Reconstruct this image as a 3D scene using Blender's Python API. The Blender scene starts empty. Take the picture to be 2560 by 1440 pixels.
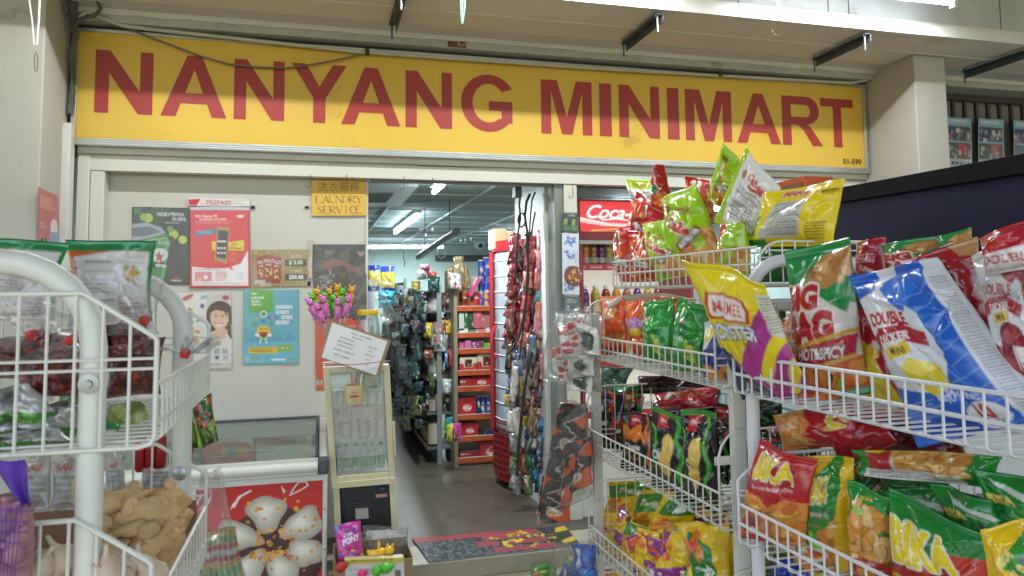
LAMP, IN = 9, 17
import bpy, math, random
import numpy as np
from mathutils import Vector, Matrix
random.seed(7)
S = bpy.context.scene
COL = S.collection
# ------------------------------------------------------------------ camera
FPX, PPY, YAW, PIT, ROL = 1829.9, 592.4, .26099, .075494, -.011315
CAM = np.array([0, 0, 1.6])
_cy, _sy, _cp, _sp = math.cos(YAW), math.sin(YAW), math.cos(PIT), math.sin(PIT)
_F = np.array([_sy*_cp, _cy*_cp, _sp]); _r = np.array([_cy, -_sy, 0]); _u = np.cross(_r, _F)
_c, _s = math.cos(ROL), math.sin(ROL)
RT = _c*_r+_s*_u; UP = -_s*_r+_c*_u
def U(x, y, X=None, Y=None, Z=None, d=None):
    """point of the place seen at photograph position x, y on the plane X=, Y= or Z= (or at depth d)"""
    q = RT*((x-1280)/FPX)-UP*((y-PPY)/FPX)+_F
    t = X/q[0] if X is not None else Y/q[1] if Y is not None else (Z-1.6)/q[2] if Z is not None else d
    return CAM+t*q
cam = bpy.data.cameras.new('camera'); co = bpy.data.objects.new('camera', cam); COL.objects.link(co)
cam.sensor_width = 36; cam.lens = 36*FPX/2560; cam.shift_y = -(720-PPY)/2560; cam.clip_start = .05; cam.clip_end = 500; cam.dof.use_dof = True; cam.dof.focus_distance = 2.7; cam.dof.aperture_fstop = 7
m = Matrix.Identity(4)
for i in range(3):
    m[i][0], m[i][1], m[i][2], m[i][3] = RT[i], UP[i], -_F[i], CAM[i]
co.matrix_world = m; S.camera = co

# ------------------------------------------------------------------ colour and materials
def lin(c):
    if isinstance(c, str):
        c = tuple(int(c[i:i+2], 16) for i in (0, 2, 4))
    return tuple(((v/255)/12.92 if v/255 <= .04045 else ((v/255+.055)/1.055)**2.4) for v in c[:3])
_M = {}
def mat(name, c='888888', rough=.5, metal=0, var=.08, vs=6, bump=0, bs=40, spec=.5, coat=0, emit=0, stain=None, ss=2.5, sth=.62, trans=0, alpha=1):
    if name in _M: return _M[name]
    c = c or '888888'; m = bpy.data.materials.new(name); m.use_nodes = True; nt = m.node_tree; N = nt.nodes; L = nt.links
    b = N['Principled BSDF']; rgb = (*lin(c), 1)
    b.inputs['Roughness'].default_value = rough; b.inputs['Metallic'].default_value = metal
    b.inputs['Specular IOR Level'].default_value = spec; b.inputs['Coat Weight'].default_value = coat
    b.inputs['Transmission Weight'].default_value = trans; b.inputs['Alpha'].default_value = alpha
    b.inputs['Base Color'].default_value = rgb
    tc = N.new('ShaderNodeTexCoord')
    if var or stain:
        n = N.new('ShaderNodeTexNoise'); n.inputs['Scale'].default_value = vs; n.inputs['Detail'].default_value = 6
        L.new(tc.outputs['Object'], n.inputs['Vector'])
        r = N.new('ShaderNodeValToRGB')
        r.color_ramp.elements[0].position = .3; r.color_ramp.elements[1].position = .7
        r.color_ramp.elements[0].color = tuple(v*(1-var) for v in rgb[:3])+(1,)
        r.color_ramp.elements[1].color = tuple(min(1, v*(1+var)) for v in rgb[:3])+(1,)
        L.new(n.outputs['Fac'], r.inputs['Fac']); out = r.outputs['Color']
        if stain:
            n2 = N.new('ShaderNodeTexNoise'); n2.inputs['Scale'].default_value = ss; n2.inputs['Detail'].default_value = 9; n2.inputs['Roughness'].default_value = .7
            L.new(tc.outputs['Object'], n2.inputs['Vector'])
            r2 = N.new('ShaderNodeValToRGB'); r2.color_ramp.elements[0].position = sth; r2.color_ramp.elements[1].position = sth+.08
            mx = N.new('ShaderNodeMix'); mx.data_type = 'RGBA'
            L.new(n2.outputs['Fac'], r2.inputs['Fac']); L.new(r2.outputs['Color'], mx.inputs['Factor'])
            L.new(out, mx.inputs['A']); mx.inputs['B'].default_value = (*lin(stain), 1); out = mx.outputs['Result']
        L.new(out, b.inputs['Base Color'])
    if bump:
        n = N.new('ShaderNodeTexNoise'); n.inputs['Scale'].default_value = bs; n.inputs['Detail'].default_value = 5
        L.new(tc.outputs['Object'], n.inputs['Vector'])
        bp = N.new('ShaderNodeBump'); bp.inputs['Strength'].default_value = bump; bp.inputs['Distance'].default_value = .01
        L.new(n.outputs['Fac'], bp.inputs['Height']); L.new(bp.outputs['Normal'], b.inputs['Normal'])
    if emit:
        b.inputs['Emission Color'].default_value = rgb; b.inputs['Emission Strength'].default_value = emit
    _M[name] = m; return m
def inkmat(name, rough=.5, coat=0, bump=0, bs=60, spec=.5, metal=0, ridged=False):
    """printed surface: its colours are the mesh's own colour attribute"""
    if name in _M: return _M[name]
    m = bpy.data.materials.new(name); m.use_nodes = True; N = m.node_tree.nodes; L = m.node_tree.links
    b = N['Principled BSDF']; a = N.new('ShaderNodeAttribute'); a.attribute_name = 'ink'
    b.inputs['Roughness'].default_value = rough; b.inputs['Coat Weight'].default_value = coat; b.inputs['Coat Roughness'].default_value = .12
    b.inputs['Specular IOR Level'].default_value = spec; b.inputs['Metallic'].default_value = metal
    L.new(a.outputs['Color'], b.inputs['Base Color'])
    if bump:
        tc = N.new('ShaderNodeTexCoord'); n = N.new('ShaderNodeTexNoise'); n.inputs['Scale'].default_value = bs; n.inputs['Detail'].default_value = 3
        if ridged: n.noise_type = 'RIDGED_MULTIFRACTAL'; n.inputs['Detail'].default_value = 2; n.inputs['Roughness'].default_value = .35
        L.new(tc.outputs['Object'], n.inputs['Vector']); bp = N.new('ShaderNodeBump'); bp.inputs['Strength'].default_value = bump; bp.inputs['Distance'].default_value = .01
        L.new(n.outputs['Fac'], bp.inputs['Height']); L.new(bp.outputs['Normal'], b.inputs['Normal'])
    _M[name] = m; return m
def filmmat(name, tint='ffffff', gloss=.03, rough=.1, bs=45, bump=.6, haze=.05):
    """clear plastic film: mostly see-through, creased glints, a little milky"""
    if name in _M: return _M[name]
    m = bpy.data.materials.new(name); m.use_nodes = True; N = m.node_tree.nodes; L = m.node_tree.links
    for n in list(N): N.remove(n)
    out = N.new('ShaderNodeOutputMaterial'); t = N.new('ShaderNodeBsdfTransparent'); g = N.new('ShaderNodeBsdfGlossy'); d = N.new('ShaderNodeBsdfDiffuse')
    t.inputs['Color'].default_value = (*lin(tint or 'ffffff'), 1); g.inputs['Roughness'].default_value = rough; d.inputs['Color'].default_value = (.8, .8, .8, 1)
    tc = N.new('ShaderNodeTexCoord'); n = N.new('ShaderNodeTexNoise'); n.inputs['Scale'].default_value = bs; n.inputs['Detail'].default_value = 4
    L.new(tc.outputs['Object'], n.inputs['Vector']); bp = N.new('ShaderNodeBump'); bp.inputs['Strength'].default_value = bump; bp.inputs['Distance'].default_value = .02
    L.new(n.outputs['Fac'], bp.inputs['Height']); L.new(bp.outputs['Normal'], g.inputs['Normal'])
    m1 = N.new('ShaderNodeMixShader'); m2 = N.new('ShaderNodeMixShader'); fr = N.new('ShaderNodeFresnel'); fr.inputs['IOR'].default_value = 1.35
    L.new(bp.outputs['Normal'], fr.inputs['Normal'])
    ad = N.new('ShaderNodeMath'); ad.operation = 'MULTIPLY_ADD'; ad.inputs[1].default_value = .45; ad.inputs[2].default_value = gloss; ad.use_clamp = True
    L.new(fr.outputs['Fac'], ad.inputs[0]); m1.inputs['Fac'].default_value = haze
    L.new(t.outputs[0], m1.inputs[1]); L.new(d.outputs[0], m1.inputs[2])
    L.new(ad.outputs[0], m2.inputs['Fac']); L.new(m1.outputs[0], m2.inputs[1]); L.new(g.outputs[0], m2.inputs[2])
    L.new(m2.outputs[0], out.inputs['Surface']); _M[name] = m; return m

# ------------------------------------------------------------------ mesh building
class MB:
    def __init__(s): s.v = []; s.f = []; s.m = []; s.c = None
    def add(s, vs, fs, mi=0):
        o = len(s.v); s.v += [tuple(map(float, p)) for p in vs]; s.f += [tuple(i+o for i in f) for f in fs]; s.m += [mi]*len(fs); return s
    def box(s, x0, x1, y0, y1, z0, z1, mi=0):
        return s.hexa([(x0, y0, z0), (x1, y0, z0), (x1, y1, z0), (x0, y1, z0)], [(x0, y0, z1), (x1, y0, z1), (x1, y1, z1), (x0, y1, z1)], mi)
    def hexa(s, a, b, mi=0):
        n = len(a)
        return s.add(list(a)+list(b), [tuple(range(n))[::-1], tuple(range(n, 2*n))]+[(i, (i+1) % n, n+(i+1) % n, n+i) for i in range(n)], mi)
    def prism(s, poly, off, mi=0):
        off = np.array(off); return s.hexa([np.array(p) for p in poly], [np.array(p)+off for p in poly], mi)
    def tube(s, pts, r, n=6, closed=False, mi=0, caps=True):
        P = [np.array(p, float) for p in pts]; k = len(P); rs = r if hasattr(r, '__len__') else [r]*k
        ring = []; up = None
        for i in range(k):
            a = P[(i-1) % k] if (closed or i > 0) else P[i]; b = P[(i+1) % k] if (closed or i < k-1) else P[i]
            t = b-a; t = t/(np.linalg.norm(t)+1e-12)
            if up is None:
                up = np.array([0, 0, 1.]) if abs(t[2]) < .9 else np.array([1., 0, 0])
            e = up-t*(up@t)
            if np.linalg.norm(e) < 1e-4: e = np.cross(t, [.3, .5, .8])
            e /= np.linalg.norm(e); g = np.cross(t, e); up = e
            ring.append([P[i]+rs[i]*(math.cos(2*math.pi*j/n)*e+math.sin(2*math.pi*j/n)*g) for j in range(n)])
        vs = [p for q in ring for p in q]; fs = []
        for i in range(k if closed else k-1):
            o, q = i*n, ((i+1) % k)*n
            fs += [(o+j, o+(j+1) % n, q+(j+1) % n, q+j) for j in range(n)]
        if not closed and caps: fs += [tuple(range(n))[::-1], tuple((k-1)*n+j for j in range(n))]
        return s.add(vs, fs, mi)
    def lathe(s, prof, c=(0, 0, 0), n=16, ax=(0, 0, 1), mi=0):
        ax = Vector(ax).normalized(); q = Vector((0, 0, 1)).rotation_difference(ax); c = Vector(c); vs = []
        for r, h in prof:
            vs += [c+q @ Vector((r*math.cos(2*math.pi*j/n), r*math.sin(2*math.pi*j/n), h)) for j in range(n)]
        fs = [(i*n+j, i*n+(j+1) % n, (i+1)*n+(j+1) % n, (i+1)*n+j) for i in range(len(prof)-1) for j in range(n)]
        fs += [tuple(range(n))[::-1], tuple((len(prof)-1)*n+j for j in range(n))]
        return s.add(vs, fs, mi)
    def blob(s, c, r, seed=0, n=10, amp=.2, rot=None, mi=0):
        rg = random.Random(seed); ph = [rg.uniform(0, 6.28) for _ in range(6)]; vs = []; R = rot or Matrix.Identity(3)
        for i in range(n+1):
            th = math.pi*i/n
            for j in range(n*2):
                f = math.pi*j/n; d = Vector((math.sin(th)*math.cos(f), math.sin(th)*math.sin(f), math.cos(th)))
                k = 1+amp*(math.sin(3*d.x+ph[0])*math.sin(2.5*d.y+ph[1])+.6*math.sin(5*d.z+ph[2])*math.cos(4*d.x+ph[3])+.3*math.sin(9*d.y+ph[4])*math.sin(8*d.z+ph[5]))
                vs.append(Vector(c)+R @ Vector((d.x*r[0]*k, d.y*r[1]*k, d.z*r[2]*k)))
        w = n*2
        return s.add(vs, [(i*w+j, (i+1)*w+j, (i+1)*w+(j+1) % w, i*w+(j+1) % w) for i in range(n) for j in range(w)], mi)
    def quad(s, a, b, c, d, mi=0): return s.add([a, b, c, d], [(0, 1, 2, 3)], mi)
def obj(name, mb, mats, parent=None, smooth=None, bevel=0, label=None):
    base = np.zeros(3)
    if parent is not None:
        q = parent
        while q.parent is not None: q = q.parent
        base = np.array(q.location)
    me = bpy.data.meshes.new(name); me.from_pydata([tuple(np.array(p)-base) for p in mb.v], [], mb.f)
    for m in (mats if isinstance(mats, (list, tuple)) else [mats]): me.materials.append(m)
    if any(mb.m): me.polygons.foreach_set('material_index', mb.m)
    if mb.c is not None:
        a = me.attributes.new('ink', 'FLOAT_COLOR', 'POINT'); a.data.foreach_set('color', np.concatenate([mb.c, np.ones((len(mb.c), 1))], 1).astype(np.float32).ravel())
    if smooth is None or smooth:
        me.polygons.foreach_set('use_smooth', [True]*len(me.polygons))
        if smooth is None: me.set_sharp_from_angle(angle=math.radians(40))
    me.update()
    o = bpy.data.objects.new(name, me); COL.objects.link(o)
    if parent is not None: o.parent = parent
    if bevel:
        b = o.modifiers.new('bevel', 'BEVEL'); b.width = bevel; b.segments = 2; b.limit_method = 'ANGLE'; b.angle_limit = math.radians(50); b.harden_normals = False
    if label: o['label'] = label
    return o
def tag(o, label, cat, group=None):
    o['label'] = label; o['category'] = cat
    if group: o['group'] = group
    return o
def thing(name, label, cat, loc=(0, 0, 0), group=None):
    o = bpy.data.objects.new(name, None); COL.objects.link(o); o.location = tuple(map(float, loc)); o.empty_display_size = .1
    return tag(o, label, cat, group)
def struct(name, mb, m, **k):
    o = obj(name, mb, m, **k); o['kind'] = 'structure'; return o
def one(name, mb, m, label, cat, group=None, **k):
    return tag(obj(name, mb, m, **k), label, cat, group)
def dup(root, loc, label=None, rotz=None):
    r = root.copy(); COL.objects.link(r); r.location = tuple(map(float, loc))
    if rotz is not None: r.rotation_euler = (0, 0, rotz)
    if label: r['label'] = label
    for ch in root.children:
        c = ch.copy(); COL.objects.link(c); c.parent = r
        for g in ch.children:
            e = g.copy(); COL.objects.link(e); e.parent = c
    return r

# ------------------------------------------------------------------ printing: colours worked out in code, put on the mesh as its ink
_G = {}
def glyphs(s, bold=0, spacing=1.0):
    k = (s, bold, spacing)
    if k in _G: return _G[k]
    cu = bpy.data.curves.new('t', 'FONT'); cu.body = s; cu.size = 1; cu.offset = bold; cu.resolution_u = 3; cu.space_character = spacing; cu.align_x = 'CENTER'
    o = bpy.data.objects.new('t', cu); COL.objects.link(o); dg = bpy.context.evaluated_depsgraph_get(); dg.update()
    ev = o.evaluated_get(dg); me = ev.to_mesh(); me.calc_loop_triangles()
    V = np.array([v.co[:2] for v in me.vertices]).reshape(-1, 2); T = np.array([t.vertices[:] for t in me.loop_triangles]).reshape(-1, 3)
    ev.to_mesh_clear(); bpy.data.objects.remove(o); bpy.data.curves.remove(cu)
    if len(V):
        lo, hi = V.min(0), V.max(0); V = V-(lo+hi)/2; V = V/(hi[1]-lo[1])
    _G[k] = (V, T); return _G[k]
class Cv:
    def __init__(s, w, h, bg='ffffff', seed=1):
        s.w, s.h = w, h; s.a = np.empty((h, w, 3)); s.a[:] = lin(bg); s.rg = np.random.RandomState(seed)
    def put(s, mask, x0, y0, c):
        h, w = mask.shape; X0, Y0 = max(0, x0), max(0, y0); X1, Y1 = min(s.w, x0+w), min(s.h, y0+h)
        if X1 <= X0 or Y1 <= Y0: return s
        mk = mask[Y0-y0:Y1-y0, X0-x0:X1-x0]; s.a[Y0:Y1, X0:X1][mk] = lin(c); return s
    def pmask(s, P):
        P = np.array(P, float)*[s.w, s.h]
        x0, y0 = np.floor(P.min(0)).astype(int); x1, y1 = np.ceil(P.max(0)).astype(int)
        x0, y0, x1, y1 = max(x0, -5), max(y0, -5), min(x1, s.w+5), min(y1, s.h+5)
        if x1 <= x0 or y1 <= y0: return np.zeros((1, 1), bool), 0, 0
        X, Y = np.meshgrid(np.arange(x0, x1)+.5, np.arange(y0, y1)+.5); M = np.zeros(X.shape, bool)
        for i in range(len(P)):
            a, b = P[i], P[(i+1) % len(P)]
            if a[1] == b[1]: continue
            M ^= ((a[1] > Y) != (b[1] > Y)) & (X < (b[0]-a[0])*(Y-a[1])/(b[1]-a[1])+a[0])
        return M, x0, y0
    def poly(s, P, c): M, x, y = s.pmask(P); return s.put(M, x, y, c)
    def rect(s, x0, y0, x1, y1, c): return s.poly([(x0, y0), (x1, y0), (x1, y1), (x0, y1)], c)
    def ell(s, cx, cy, rx, ry, c, a=0, n=28):
        """rx, ry in canvas heights"""
        k = s.h/s.w; P = []
        for i in range(n):
            t = 2*math.pi*i/n; x, y = rx*math.cos(t), ry*math.sin(t); ca, sa = math.cos(a), math.sin(a)
            P.append((cx+(x*ca-y*sa)*k, cy+x*sa+y*ca))
        return s.poly(P, c)
    def line(s, P, w, c):
        k = s.h/s.w
        for a, b in zip(P[:-1], P[1:]):
            dx, dy = (b[0]-a[0])/k, b[1]-a[1]; L = math.hypot(dx, dy)+1e-9; nx, ny = -dy/L*w/2, dx/L*w/2; ex, ey = dx/L*w*.3, dy/L*w*.3
            s.poly([(a[0]+(nx-ex)*k, a[1]+ny-ey), (b[0]+(nx+ex)*k, b[1]+ny+ey), (b[0]+(-nx+ex)*k, b[1]-ny+ey), (a[0]+(-nx-ex)*k, a[1]-ny-ey)], c)
        return s
    def text(s, t, cx, cy, h, c, ol=None, olw=0, rot=0, sx=1, shear=0, bold=.02, arc=0, spacing=1.0, sh=None):
        V, T = glyphs(t, bold, spacing)
        if not len(V): return s
        q = V.copy(); q[:, 0] = q[:, 0]*sx+q[:, 1]*shear
        if arc: q[:, 1] -= arc*q[:, 0]**2
        q *= h*s.h; ca, sa = math.cos(rot), math.sin(rot)
        px = q[:, 0]*ca+q[:, 1]*sa; py = -(-q[:, 0]*sa+q[:, 1]*ca)
        px += cx*s.w; py += cy*s.h; pad = int(olw*s.h)+2
        x0, y0 = int(px.min())-pad, int(py.min())-pad; x1, y1 = int(px.max())+pad+1, int(py.max())+pad+1
        M = np.zeros((y1-y0, x1-x0), bool)
        for a, b, d in T:
            xa, xb, xc, ya, yb, yc = px[a], px[b], px[d], py[a], py[b], py[d]
            i0, i1 = int(min(xa, xb, xc)-x0), int(max(xa, xb, xc)-x0)+2; j0, j1 = int(min(ya, yb, yc)-y0), int(max(ya, yb, yc)-y0)+2
            D = (yb-yc)*(xa-xc)+(xc-xb)*(ya-yc)
            if abs(D) < 1e-9: continue
            X, Y = np.meshgrid(np.arange(i0, i1)+x0+.5, np.arange(j0, j1)+y0+.5)
            l1 = ((yb-yc)*(X-xc)+(xc-xb)*(Y-yc))/D; l2 = ((yc-ya)*(X-xc)+(xa-xc)*(Y-yc))/D
            sub = M[j0:j1, i0:i1]; sub |= ((l1 >= -.01) & (l2 >= -.01) & (l1+l2 <= 1.01))[:sub.shape[0], :sub.shape[1]]
        if sh: s.put(M, x0+int(sh[0]*s.h), y0+int(sh[1]*s.h), sh[2])
        if ol:
            D = M.copy(); k = max(1, int(round(olw*s.h)))
            for _ in range(k):
                E = D.copy(); E[1:] |= D[:-1]; E[:-1] |= D[1:]; E[:, 1:] |= D[:, :-1]; E[:, :-1] |= D[:, 1:]; D = E
            s.put(D, x0, y0, ol)
        return s.put(M, x0, y0, c)
    def fine(s, x0, y0, x1, y1, n, c, fill=.85, th=.5):
        """rows of print too small to read"""
        rh = (y1-y0)/n
        for i in range(n):
            x = x0; e = x1-(x1-x0)*s.rg.uniform(0, 1-fill)*1.5
            while x < e:
                w = s.rg.uniform(.03, .16)*(x1-x0); s.rect(x, y0+i*rh, min(x+w, e), y0+(i+th)*rh, c); x += w+.02*(x1-x0)
        return s
    def bits(s, x0, y0, x1, y1, n, cols, r=(.02, .05), inside=None):
        """scatter of rounded pieces (crisps, nuts, chillies)"""
        for _ in range(n):
            x, y = s.rg.uniform(x0, x1), s.rg.uniform(y0, y1)
            if inside and not inside(x, y): continue
            a = s.rg.uniform(*r); s.ell(x, y, a, a*s.rg.uniform(.45, .95), cols[s.rg.randint(len(cols))], s.rg.uniform(0, 3.1), 10)
        return s
    def fade(s, k, c='8d8a82'): s.a = s.a*(1-k)+np.array(lin(c))*k; return s
    def grain(s, k=.06, cell=3):
        n = s.rg.rand(s.h//cell+2, s.w//cell+2); n = np.kron(n, np.ones((cell, cell)))[:s.h, :s.w]; s.a *= (1+k*(n-.5)*2)[..., None]; return s
    def at(s, u, v):
        """colours at arrays u, v (0..1, v down): 2x2 box smoothed, bilinear"""
        a = s.a; p = np.pad(a, ((1, 1), (1, 1), (0, 0)), 'edge'); a = (p[:-2, :-2]+p[:-2, 2:]+p[2:, :-2]+p[2:, 2:]+2*(p[1:-1, :-2]+p[1:-1, 2:]+p[:-2, 1:-1]+p[2:, 1:-1])+4*p[1:-1, 1:-1])/16
        x = np.clip(u*s.w-.5, 0, s.w-1.001); y = np.clip(v*s.h-.5, 0, s.h-1.001); i, j = x.astype(int), y.astype(int); fx, fy = (x-i)[..., None], (y-j)[..., None]
        return (a[j, i]*(1-fx)+a[j, i+1]*fx)*(1-fy)+(a[j+1, i]*(1-fx)+a[j+1, i+1]*fx)*fy
def bil(q, u, v):
    q = [np.array(p, float) for p in q]; u, v = u[..., None], v[..., None]
    return (q[0]*(1-u)+q[1]*u)*(1-v)+(q[3]*(1-u)+q[2]*u)*v
def nrm(q):
    q = [np.array(p, float) for p in q]; n = np.cross(q[1]-q[0]+q[2]-q[3], q[3]-q[0]+q[2]-q[1]); return n/np.linalg.norm(n)
def sheet_mb(quad, art, n, thick=.002, curl=0, wav=0, seed=0):
    """printed flat thing: front grid carries the art, back closes it"""
    nu, nv = n; u, v = np.meshgrid(np.linspace(0, 1, nu), np.linspace(0, 1, nv)); P = bil(quad, u, v); N = nrm(quad)
    if N @ (CAM-P.mean((0, 1))) < 0: N = -N
    rg = np.random.RandomState(seed)
    h = curl*((2*u-1)**2)*(.3+.7*v)+wav*np.sin(u*rg.uniform(4, 9)+v*rg.uniform(2, 6)+rg.uniform(0, 6)); F = P+N*h[..., None]; B = F-N*thick
    idx = np.arange(nu*nv).reshape(nv, nu); mb = MB(); a, b, c, d = (idx[:-1, :-1].ravel(), idx[1:, :-1].ravel(), idx[1:, 1:].ravel(), idx[:-1, 1:].ravel())
    vs = np.concatenate([F.reshape(-1, 3), B.reshape(-1, 3)]); fs = [tuple(t) for t in np.stack([a, b, c, d], 1).tolist()]
    ring = list(idx[0, :])+list(idx[1:, -1])+list(idx[-1, -2::-1])+list(idx[-2:0:-1, 0]); k = nu*nv
    ring = [int(i) for i in ring]; fs += [(ring[i], ring[(i+1) % len(ring)], ring[(i+1) % len(ring)]+k, ring[i]+k) for i in range(len(ring))]
    fs += [(t[3]+k, t[2]+k, t[1]+k, t[0]+k) for t in np.stack([a, b, c, d], 1).tolist()]
    mb.v = [tuple(p) for p in vs.tolist()]; mb.f = fs; mb.m = [0]*len(fs)
    C = art.at(u, v).reshape(-1, 3); mb.c = np.concatenate([C, np.full_like(C, .6)*0+C*.0+.55]); return mb
def bag_mb(quad, art, n=(36, 48), T=.05, seed=0, back=None, seal=.06, pinch=.07, crease=1.0, bend=0, twist=0, bot=1.0):
    """filled pillow bag with flat crimped end seals, creases running out of the seals and dents"""
    rg = np.random.RandomState(seed); nu, nv = n
    u, v = np.meshgrid(np.linspace(0, 1, nu), np.linspace(0, 1, nv)); x, y = 2*u-1, 2*v-1
    vv = np.clip((v-seal)/(1-2*seal), 0, 1); iny = np.clip(np.sin(np.pi*vv), 0, 1)**.55; iny = iny*(1+(bot-1)*v)
    inx = np.clip(1-np.abs(x)**2.3, 0, 1)**.62
    us = .5+(u-.5)*(1-pinch*np.clip(np.sin(np.pi*vv), 0, 1)**.7)
    L = (np.linalg.norm(np.array(quad[0])-quad[3])+np.linalg.norm(np.array(quad[1])-quad[2]))/2; W = (np.linalg.norm(np.array(quad[0])-quad[1])+np.linalg.norm(np.array(quad[2])-quad[3]))/2
    P = bil(quad, us, v); N = nrm(quad)
    if N @ (CAM-P.mean((0, 1))) < 0: N = -N
    def field():
        w = np.zeros_like(u)
        for k in range(9):
            fr = rg.uniform(3, 15); sl = rg.uniform(-5, 5); ph = rg.uniform(0, 6.3)
            e = np.exp(-((v if k % 2 else 1-v)-seal)*rg.uniform(3, 9)); w += .004*e*np.abs(np.sin(fr*u+sl*v*u+ph))**2.5*rg.choice([-1, 1])
        for k in range(7):
            cx, cy, a, s = rg.uniform(.1, .9), rg.uniform(.1, .9), rg.uniform(0, 3.14), rg.uniform(.04, .12)
            d = np.abs((u-cx)*math.cos(a)+(v-cy)*math.sin(a)*L/W); t = (u-cx)*-math.sin(a)+(v-cy)*math.cos(a)*L/W
            w -= .011*np.exp(-d/s)*np.exp(-(t/.42)**2)*rg.choice([1, 1, -.6])
        for k in range(int(16*crease)):
            cx, cy, a, s = rg.uniform(.05, .95), rg.uniform(.05, .95), rg.uniform(0, 3.14), rg.uniform(.012, .035)
            d = np.abs((u-cx)*math.cos(a)+(v-cy)*math.sin(a)*L/W); t = (u-cx)*-math.sin(a)+(v-cy)*math.cos(a)*L/W
            w += .0035*np.exp(-d/s)*np.exp(-(t/rg.uniform(.1, .3))**2)*rg.choice([-1, 1])
        return w*np.clip(iny*1.6, 0, 1)*crease*min(1, W/.16)*inx
    wav = (.012*np.sin(u*rg.uniform(4, 8)+rg.uniform(0, 6))*np.clip(1-vv*3, 0, 1)+.009*np.sin(u*rg.uniform(4, 9)+rg.uniform(0, 6))*np.clip(vv*3-2, 0, 1))*crease
    crimp = .0012*np.sin(v*L/.0035*.8)*((vv <= 0)|(vv >= 1))
    mid = bend*(np.cos(np.pi*y/2)-.5)*L+twist*x*y*W+wav
    f = mid+T*inx*iny+field()+crimp; b = mid-.85*T*inx*iny+field()
    edge = (u <= 0)|(u >= 1)|(v <= 0)|(v >= 1); f[edge] = mid[edge]
    F = P+N*f[..., None]; B = P+N*np.minimum(b, f-.0008)[..., None]
    idx = np.arange(nu*nv).reshape(nv, nu); jd = idx.copy(); inn = np.zeros((nv, nu), bool); inn[1:-1, 1:-1] = True; jd[inn] = nu*nv+np.arange(inn.sum())
    q = lambda I: np.stack([I[:-1, :-1].ravel(), I[1:, :-1].ravel(), I[1:, 1:].ravel(), I[:-1, 1:].ravel()], 1)
    mb = MB(); vs = np.concatenate([F.reshape(-1, 3), B[inn]]); fs = [tuple(t) for t in q(idx).tolist()]+[tuple(t[::-1]) for t in q(jd).tolist()]
    mb.v = [tuple(p) for p in vs.tolist()]; mb.f = fs; mb.m = [0]*len(fs)
    C = art.at(u, v).reshape(-1, 3); bc = np.empty((inn.sum(), 3)); bc[:] = lin(back) if back else C.mean(0); mb.c = np.concatenate([C, bc]); return mb
def Q(pts, **k):
    """four photograph corners (top-left, top-right, bottom-right, bottom-left) on one plane, or each with its own plane"""
    return [U(*p[:2], **(p[2] if len(p) > 2 else k)) for p in pts]
def grow(q, k): cx, cy = sum(p[0] for p in q)/4, sum(p[1] for p in q)/4; return [(cx+(p[0]-cx)*k, cy+(p[1]-cy)*k) for p in q]
def qd(pts, X, turn=.5, lean=0):
    """corners of a packet standing near plane X, turned part of the way from that plane towards the camera"""
    dd = [U(*p[:2], X=X) for p in pts]; ds = [(q-CAM) @ _F for q in dd]; dc = sum(ds)/4
    return [U(*p[:2], d=dc+turn*(e-dc)+(lean if i < 2 else -lean)) for i, (p, e) in enumerate(zip(pts, ds))]
# ------------------------------------------------------------------ world and lamps
w = bpy.data.worlds.new('World'); S.world = w; w.use_nodes = True; N = w.node_tree.nodes
sk = N.new('ShaderNodeTexSky'); sk.sky_type = 'NISHITA'; sk.sun_disc = False; sk.sun_elevation = math.radians(52); sk.sun_rotation = math.radians(200)
w.node_tree.links.new(sk.outputs[0], N['Background'].inputs[0]); N['Background'].inputs[1].default_value = .15
def sunlamp():
    l = bpy.data.lights.new('sun', 'SUN'); l.energy = 2.5; l.angle = math.radians(.5); l.color = (1, .95, .88)
    o = bpy.data.objects.new('sun', l); COL.objects.link(o); e, r = math.radians(52), math.radians(200)
    d = Vector((math.sin(r)*math.cos(e), math.cos(r)*math.cos(e), math.sin(e))); o.rotation_euler = d.to_track_quat('Z', 'Y').to_euler()
sunlamp()
S.view_settings.view_transform = 'Standard'; S.view_settings.look = 'None'; S.view_settings.exposure = 1.4; S.view_settings.gamma = 1
S.cycles.use_denoising = True; S.cycles.max_bounces = 8; S.cycles.diffuse_bounces = 4; S.cycles.transparent_max_bounces = 24; S.cycles.sample_clamp_indirect = 6
S.cycles.caustics_reflective = False; S.cycles.caustics_refractive = False
def lampbar(name, p0, p1, watt, size=.06, col=(.93, .98, 1), down=(0, 0, -1), spread=180):
    """area light that sits along a lit fluorescent tube"""
    a, b = Vector(p0), Vector(p1); l = bpy.data.lights.new(name, 'AREA'); l.shape = 'RECTANGLE'; l.size = (b-a).length; l.size_y = size; l.energy = watt; l.color = col; l.spread = math.radians(spread)
    o = bpy.data.objects.new(name, l); COL.objects.link(o); z = -Vector(down).normalized(); x = (b-a).normalized(); y = z.cross(x).normalized(); z = x.cross(y)
    m = Matrix((x, y, z)).transposed().to_4x4(); m.translation = (a+b)/2; o.matrix_world = m
TUBE = mat('lit_tube', 'eaf4ff', .3, emit=9, var=0)
WHITE = mat('white_enamel', 'dcdad2', .35, var=.04)

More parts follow.
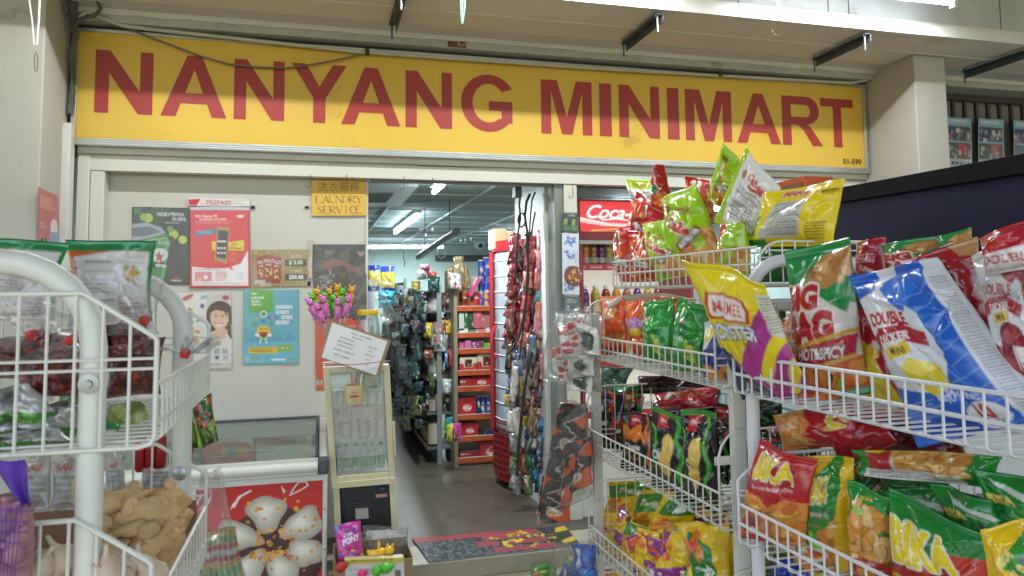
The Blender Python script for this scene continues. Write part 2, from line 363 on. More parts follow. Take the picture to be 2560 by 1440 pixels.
# ------------------------------------------------------------------ ground, floors, ceilings
PAINT = mat('wall_paint', 'cfccc2', .75, var=.05, vs=2.2, bump=.06, bs=70, stain='aaa496', ss=1.6, sth=.66)
CREAM = mat('cream_steel', 'cfccbf', .45, var=.05, vs=3, stain='6f6a58', ss=5, sth=.735)
SOFF = mat('soffit_board', 'dfdbd2', .8, var=.04, vs=1.5, stain='c6bfae', ss=1.2, sth=.6)
SOFF2 = mat('soffit_board_grey', 'cfcfcd', .8, var=.05, vs=1.7, stain='b5af9f', ss=1.3, sth=.6)
CONC = mat('concrete', 'a9a69b', .85, var=.1, vs=2, bump=.1, bs=60, stain='8c887a', ss=2, sth=.6)
ALU = mat('aluminium', 'c9cac6', .32, metal=.85, var=.05)
struct('ground', MB().box(-60, 60, -80, -3.5, -.25, -.02), mat('grass_and_paving', '7d8468', .9, var=.25, vs=.6))
def floor_tiles(name, c, c2, sx, sy):
    m = mat(name, c, .42, var=.1, vs=3, stain=c2, ss=2.5, sth=.55); N = m.node_tree.nodes; L = m.node_tree.links; b = N['Principled BSDF']
    br = N.new('ShaderNodeTexBrick'); br.offset = .5; br.inputs['Scale'].default_value = 1; br.inputs['Mortar Size'].default_value = .003; br.inputs['Brick Width'].default_value = sx; br.inputs['Row Height'].default_value = sy
    L.new(N['Texture Coordinate'].outputs['Object'], br.inputs['Vector']); src = b.inputs['Base Color'].links[0].from_socket
    mx = N.new('ShaderNodeMix'); mx.data_type = 'RGBA'; L.new(br.outputs['Fac'], mx.inputs['Factor']); L.new(src, mx.inputs['A']); mx.inputs['B'].default_value = (*lin('5c584d'), 1); L.new(mx.outputs['Result'], b.inputs['Base Color']); return m
struct('corridor_floor', MB().box(-8, 12, -3.5, 4.34, -.2, 0), floor_tiles('corridor_tiles', '8f8775', '6d6656', .3, .3))
struct('shop_floor', MB().box(-1.4, 4.3, 4.36, 14, 0, .14), floor_tiles('shop_tiles', '4f483c', '3f392f', .6, .2))
sill = MB().box(-1.3, 3.9, 3.97, 4.359, .0, .045).box(-1.3, 3.9, 4.06, 4.359, .046, .143)
struct('door_step', sill, mat('step_tiles', '9a937f', .5, var=.12, stain='6e6858', ss=4), bevel=.004)
cor = MB().box(-8, 12, -2.6, 3.76, 3.75, 3.95)
struct('corridor_ceiling', cor, CONC)
sof = MB().box(-1.6, 9, 3.74, 4.005, 3.2, 3.3).box(-1.6, 9, 4.006, 4.02, 3.194, 3.3).box(-1.6, 1.94, 4.021, 4.27, 3.203, 3.3).box(1.944, 5.6, 4.021, 4.27, 3.201, 3.3).box(5.604, 9, 4.021, 4.27, 3.203, 3.3)
so = obj('soffit', sof, SOFF); so['kind'] = 'structure'
rg = random.Random(3); led = MB().box(-1.6, 9, 4.272, 4.40, 3.2, 3.3, 1).box(-1.6, 9, 4.42, 4.62, 3.13, 3.3, 2)
Z0 = [3.17+rg.uniform(-.004, .004) for _ in range(121)]
for i in range(120): led.hexa([(-1.6+i*.0883, 4.401, Z0[i]), (-1.6+(i+1)*.0883, 4.401, Z0[i+1]), (-1.6+(i+1)*.0883, 4.42, Z0[i+1]), (-1.6+i*.0883, 4.42, Z0[i])], [(-1.6+i*.0883, 4.401, 3.215), (-1.6+(i+1)*.0883, 4.401, 3.215), (-1.6+(i+1)*.0883, 4.42, 3.215), (-1.6+i*.0883, 4.42, 3.215)], 0)
obj('rear_ledge', led, [SOFF, SOFF2, mat('ledge_paint', 'aeb1a6', .8, stain='7a7466', sth=.6)], so)
lip = MB().box(-1.6, 9, 3.70, 3.738, 3.198, 3.262, 0).box(-1.6, 9, 3.765, 3.86, 3.264, 3.9, 1)
for x in (-.8, .45, 1.7, 2.42, 3.05, 3.2, 4.4, 5.6): lip.box(x, x+.006, 3.762, 3.766, 3.27, 3.75, 2)
bm_ = obj('lintel_beam', lip, [mat('lip_white', 'd8d6cf', .55), mat('beam_grey', 'c3c4c2', .8, stain='9c998c'), mat('joint_dark', '6f6f6a', .9)], so)

# ------------------------------------------------------------------ the shop building
bld = thing('shop_building', 'pale minimart shopfront with cream steel header, white wall panel and open doorway', 'shop', (0, 4.6, 0))
hd = MB().box(-1.3, 3.96, 4.53, 4.62, 2.405, 2.47).box(-1.3, 3.96, 4.55, 4.62, 2.312, 2.398).box(-1.3, 3.96, 4.58, 4.62, 2.39, 2.41)
for x0, x1, z in ((-1.3, .6, 2.401), (.95, 2.3, 2.401)): hd.box(x0, x1, 4.538, 4.552, z-.004, z+.001)
obj('door_header', hd, CREAM, bld, bevel=.003)
obj('left_jamb', MB().box(-1.3, -1.238, 4.54, 4.66, .0, 2.404).box(-1.236, -1.165, 4.555, 4.66, .0, 2.311), CREAM, bld, bevel=.004)
px = U(918, 700, Y=4.66)[0]
obj('wall_panel', MB().box(-1.166, px-.012, 4.66, 4.69, .02, 2.4).box(px-.011, px+.004, 4.652, 4.70, .02, 2.4, 1), [mat('panel_paint', 'c6c2b6', .6, var=.05, vs=1.4, bump=.04, bs=40, stain='8f8675', ss=7, sth=.69), CREAM], bld)
x0, x1 = U(1397, 700, Y=4.6)[0], U(1446, 700, Y=4.56)[0]
jm = MB().box(x1-.09, x1, 4.56, 4.62, .02, 2.312).box(x0-.03, x1-.092, 4.58, 4.62, .02, 2.312, 1).box(x0-.03, x0-.005, 4.62, 4.72, .02, 2.312, 1)
obj('door_post', jm, [mat('post_cream', 'c9c6b6', .5, stain='8f8c80', ss=3), mat('post_grey', '7f837c', .5, metal=.3, stain='60635c')], bld, bevel=.003)
obj('partition_wall', MB().box(x0-.05, x0+.0, 4.73, 5.5, .14, 2.45), mat('partition_paint', 'c4c9c4', .7, var=.05), bld)
obj('window_sill_wall', MB().box(x1+.01, 3.95, 4.6, 4.68, .0, .62), CREAM, bld)
obj('upper_wall', MB().box(-1.35, 4.0, 4.63, 4.72, 2.4, 3.2), PAINT, bld)
BACKW = mat('back_wall_paint', 'a9bdb8', .8, var=.05, stain='98aaa4', ss=1)
obj('rear_wall', MB().box(-1.4, 4.3, 12.7, 12.9, .14, 2.6), BACKW, bld)
obj('side_wall', MB().box(-1.5, -1.38, 4.7, 12.9, .14, 2.6), BACKW, bld); obj('side_wall', MB().box(4.2, 4.3, 4.7, 12.9, .14, 2.6), BACKW, bld)
obj('door_curtain_rail', MB().box(px+.01, x0-.01, 4.6, 4.62, 2.296, 2.311), mat('rail_dark', '6d6d64', .5, metal=.5), bld)
wd = MB().box(2.0, 4.2, 12.60, 12.69, 2.16, 2.26, 0)
obj('dark_bulkhead', wd, [mat('bulkhead', '3c4444', .7), BACKW], bld)
CEIL = mat('ceiling_tile', '8fa6a2', .75, var=.05, vs=1.2)
ce = MB().box(-1.4, 4.3, 4.62, 12.9, 2.44, 2.5)
c_o = struct('shop_ceiling', ce, CEIL)
gr = MB()
for i in range(14):
    y = 4.9+i*.6; gr.box(-1.4, 4.25, y, y+.022, 2.43, 2.441)
for x in (-.75, -.05, .65, 1.33, 2.05, 2.75, 3.45): gr.box(x, x+.022, 4.73, 12.8, 2.428, 2.44)
obj('ceiling_grid', gr, mat('grid_white', 'c3d2ce', .5), c_o)

# pillars either side
pil = thing('wall_pillar', 'off white plastered wall pillar at the left edge of the shopfront', 'pillar', (-2.2, 4.3, 0))
obj('shaft', MB().box(-3.2, -1.345, 4.115, 4.7, 0, 3.75), mat('pillar_paint', 'b7b3a7', .8, var=.06, vs=2, bump=.08, bs=60, stain='979183', ss=1.8, sth=.62), pil, bevel=.006)
obj('cable_trunking', MB().box(-1.345, -1.303, 4.42, 4.5, 0, 2.55), mat('trunking', 'd6d3c8', .5, stain='a09a8a'), pil, bevel=.003)
cl = MB()
cxl = U(2292, 300, Y=4.04)[0]; cxr = U(2370, 300, Y=4.04)[0]; cxb = U(2168, 300, Y=4.5)[0]
cl.prism([(cxb, 4.6, 0), (cxl, 4.04, 0), (cxr, 4.04, 0), (cxr, 4.62, 0)], (0, 0, 3.2))
one('column', cl, mat('column_paint', 'b5b1a8', .8, var=.04, vs=2, stain='a39d90', ss=1.6), 'pale grey square column between the shop sign and the barred window', 'column', bevel=.005)

# ------------------------------------------------------------------ shop sign: letters drawn as outlines, printed on one panel
Lt = {
 'N': [[(0, 0), (0, 1), (.2, 1), (.62, .36), (.62, 1), (.8, 1), (.8, 0), (.6, 0), (.19, .64), (.19, 0)]],
 'A': [[(0, 0), (.38, 1), (.6, 1), (.98, 0), (.76, 0), (.685, .215), (.295, .215), (.22, 0)], [(.355, .385), (.625, .385), (.49, .77)]],
 'Y': [[(.36, 0), (.36, .42), (0, 1), (.235, 1), (.465, .62), (.69, 1), (.92, 1), (.565, .42), (.565, 0)]],
 'M': [[(0, 0), (0, 1), (.305, 1), (.485, .32), (.665, 1), (.97, 1), (.97, 0), (.785, 0), (.785, .79), (.585, 0), (.39, 0), (.187, .79), (.187, 0)]],
 'I': [[(0, 0), (0, 1), (.205, 1), (.205, 0)]],
 'T': [[(.305, 0), (.305, .83), (0, .83), (0, 1), (.81, 1), (.81, .83), (.51, .83), (.51, 0)]],
}
def arc(cx, cy, rx, ry, a0, a1, n=14): return [(cx+rx*math.cos(math.radians(a0+(a1-a0)*i/n)), cy+ry*math.sin(math.radians(a0+(a1-a0)*i/n))) for i in range(n+1)]
Lt['G'] = [arc(.5, .5, .5, .518, 32, 318, 34)+[(.93, .14), (.93, .54), (.5, .54), (.5, .37), (.73, .37), (.73, .225)]+arc(.5, .5, .295, .35, 308, 38, 30)]
Lt['R'] = [[(0, 0), (0, 1), (.46, 1)]+arc(.57, .717, .29, .283, 90, -90, 16)+[(.64, .40), (.93, 0), (.69, 0), (.49, .31), (.37, .417), (.205, .417), (.205, 0)], [(.205, .83), (.205, .58), (.5, .58)]+arc(.55, .705, .105, .125, -90, 90, 8)]
sg = thing('shop_sign', 'long yellow shop sign with red capital letters NANYANG MINIMART above the doorway', 'sign', (1.3, 4.5, 2.48))
sx0, sx1, sz0, sz1 = -1.3, 3.905, 2.482, 3.09
face = MB().box(sx0, sx1, 4.5, 4.6, sz0, sz1)
obj('face_panel', face, mat('sign_yellow', 'dab242', .33, var=.04, vs=1.2, coat=.15, stain='c99f35', ss=2.2, sth=.6), sg)
fr = MB().box(sx0-.02, sx1+.025, 4.478, 4.6, sz0-.04, sz0).box(sx0-.02, sx1+.025, 4.486, 4.6, sz1, sz1+.02).box(sx0-.025, sx0, 4.48, 4.6, sz0-.04, sz1+.02).box(sx1, sx1+.025, 4.48, 4.6, sz0-.04, sz1+.02)
for k in range(3): fr.box(sx0-.02, sx1+.025, 4.474, 4.479, sz0-.036+k*.012, sz0-.03+k*.012)
obj('frame', fr, ALU, sg, bevel=.002)
letters = [('N', 237, 382, 142, 297, 1), ('A', 402, 567, 158, 307, 1), ('N', 585, 711, 165, 314, 1), ('Y', 729, 866, 172, 320, 1), ('A', 853, 1001, 184, 328, 1), ('N', 1014, 1130, 191, 335, 1), ('G', 1153, 1281, 202, 344, 1),
           ('M', 1353, 1480, 214, 352, 1), ('I', 1499, 1529, 225, 354, 1), ('N', 1548, 1649, 227, 358, 1), ('I', 1669, 1698, 234, 361, 1), ('M', 1714, 1829, 237, 364, 1), ('A', 1842, 1951, 247, 372, 1), ('R', 1956, 2056, 253, 374, 1), ('T', 2053, 2134, 259, 378, 1)]
zb, zt = 2.632, 2.992
from mathutils.geometry import tessellate_polygon
RED = mat('sign_red', 'a53631', .32, var=.04, vs=2, coat=.2)
for ch, a, b, yt, yb, _ in letters:
    lm = MB()
    xa, xb = U(a, (yt+yb)/2, Y=4.498)[0], U(b, (yt+yb)/2, Y=4.498)[0]
    polys = Lt[ch]; mxx = max(p[0] for p in polys[0]); mnx = min(p[0] for p in polys[0])
    T = lambda p: ((xa+(p[0]-mnx)/(mxx-mnx)*(xb-xa)), 4.4975, zb+p[1]*(zt-zb))
    V = [[Vector((T(p)[0], T(p)[2], 0)) for p in q] for q in polys]; flat = [v for q in V for v in q]
    lm.add([(v.x, 4.4975, v.y) for v in flat], [tuple(t) for t in tessellate_polygon(V)]); obj('letter', lm, RED, sg, smooth=False)

def flat_text(t, cx, cz, h, y, m, name, parent, sx=1, bold=.02):
    V, T = glyphs(t, bold); return obj(name, MB().add([(cx+v[0]*h*sx, y, cz+v[1]*h) for v in V], [tuple(map(int, q)) for q in T]), m, parent, smooth=False)
nx = (U(2105, 404, Y=4.498)[0]+U(2156, 404, Y=4.498)[0])/2
flat_text('01-599', nx, U(2130, 404, Y=4.498)[2], .042, 4.4975, mat('ink_black', '1c1a18', .5, var=0), 'unit_number', sg)

# pipe and cables over the sign
pts = [U(190, 50, Y=4.40), U(215, 30, Y=4.38), U(245, 42, Y=4.40), U(300, 62, Y=4.44), U(330, 68, Y=4.455), U(900, 130, Y=4.46), U(1500, 172, Y=4.46), U(2130, 208, Y=4.46), U(2165, 200, Y=4.44), U(2195, 175, Y=4.38), U(2240, 152, Y=4.3)]
pipe = one('conduit_pipe', MB().tube(pts, .011, 8), mat('pvc_grey', 'b9b6a8', .5), 'thin pale conduit pipe running along the top edge of the yellow sign', 'pipe')
cl = MB()
for x in (918, 1800): p = U(x, 129 if x < 1000 else 185, Y=4.45); cl.box(p[0]-.012, p[0]+.012, 4.44, 4.47, p[2]-.016, p[2]+.018)
obj('clip', cl, mat('clip_black', '20211f', .6), pipe)
cb = [U(*p, Y=4.47) for p in ((250, 58), (330, 75), (420, 110), (500, 140), (570, 160), (650, 169), (720, 170), (800, 158), (860, 146), (915, 132))]
one('hanging_cable', MB().tube(cb, .0055, 6), mat('cable_grey', '6b675c', .6), 'slack grey cable sagging across the top left of the yellow sign', 'cable')
co_ = MB(); rg = random.Random(5)
for k in range(4):
    co_.tube([U(165+k*9, 0-20*k, Y=4.3), U(172+k*5, 30, Y=4.36), U(180+k*3, 60+k*4, Y=4.42), U(183-k*2, 140, Y=4.44), U(175+k*3, 230, Y=4.46), U(168+k*2, 285, Y=4.46)], .006+.002*k, 6)
co_.tube([U(178, 80, Y=4.4), U(200, 48, Y=4.36), U(238, 38, Y=4.34), U(252, 22, Y=4.36), U(240, -5, Y=4.3)], .011, 7)
one('cable_bundle', co_, mat('cable_dark', '58564d', .6, var=.3, vs=14), 'bundle of dark and white cables in the corner left of the sign', 'cable')
rs = MB().box(U(1120, 128, Y=4.415)[0], U(1165, 128, Y=4.415)[0], 4.412, 4.42, 3.135, 3.17)
obj('rust_patch', rs, mat('rust', '7a4a35', .9, var=.3, vs=20), so)

# steel brackets under the soffit, with their bolts
STEEL = mat('galvanised', '5d6468', .45, metal=.6, var=.2, vs=14)
BOLT = mat('bolt_steel', '9a9d9c', .35, metal=.9)
for i, (a, b) in enumerate((((1000, -10), (985, 60)), ((1655, 25), (1578, 105)), ((2183, 80), (2045, 148)), ((2590, 120), (2440, 172)))):
    A, B = U(*a, Z=3.17), U(*b, Z=3.17); x = (A[0]+B[0])/2
    t = thing('steel_bracket', ('grey steel angle bracket left of the green string, cut by the top of the picture', 'grey steel angle bracket right of the green string, above the letters MI', 'grey steel angle bracket above the word MART, with a long shiny bolt', 'grey steel angle bracket at the right edge, near the column')[i], 'bracket', (x, 4.0, 3.2), 'steel brackets under the soffit')
    g = MB().box(x-.022, x+.022, 3.72, 4.24, 3.176, 3.18).box(x+.018, x+.0225, 3.72, 4.24, 3.13, 3.176)
    obj('angle_bar', g, STEEL, t, bevel=.001)
    for y in (3.745, 4.225):
        k = MB().lathe([(.006, -.12 if y < 4 else -.11), (.006, .02)], (x-.004, y, 3.2), 8).lathe([(.013, -.032), (.013, -.021)], (x-.004, y, 3.2), 6)
        obj('bolt', k, BOLT if y < 4 else STEEL, t)

# fluorescent batten: lit
fx = thing('fluorescent_light', 'lit white fluorescent tube light at the top right edge under the ceiling', 'light', (3.0, 3.5, 3.4))
tb = MB().tube([(2.42, 3.5, 3.327), (3.72, 3.5, 3.327)], .014, 10)
obj('tube', tb, TUBE, fx)
obj('batten', MB().hexa([(2.3, 3.44, 3.37), (3.78, 3.44, 3.37), (3.78, 3.56, 3.37), (2.3, 3.56, 3.37)], [(2.3, 3.47, 3.44), (3.78, 3.47, 3.44), (3.78, 3.53, 3.44), (2.3, 3.53, 3.44)]), WHITE, fx)
for x in (2.39, 3.725): obj('lamp_holder', MB().box(x, x+.025, 3.48, 3.52, 3.3, 3.37), WHITE, fx, bevel=.003)
lampbar('tube_light', (2.42, 3.5, 3.309), (3.72, 3.5, 3.309), LAMP, .02)
lampbar('tube_light', (.6, 3.5, 3.309), (1.9, 3.5, 3.309), LAMP, .02)
lampbar('tube_light', (-1.2, 3.5, 3.309), (.1, 3.5, 3.309), LAMP, .02)
for x in (.6, -1.2):
    f2 = thing('fluorescent_light', 'white fluorescent tube light in the same row under the ceiling', 'light', (x+.6, 3.5, 3.4), 'further corridor tube lights')
    obj('tube', MB().tube([(x, 3.5, 3.327), (x+1.3, 3.5, 3.327)], .014, 10), TUBE, f2)
    obj('batten', MB().box(x-.1, x+1.4, 3.46, 3.54, 3.37, 3.43), WHITE, f2)

# strings and wire hooks
GRN = mat('green_string', '9fd0b0', .8)
st = thing('string_loop', 'pale green string loop with a bent wire hook hanging in front of the sign top', 'string', U(1158, 60, Y=3.6))
obj('cord', MB().tube([U(1150, -30, Y=3.6), U(1153, 40, Y=3.6), U(1155, 60, Y=3.6)], .0035).tube([U(1164, -30, Y=3.6), U(1162, 20, Y=3.6), U(1156, 60, Y=3.6)], .0035).tube([U(1157, -30, Y=3.59), U(1156, 58, Y=3.59)], .003), GRN, st)
obj('hook', MB().tube([U(*p, Y=3.6) for p in ((1149, 75), (1154, 62), (1159, 62), (1159, 80), (1165, 95), (1166, 105), (1160, 115), (1148, 113), (1144, 100), (1140, 88))], .002, 5), mat('wire', '5b5648', .4, metal=.7), st)
st = thing('string_loop', 'white cord loop with a metal ring hanging on the left wall pillar', 'string', U(88, 60, Y=3.9))
obj('cord', MB().tube([U(*p, Y=3.9) for p in ((70, -20), (80, 50), (85, 112))], .004).tube([U(*p, Y=3.9) for p in ((100, -20), (97, 50), (92, 112))], .005), mat('white_cord', 'd8d6cc', .8), st)
obj('ring', MB().tube([U(90+4.5*math.sin(t*.785), 155+26*math.cos(t*.785), Y=3.9) for t in range(8)], .0018, 5, True), mat('wire', ''), st)
st = thing('string_loop', 'small white cord loop with a thin wire hook below the lit tube', 'string', U(1945, 20, Y=3.55))
obj('cord', MB().tube([U(1946+4*math.sin(t*.785), 4+16*math.cos(t*.785), Y=3.55) for t in range(8)], .004, 5, True), mat('white_cord', ''), st)
obj('hook', MB().tube([U(*p, Y=3.55) for p in ((1951, 22), (1953, 40), (1961, 60), (1958, 80), (1948, 90), (1936, 85), (1929, 73))], .0016, 5), mat('wire', ''), st)
HK = mat('wire', '')
for i, (x, y, lb) in enumerate(((774, 440, 'twisted wire hook hanging from the header left of the laundry notice'), (1008, 445, 'open wire hook hanging over the doorway, right of the panel edge'), (1080, 448, 'wire hook hanging over the doorway beside the ceiling light'), (1366, 462, 'wire hook hanging at the inner door post'), (1430, 466, 'wire hook hanging above the green sticker sheet'), (865, 440, 'straight wire hook hanging over the yellow laundry notice'))):
    k = MB().tube([U(x+dx, y+dy, Y=4.54) for dx, dy in ((2, -4), (2, 10), (3, 20), (0, 28), (-6, 29), (-8, 22))], .0022, 5)
    one('wire_hook', k, HK, lb, 'hook', 'wire hooks along the door header')

# neighbour: barred window with hanging calendars
nb = thing('barred_window', 'dark barred window of the next shop beyond the column', 'window', (5.4, 4.7, 2.4))
obj('wall', MB().box(4.22, 9, 4.7, 4.8, 0, 3.2), PAINT, nb)
BAR = mat('dark_bar', '3c332d', .6, var=.2)
zt = U(2400, 243, Y=4.62)[2]
g = MB().box(4.4, 9, 4.6, 4.64, zt-.03, zt+.03)
obj('top_rail', g, BAR, nb)
for i in range(9):
    x = U(2384+i*29, 300, Y=4.62)[0]; obj('bar', MB().box(x-.012, x+.012, 4.61, 4.635, 1.6, zt), BAR, nb)
obj('opening', MB().box(4.35, 9, 4.69, 4.699, 1.5, zt), mat('window_haze', '8d887c', .8, var=.25, vs=3), nb)
FOIL = inkmat('printed_foil', .2, .4, .45, 16, ridged=True)
MATT = inkmat('printed_film', .34, .15, .3, 16, ridged=True)
def bag(label, art, quad, T=.045, n=(34, 44), seed=1, group='snack bags on the wire racks', name='snack_bag', m=None, **k):
    return one(name, bag_mb(quad, art.grain(.05), n, T, seed, **dict(dict(crease=1.5), **k)), m or FOIL, label, 'snack bag', group, smooth=True)
CH = ['e0a860', 'd8953f', 'ecc07a', 'c47d34', 'e7b052']
def crisps(c, x0, y0, x1, y1, n=40, r=(.03, .07), cols=CH, inside=None):
    for _ in range(n):
        x, y = c.rg.uniform(x0, x1), c.rg.uniform(y0, y1)
        if inside and not inside(x, y): continue
        a = c.rg.uniform(*r); q = c.rg.uniform(.55, .95); t = c.rg.uniform(0, 3.1); k = cols[c.rg.randint(len(cols))]
        c.ell(x, y, a, a*q, 'a8672c', t, 14); c.ell(x-.004, y-.004, a*.92, a*q*.9, k, t, 14)
    return c
def A(w=120, h=160, bg='ffffff', seed=1): return Cv(w, h, bg, seed)
# ------------------------------------------------------------------ posters and notices
PAPER = inkmat('printed_paper', .55, .0, .03, 20)
GLOSSP = inkmat('glossy_poster', .25, .25, .04, 12)
def poster(label, art, px, n, name='poster', Y=4.652, m=None, cat='poster', thick=.0015, wav=.0015, **k):
    q = Q(px, Y=Y) if not k.get('X') else Q(px, X=k['X'])
    return one(name, sheet_mb(q, art.fade(.14).grain(.05), n, thick, 0, wav, len(label)), m or GLOSSP, label, cat, smooth=True)
def beer():
    c = A(200, 270, '151b18', 1); c.poly([(0, 0), (.7, 0), (.3, .4), (0, .5)], '1e3222'); [c.ell(x, y, r, r, k) for x, y, r, k in ((.28, .14, .06, 'a6b53a'), (.2, .13, .05, '8aa32f'), (.72, .35, .06, '9fb43a'), (.88, .42, .055, 'a9bd42'), (.66, .28, .04, '6f8a34'), (.1, .05, .05, '2f6a35'), (.45, .05, .07, '24452b'))]
    c.bits(.4, .4, 1, 1, 18, ['22251f', '10120f', '2c2c26'], (.04, .1)); c.poly([(0, .22), (.25, .2), (.5, .26), (.58, .33), (.3, .42), (0, .44)], '8d9aa0'); c.poly([(0, .27), (.3, .25), (.5, .32), (.2, .38), (0, .38)], '55636a')
    c.poly([(0, .44), (.3, .4), (.58, .34), (.66, .45), (.56, .9), (.4, 1), (0, 1)], '1c7a34'); c.line([(.02, .48), (.35, .42), (.6, .4)], .014, '8fb99a'); c.line([(.6, .4), (.57, .7), (.5, .95)], .03, '46a35c'); c.ell(.47, .62, .11, .09, 'b9c6c0', -.2); c.poly([(.46, .56), (.49, .62), (.55, .62), (.5, .66), (.52, .72), (.46, .68), (.41, .71), (.43, .65), (.39, .61), (.44, .61)], 'b3262a'); c.rect(.3, .71, .62, .79, '14161a'); c.text('einek', .5, .75, .06, 'd9dcd8', None, 0, .12, .8); c.text('BEER', .55, .46, .05, '8fb99a', None, 0, .1)
    c.text('PRECISE ATTENTION', .67, .09, .045, 'cfd3cc', None, 0, 0, .62, 0, .02); c.text('TO DETAIL', .82, .15, .045, 'cfd3cc', None, 0, 0, .62, 0, .02); c.text("AND THAT'S JUST THE CAN", .7, .2, .026, 'aab2a8', None, 0, 0, .62); c.poly([(.76, .875), (.775, .9), (.8, .9), (.78, .915), (.79, .94), (.76, .925), (.73, .94), (.74, .915), (.72, .9), (.75, .9)], 'b3262a'); c.text('Heineken', .76, .945, .026, 'cfd3cc', None, 0); return c
poster('dark green beer poster with a can and the words PRECISE ATTENTION TO DETAIL', beer(), [(330, 517), (473, 520), (475, 711), (331, 712)], (90, 120))
def prepaid():
    c = A(220, 300, 'b8222c', 2); c.rect(.04, .05, .96, .96, 'cf2630'); c.poly([(.04, .74), (.3, .76), (.6, .76), (.84, .7), (.96, .54), (.96, .97), (.04, .97)], 'e6dfde'); c.rect(0, 0, 1, .045, 'b9b7c0')
    c.text('Win Huawei P9', .27, .12, .035, 'f2d8d6', None, 0, 0, .9); c.text('Smartphone worth $768!', .38, .16, .035, 'f2d8d6', None, 0, 0, .9); c.fine(.1, .185, .75, .22, 2, 'e08a88'); c.ell(.84, .115, .05, .012, 'f2d8d6'); c.text('Singtel', .84, .135, .022, 'f2d8d6')
    c.poly([(.08, .32), (.44, .27), (.45, .33), (.1, .37)], '2c7390'); c.fine(.13, .30, .42, .345, 2, '8fc0d0'); c.poly([(.36, .43), (.44, .43), (.44, .54), (.37, .54)], 'd9c01a'); c.poly([(.64, .44), (.9, .41), (.89, .54), (.64, .54)], 'd9c01a'); c.text('Daily', .73, .465, .035, '7a4a1a', None, 0, .05); c.text('Winner!', .76, .51, .035, '7a4a1a', None, 0, .05)
    c.poly([(.46, .25), (.66, .26), (.6, .7), (.4, .66)], 'a58a4e'); c.poly([(.475, .29), (.64, .3), (.59, .65), (.43, .62)], '2b2429'); c.rect(.46, .42, .6, .44, 'd9d6d6'); [c.rect(.455+.05*i, .5+.06*j, .485+.05*i, .525+.06*j, 'd9d9dc') for i in range(3) for j in range(2)]
    c.bits(.66, .56, .8, .68, 26, ['e0b030'], (.004, .007)); c.poly([(.6, .68), (.72, .7), (.68, .74), (.72, .78), (.66, .77)], 'cf2630'); c.rect(.08, .8, .36, .92, 'd98a92'); c.ell(.16, .9, .025, .02, 'dfc49a'); c.ell(.26, .87, .025, .025, 'eee6e6'); c.fine(.42, .8, .62, .92, 5, 'cf6a74'); c.ell(.82, .85, .05, .05, 'd9d2d4'); c.fine(.08, .77, .6, .79, 1, 'a08a8c'); c.fine(.06, .94, .9, .96, 1, 'b09a9c'); return c
poster('red prepaid phone poster in a clear holder with a gold smartphone on it', prepaid(), [(474, 516), (624, 517), (627, 720), (474, 720)], (100, 135), Y=4.648)
def pre2():
    c = A(320, 40, 'dcd8d2', 3); c.poly([(.02, .2), (.22, .1), (.14, .95), (.02, .95)], 'cf2630'); c.text('Singtel', .24, .72, .2, '5a4a4a', None, 0, 0, .9); c.text('PREPAID', .5, .55, .62, 'c8323a', None, 0, 0, 1.0, 0, .015); c.fine(.72, .6, .98, .8, 1, 'cf8a8a'); return c
poster('white strip with red word PREPAID on top of the red phone poster', pre2(), [(466, 494), (624, 498), (624, 516), (470, 515)], (140, 30), 'header_card', 4.645, None, 'sign')
def wild():
    c = A(200, 130, '9a8152', 4); c.bits(0, 0, 1, 1, 400, ['b39a63', '7d683c', 'cbb47d', '8f7846', 'd9c690'], (.006, .022))
    for x, y in ((.17, .54), (.40, .54), (.28, .5)):
        c.poly([(x-.085, y-.34), (x+.085, y-.34), (x+.1, y-.28), (x+.085, y+.32), (x+.06, y+.37), (x-.06, y+.37), (x-.085, y+.32), (x-.1, y-.28)], '8a1d24'); c.rect(x-.08, y-.36, x+.08, y-.31, 'a33a3c'); c.text('WILD', x, y-.2, .1, 'd9c9b0', None, 0, 0, .8); c.text('Stallion', x, y-.1, .05, 'd9c9b0', None, 0, 0, .9); c.bits(x-.05, y, x+.05, y+.24, 12, ['d9a52a', 'e8bc3a'], (.02, .04))
    c.text('1 CAN', .75, .17, .09, 'd9d4c4', '4a3a22', .008, 0, .8); c.rect(.56, .26, .94, .45, '3c3a34'); c.text('$ 3.50', .75, .355, .13, 'eceae0', None, 0, 0, .95); c.text('3 CANS', .75, .57, .09, 'd9d4c4', '4a3a22', .008, 0, .8); c.rect(.56, .66, .94, .84, '3c3a34'); c.text('$88.88', .75, .75, .13, 'eceae0', None, 0, 0, .92); c.text('Wild', .12, .86, .11, 'e0dccf', '5a4a2a', .01, 0, .9, .2); c.text('Stallion', .22, .94, .09, 'e0dccf', '5a4a2a', .01, 0, .9, .2); return c
poster('gold glittery price poster with red cans and prices $ 3.50 and $88.88', wild(), [(630, 624), (775, 624), (776, 716), (632, 718)], (110, 70))
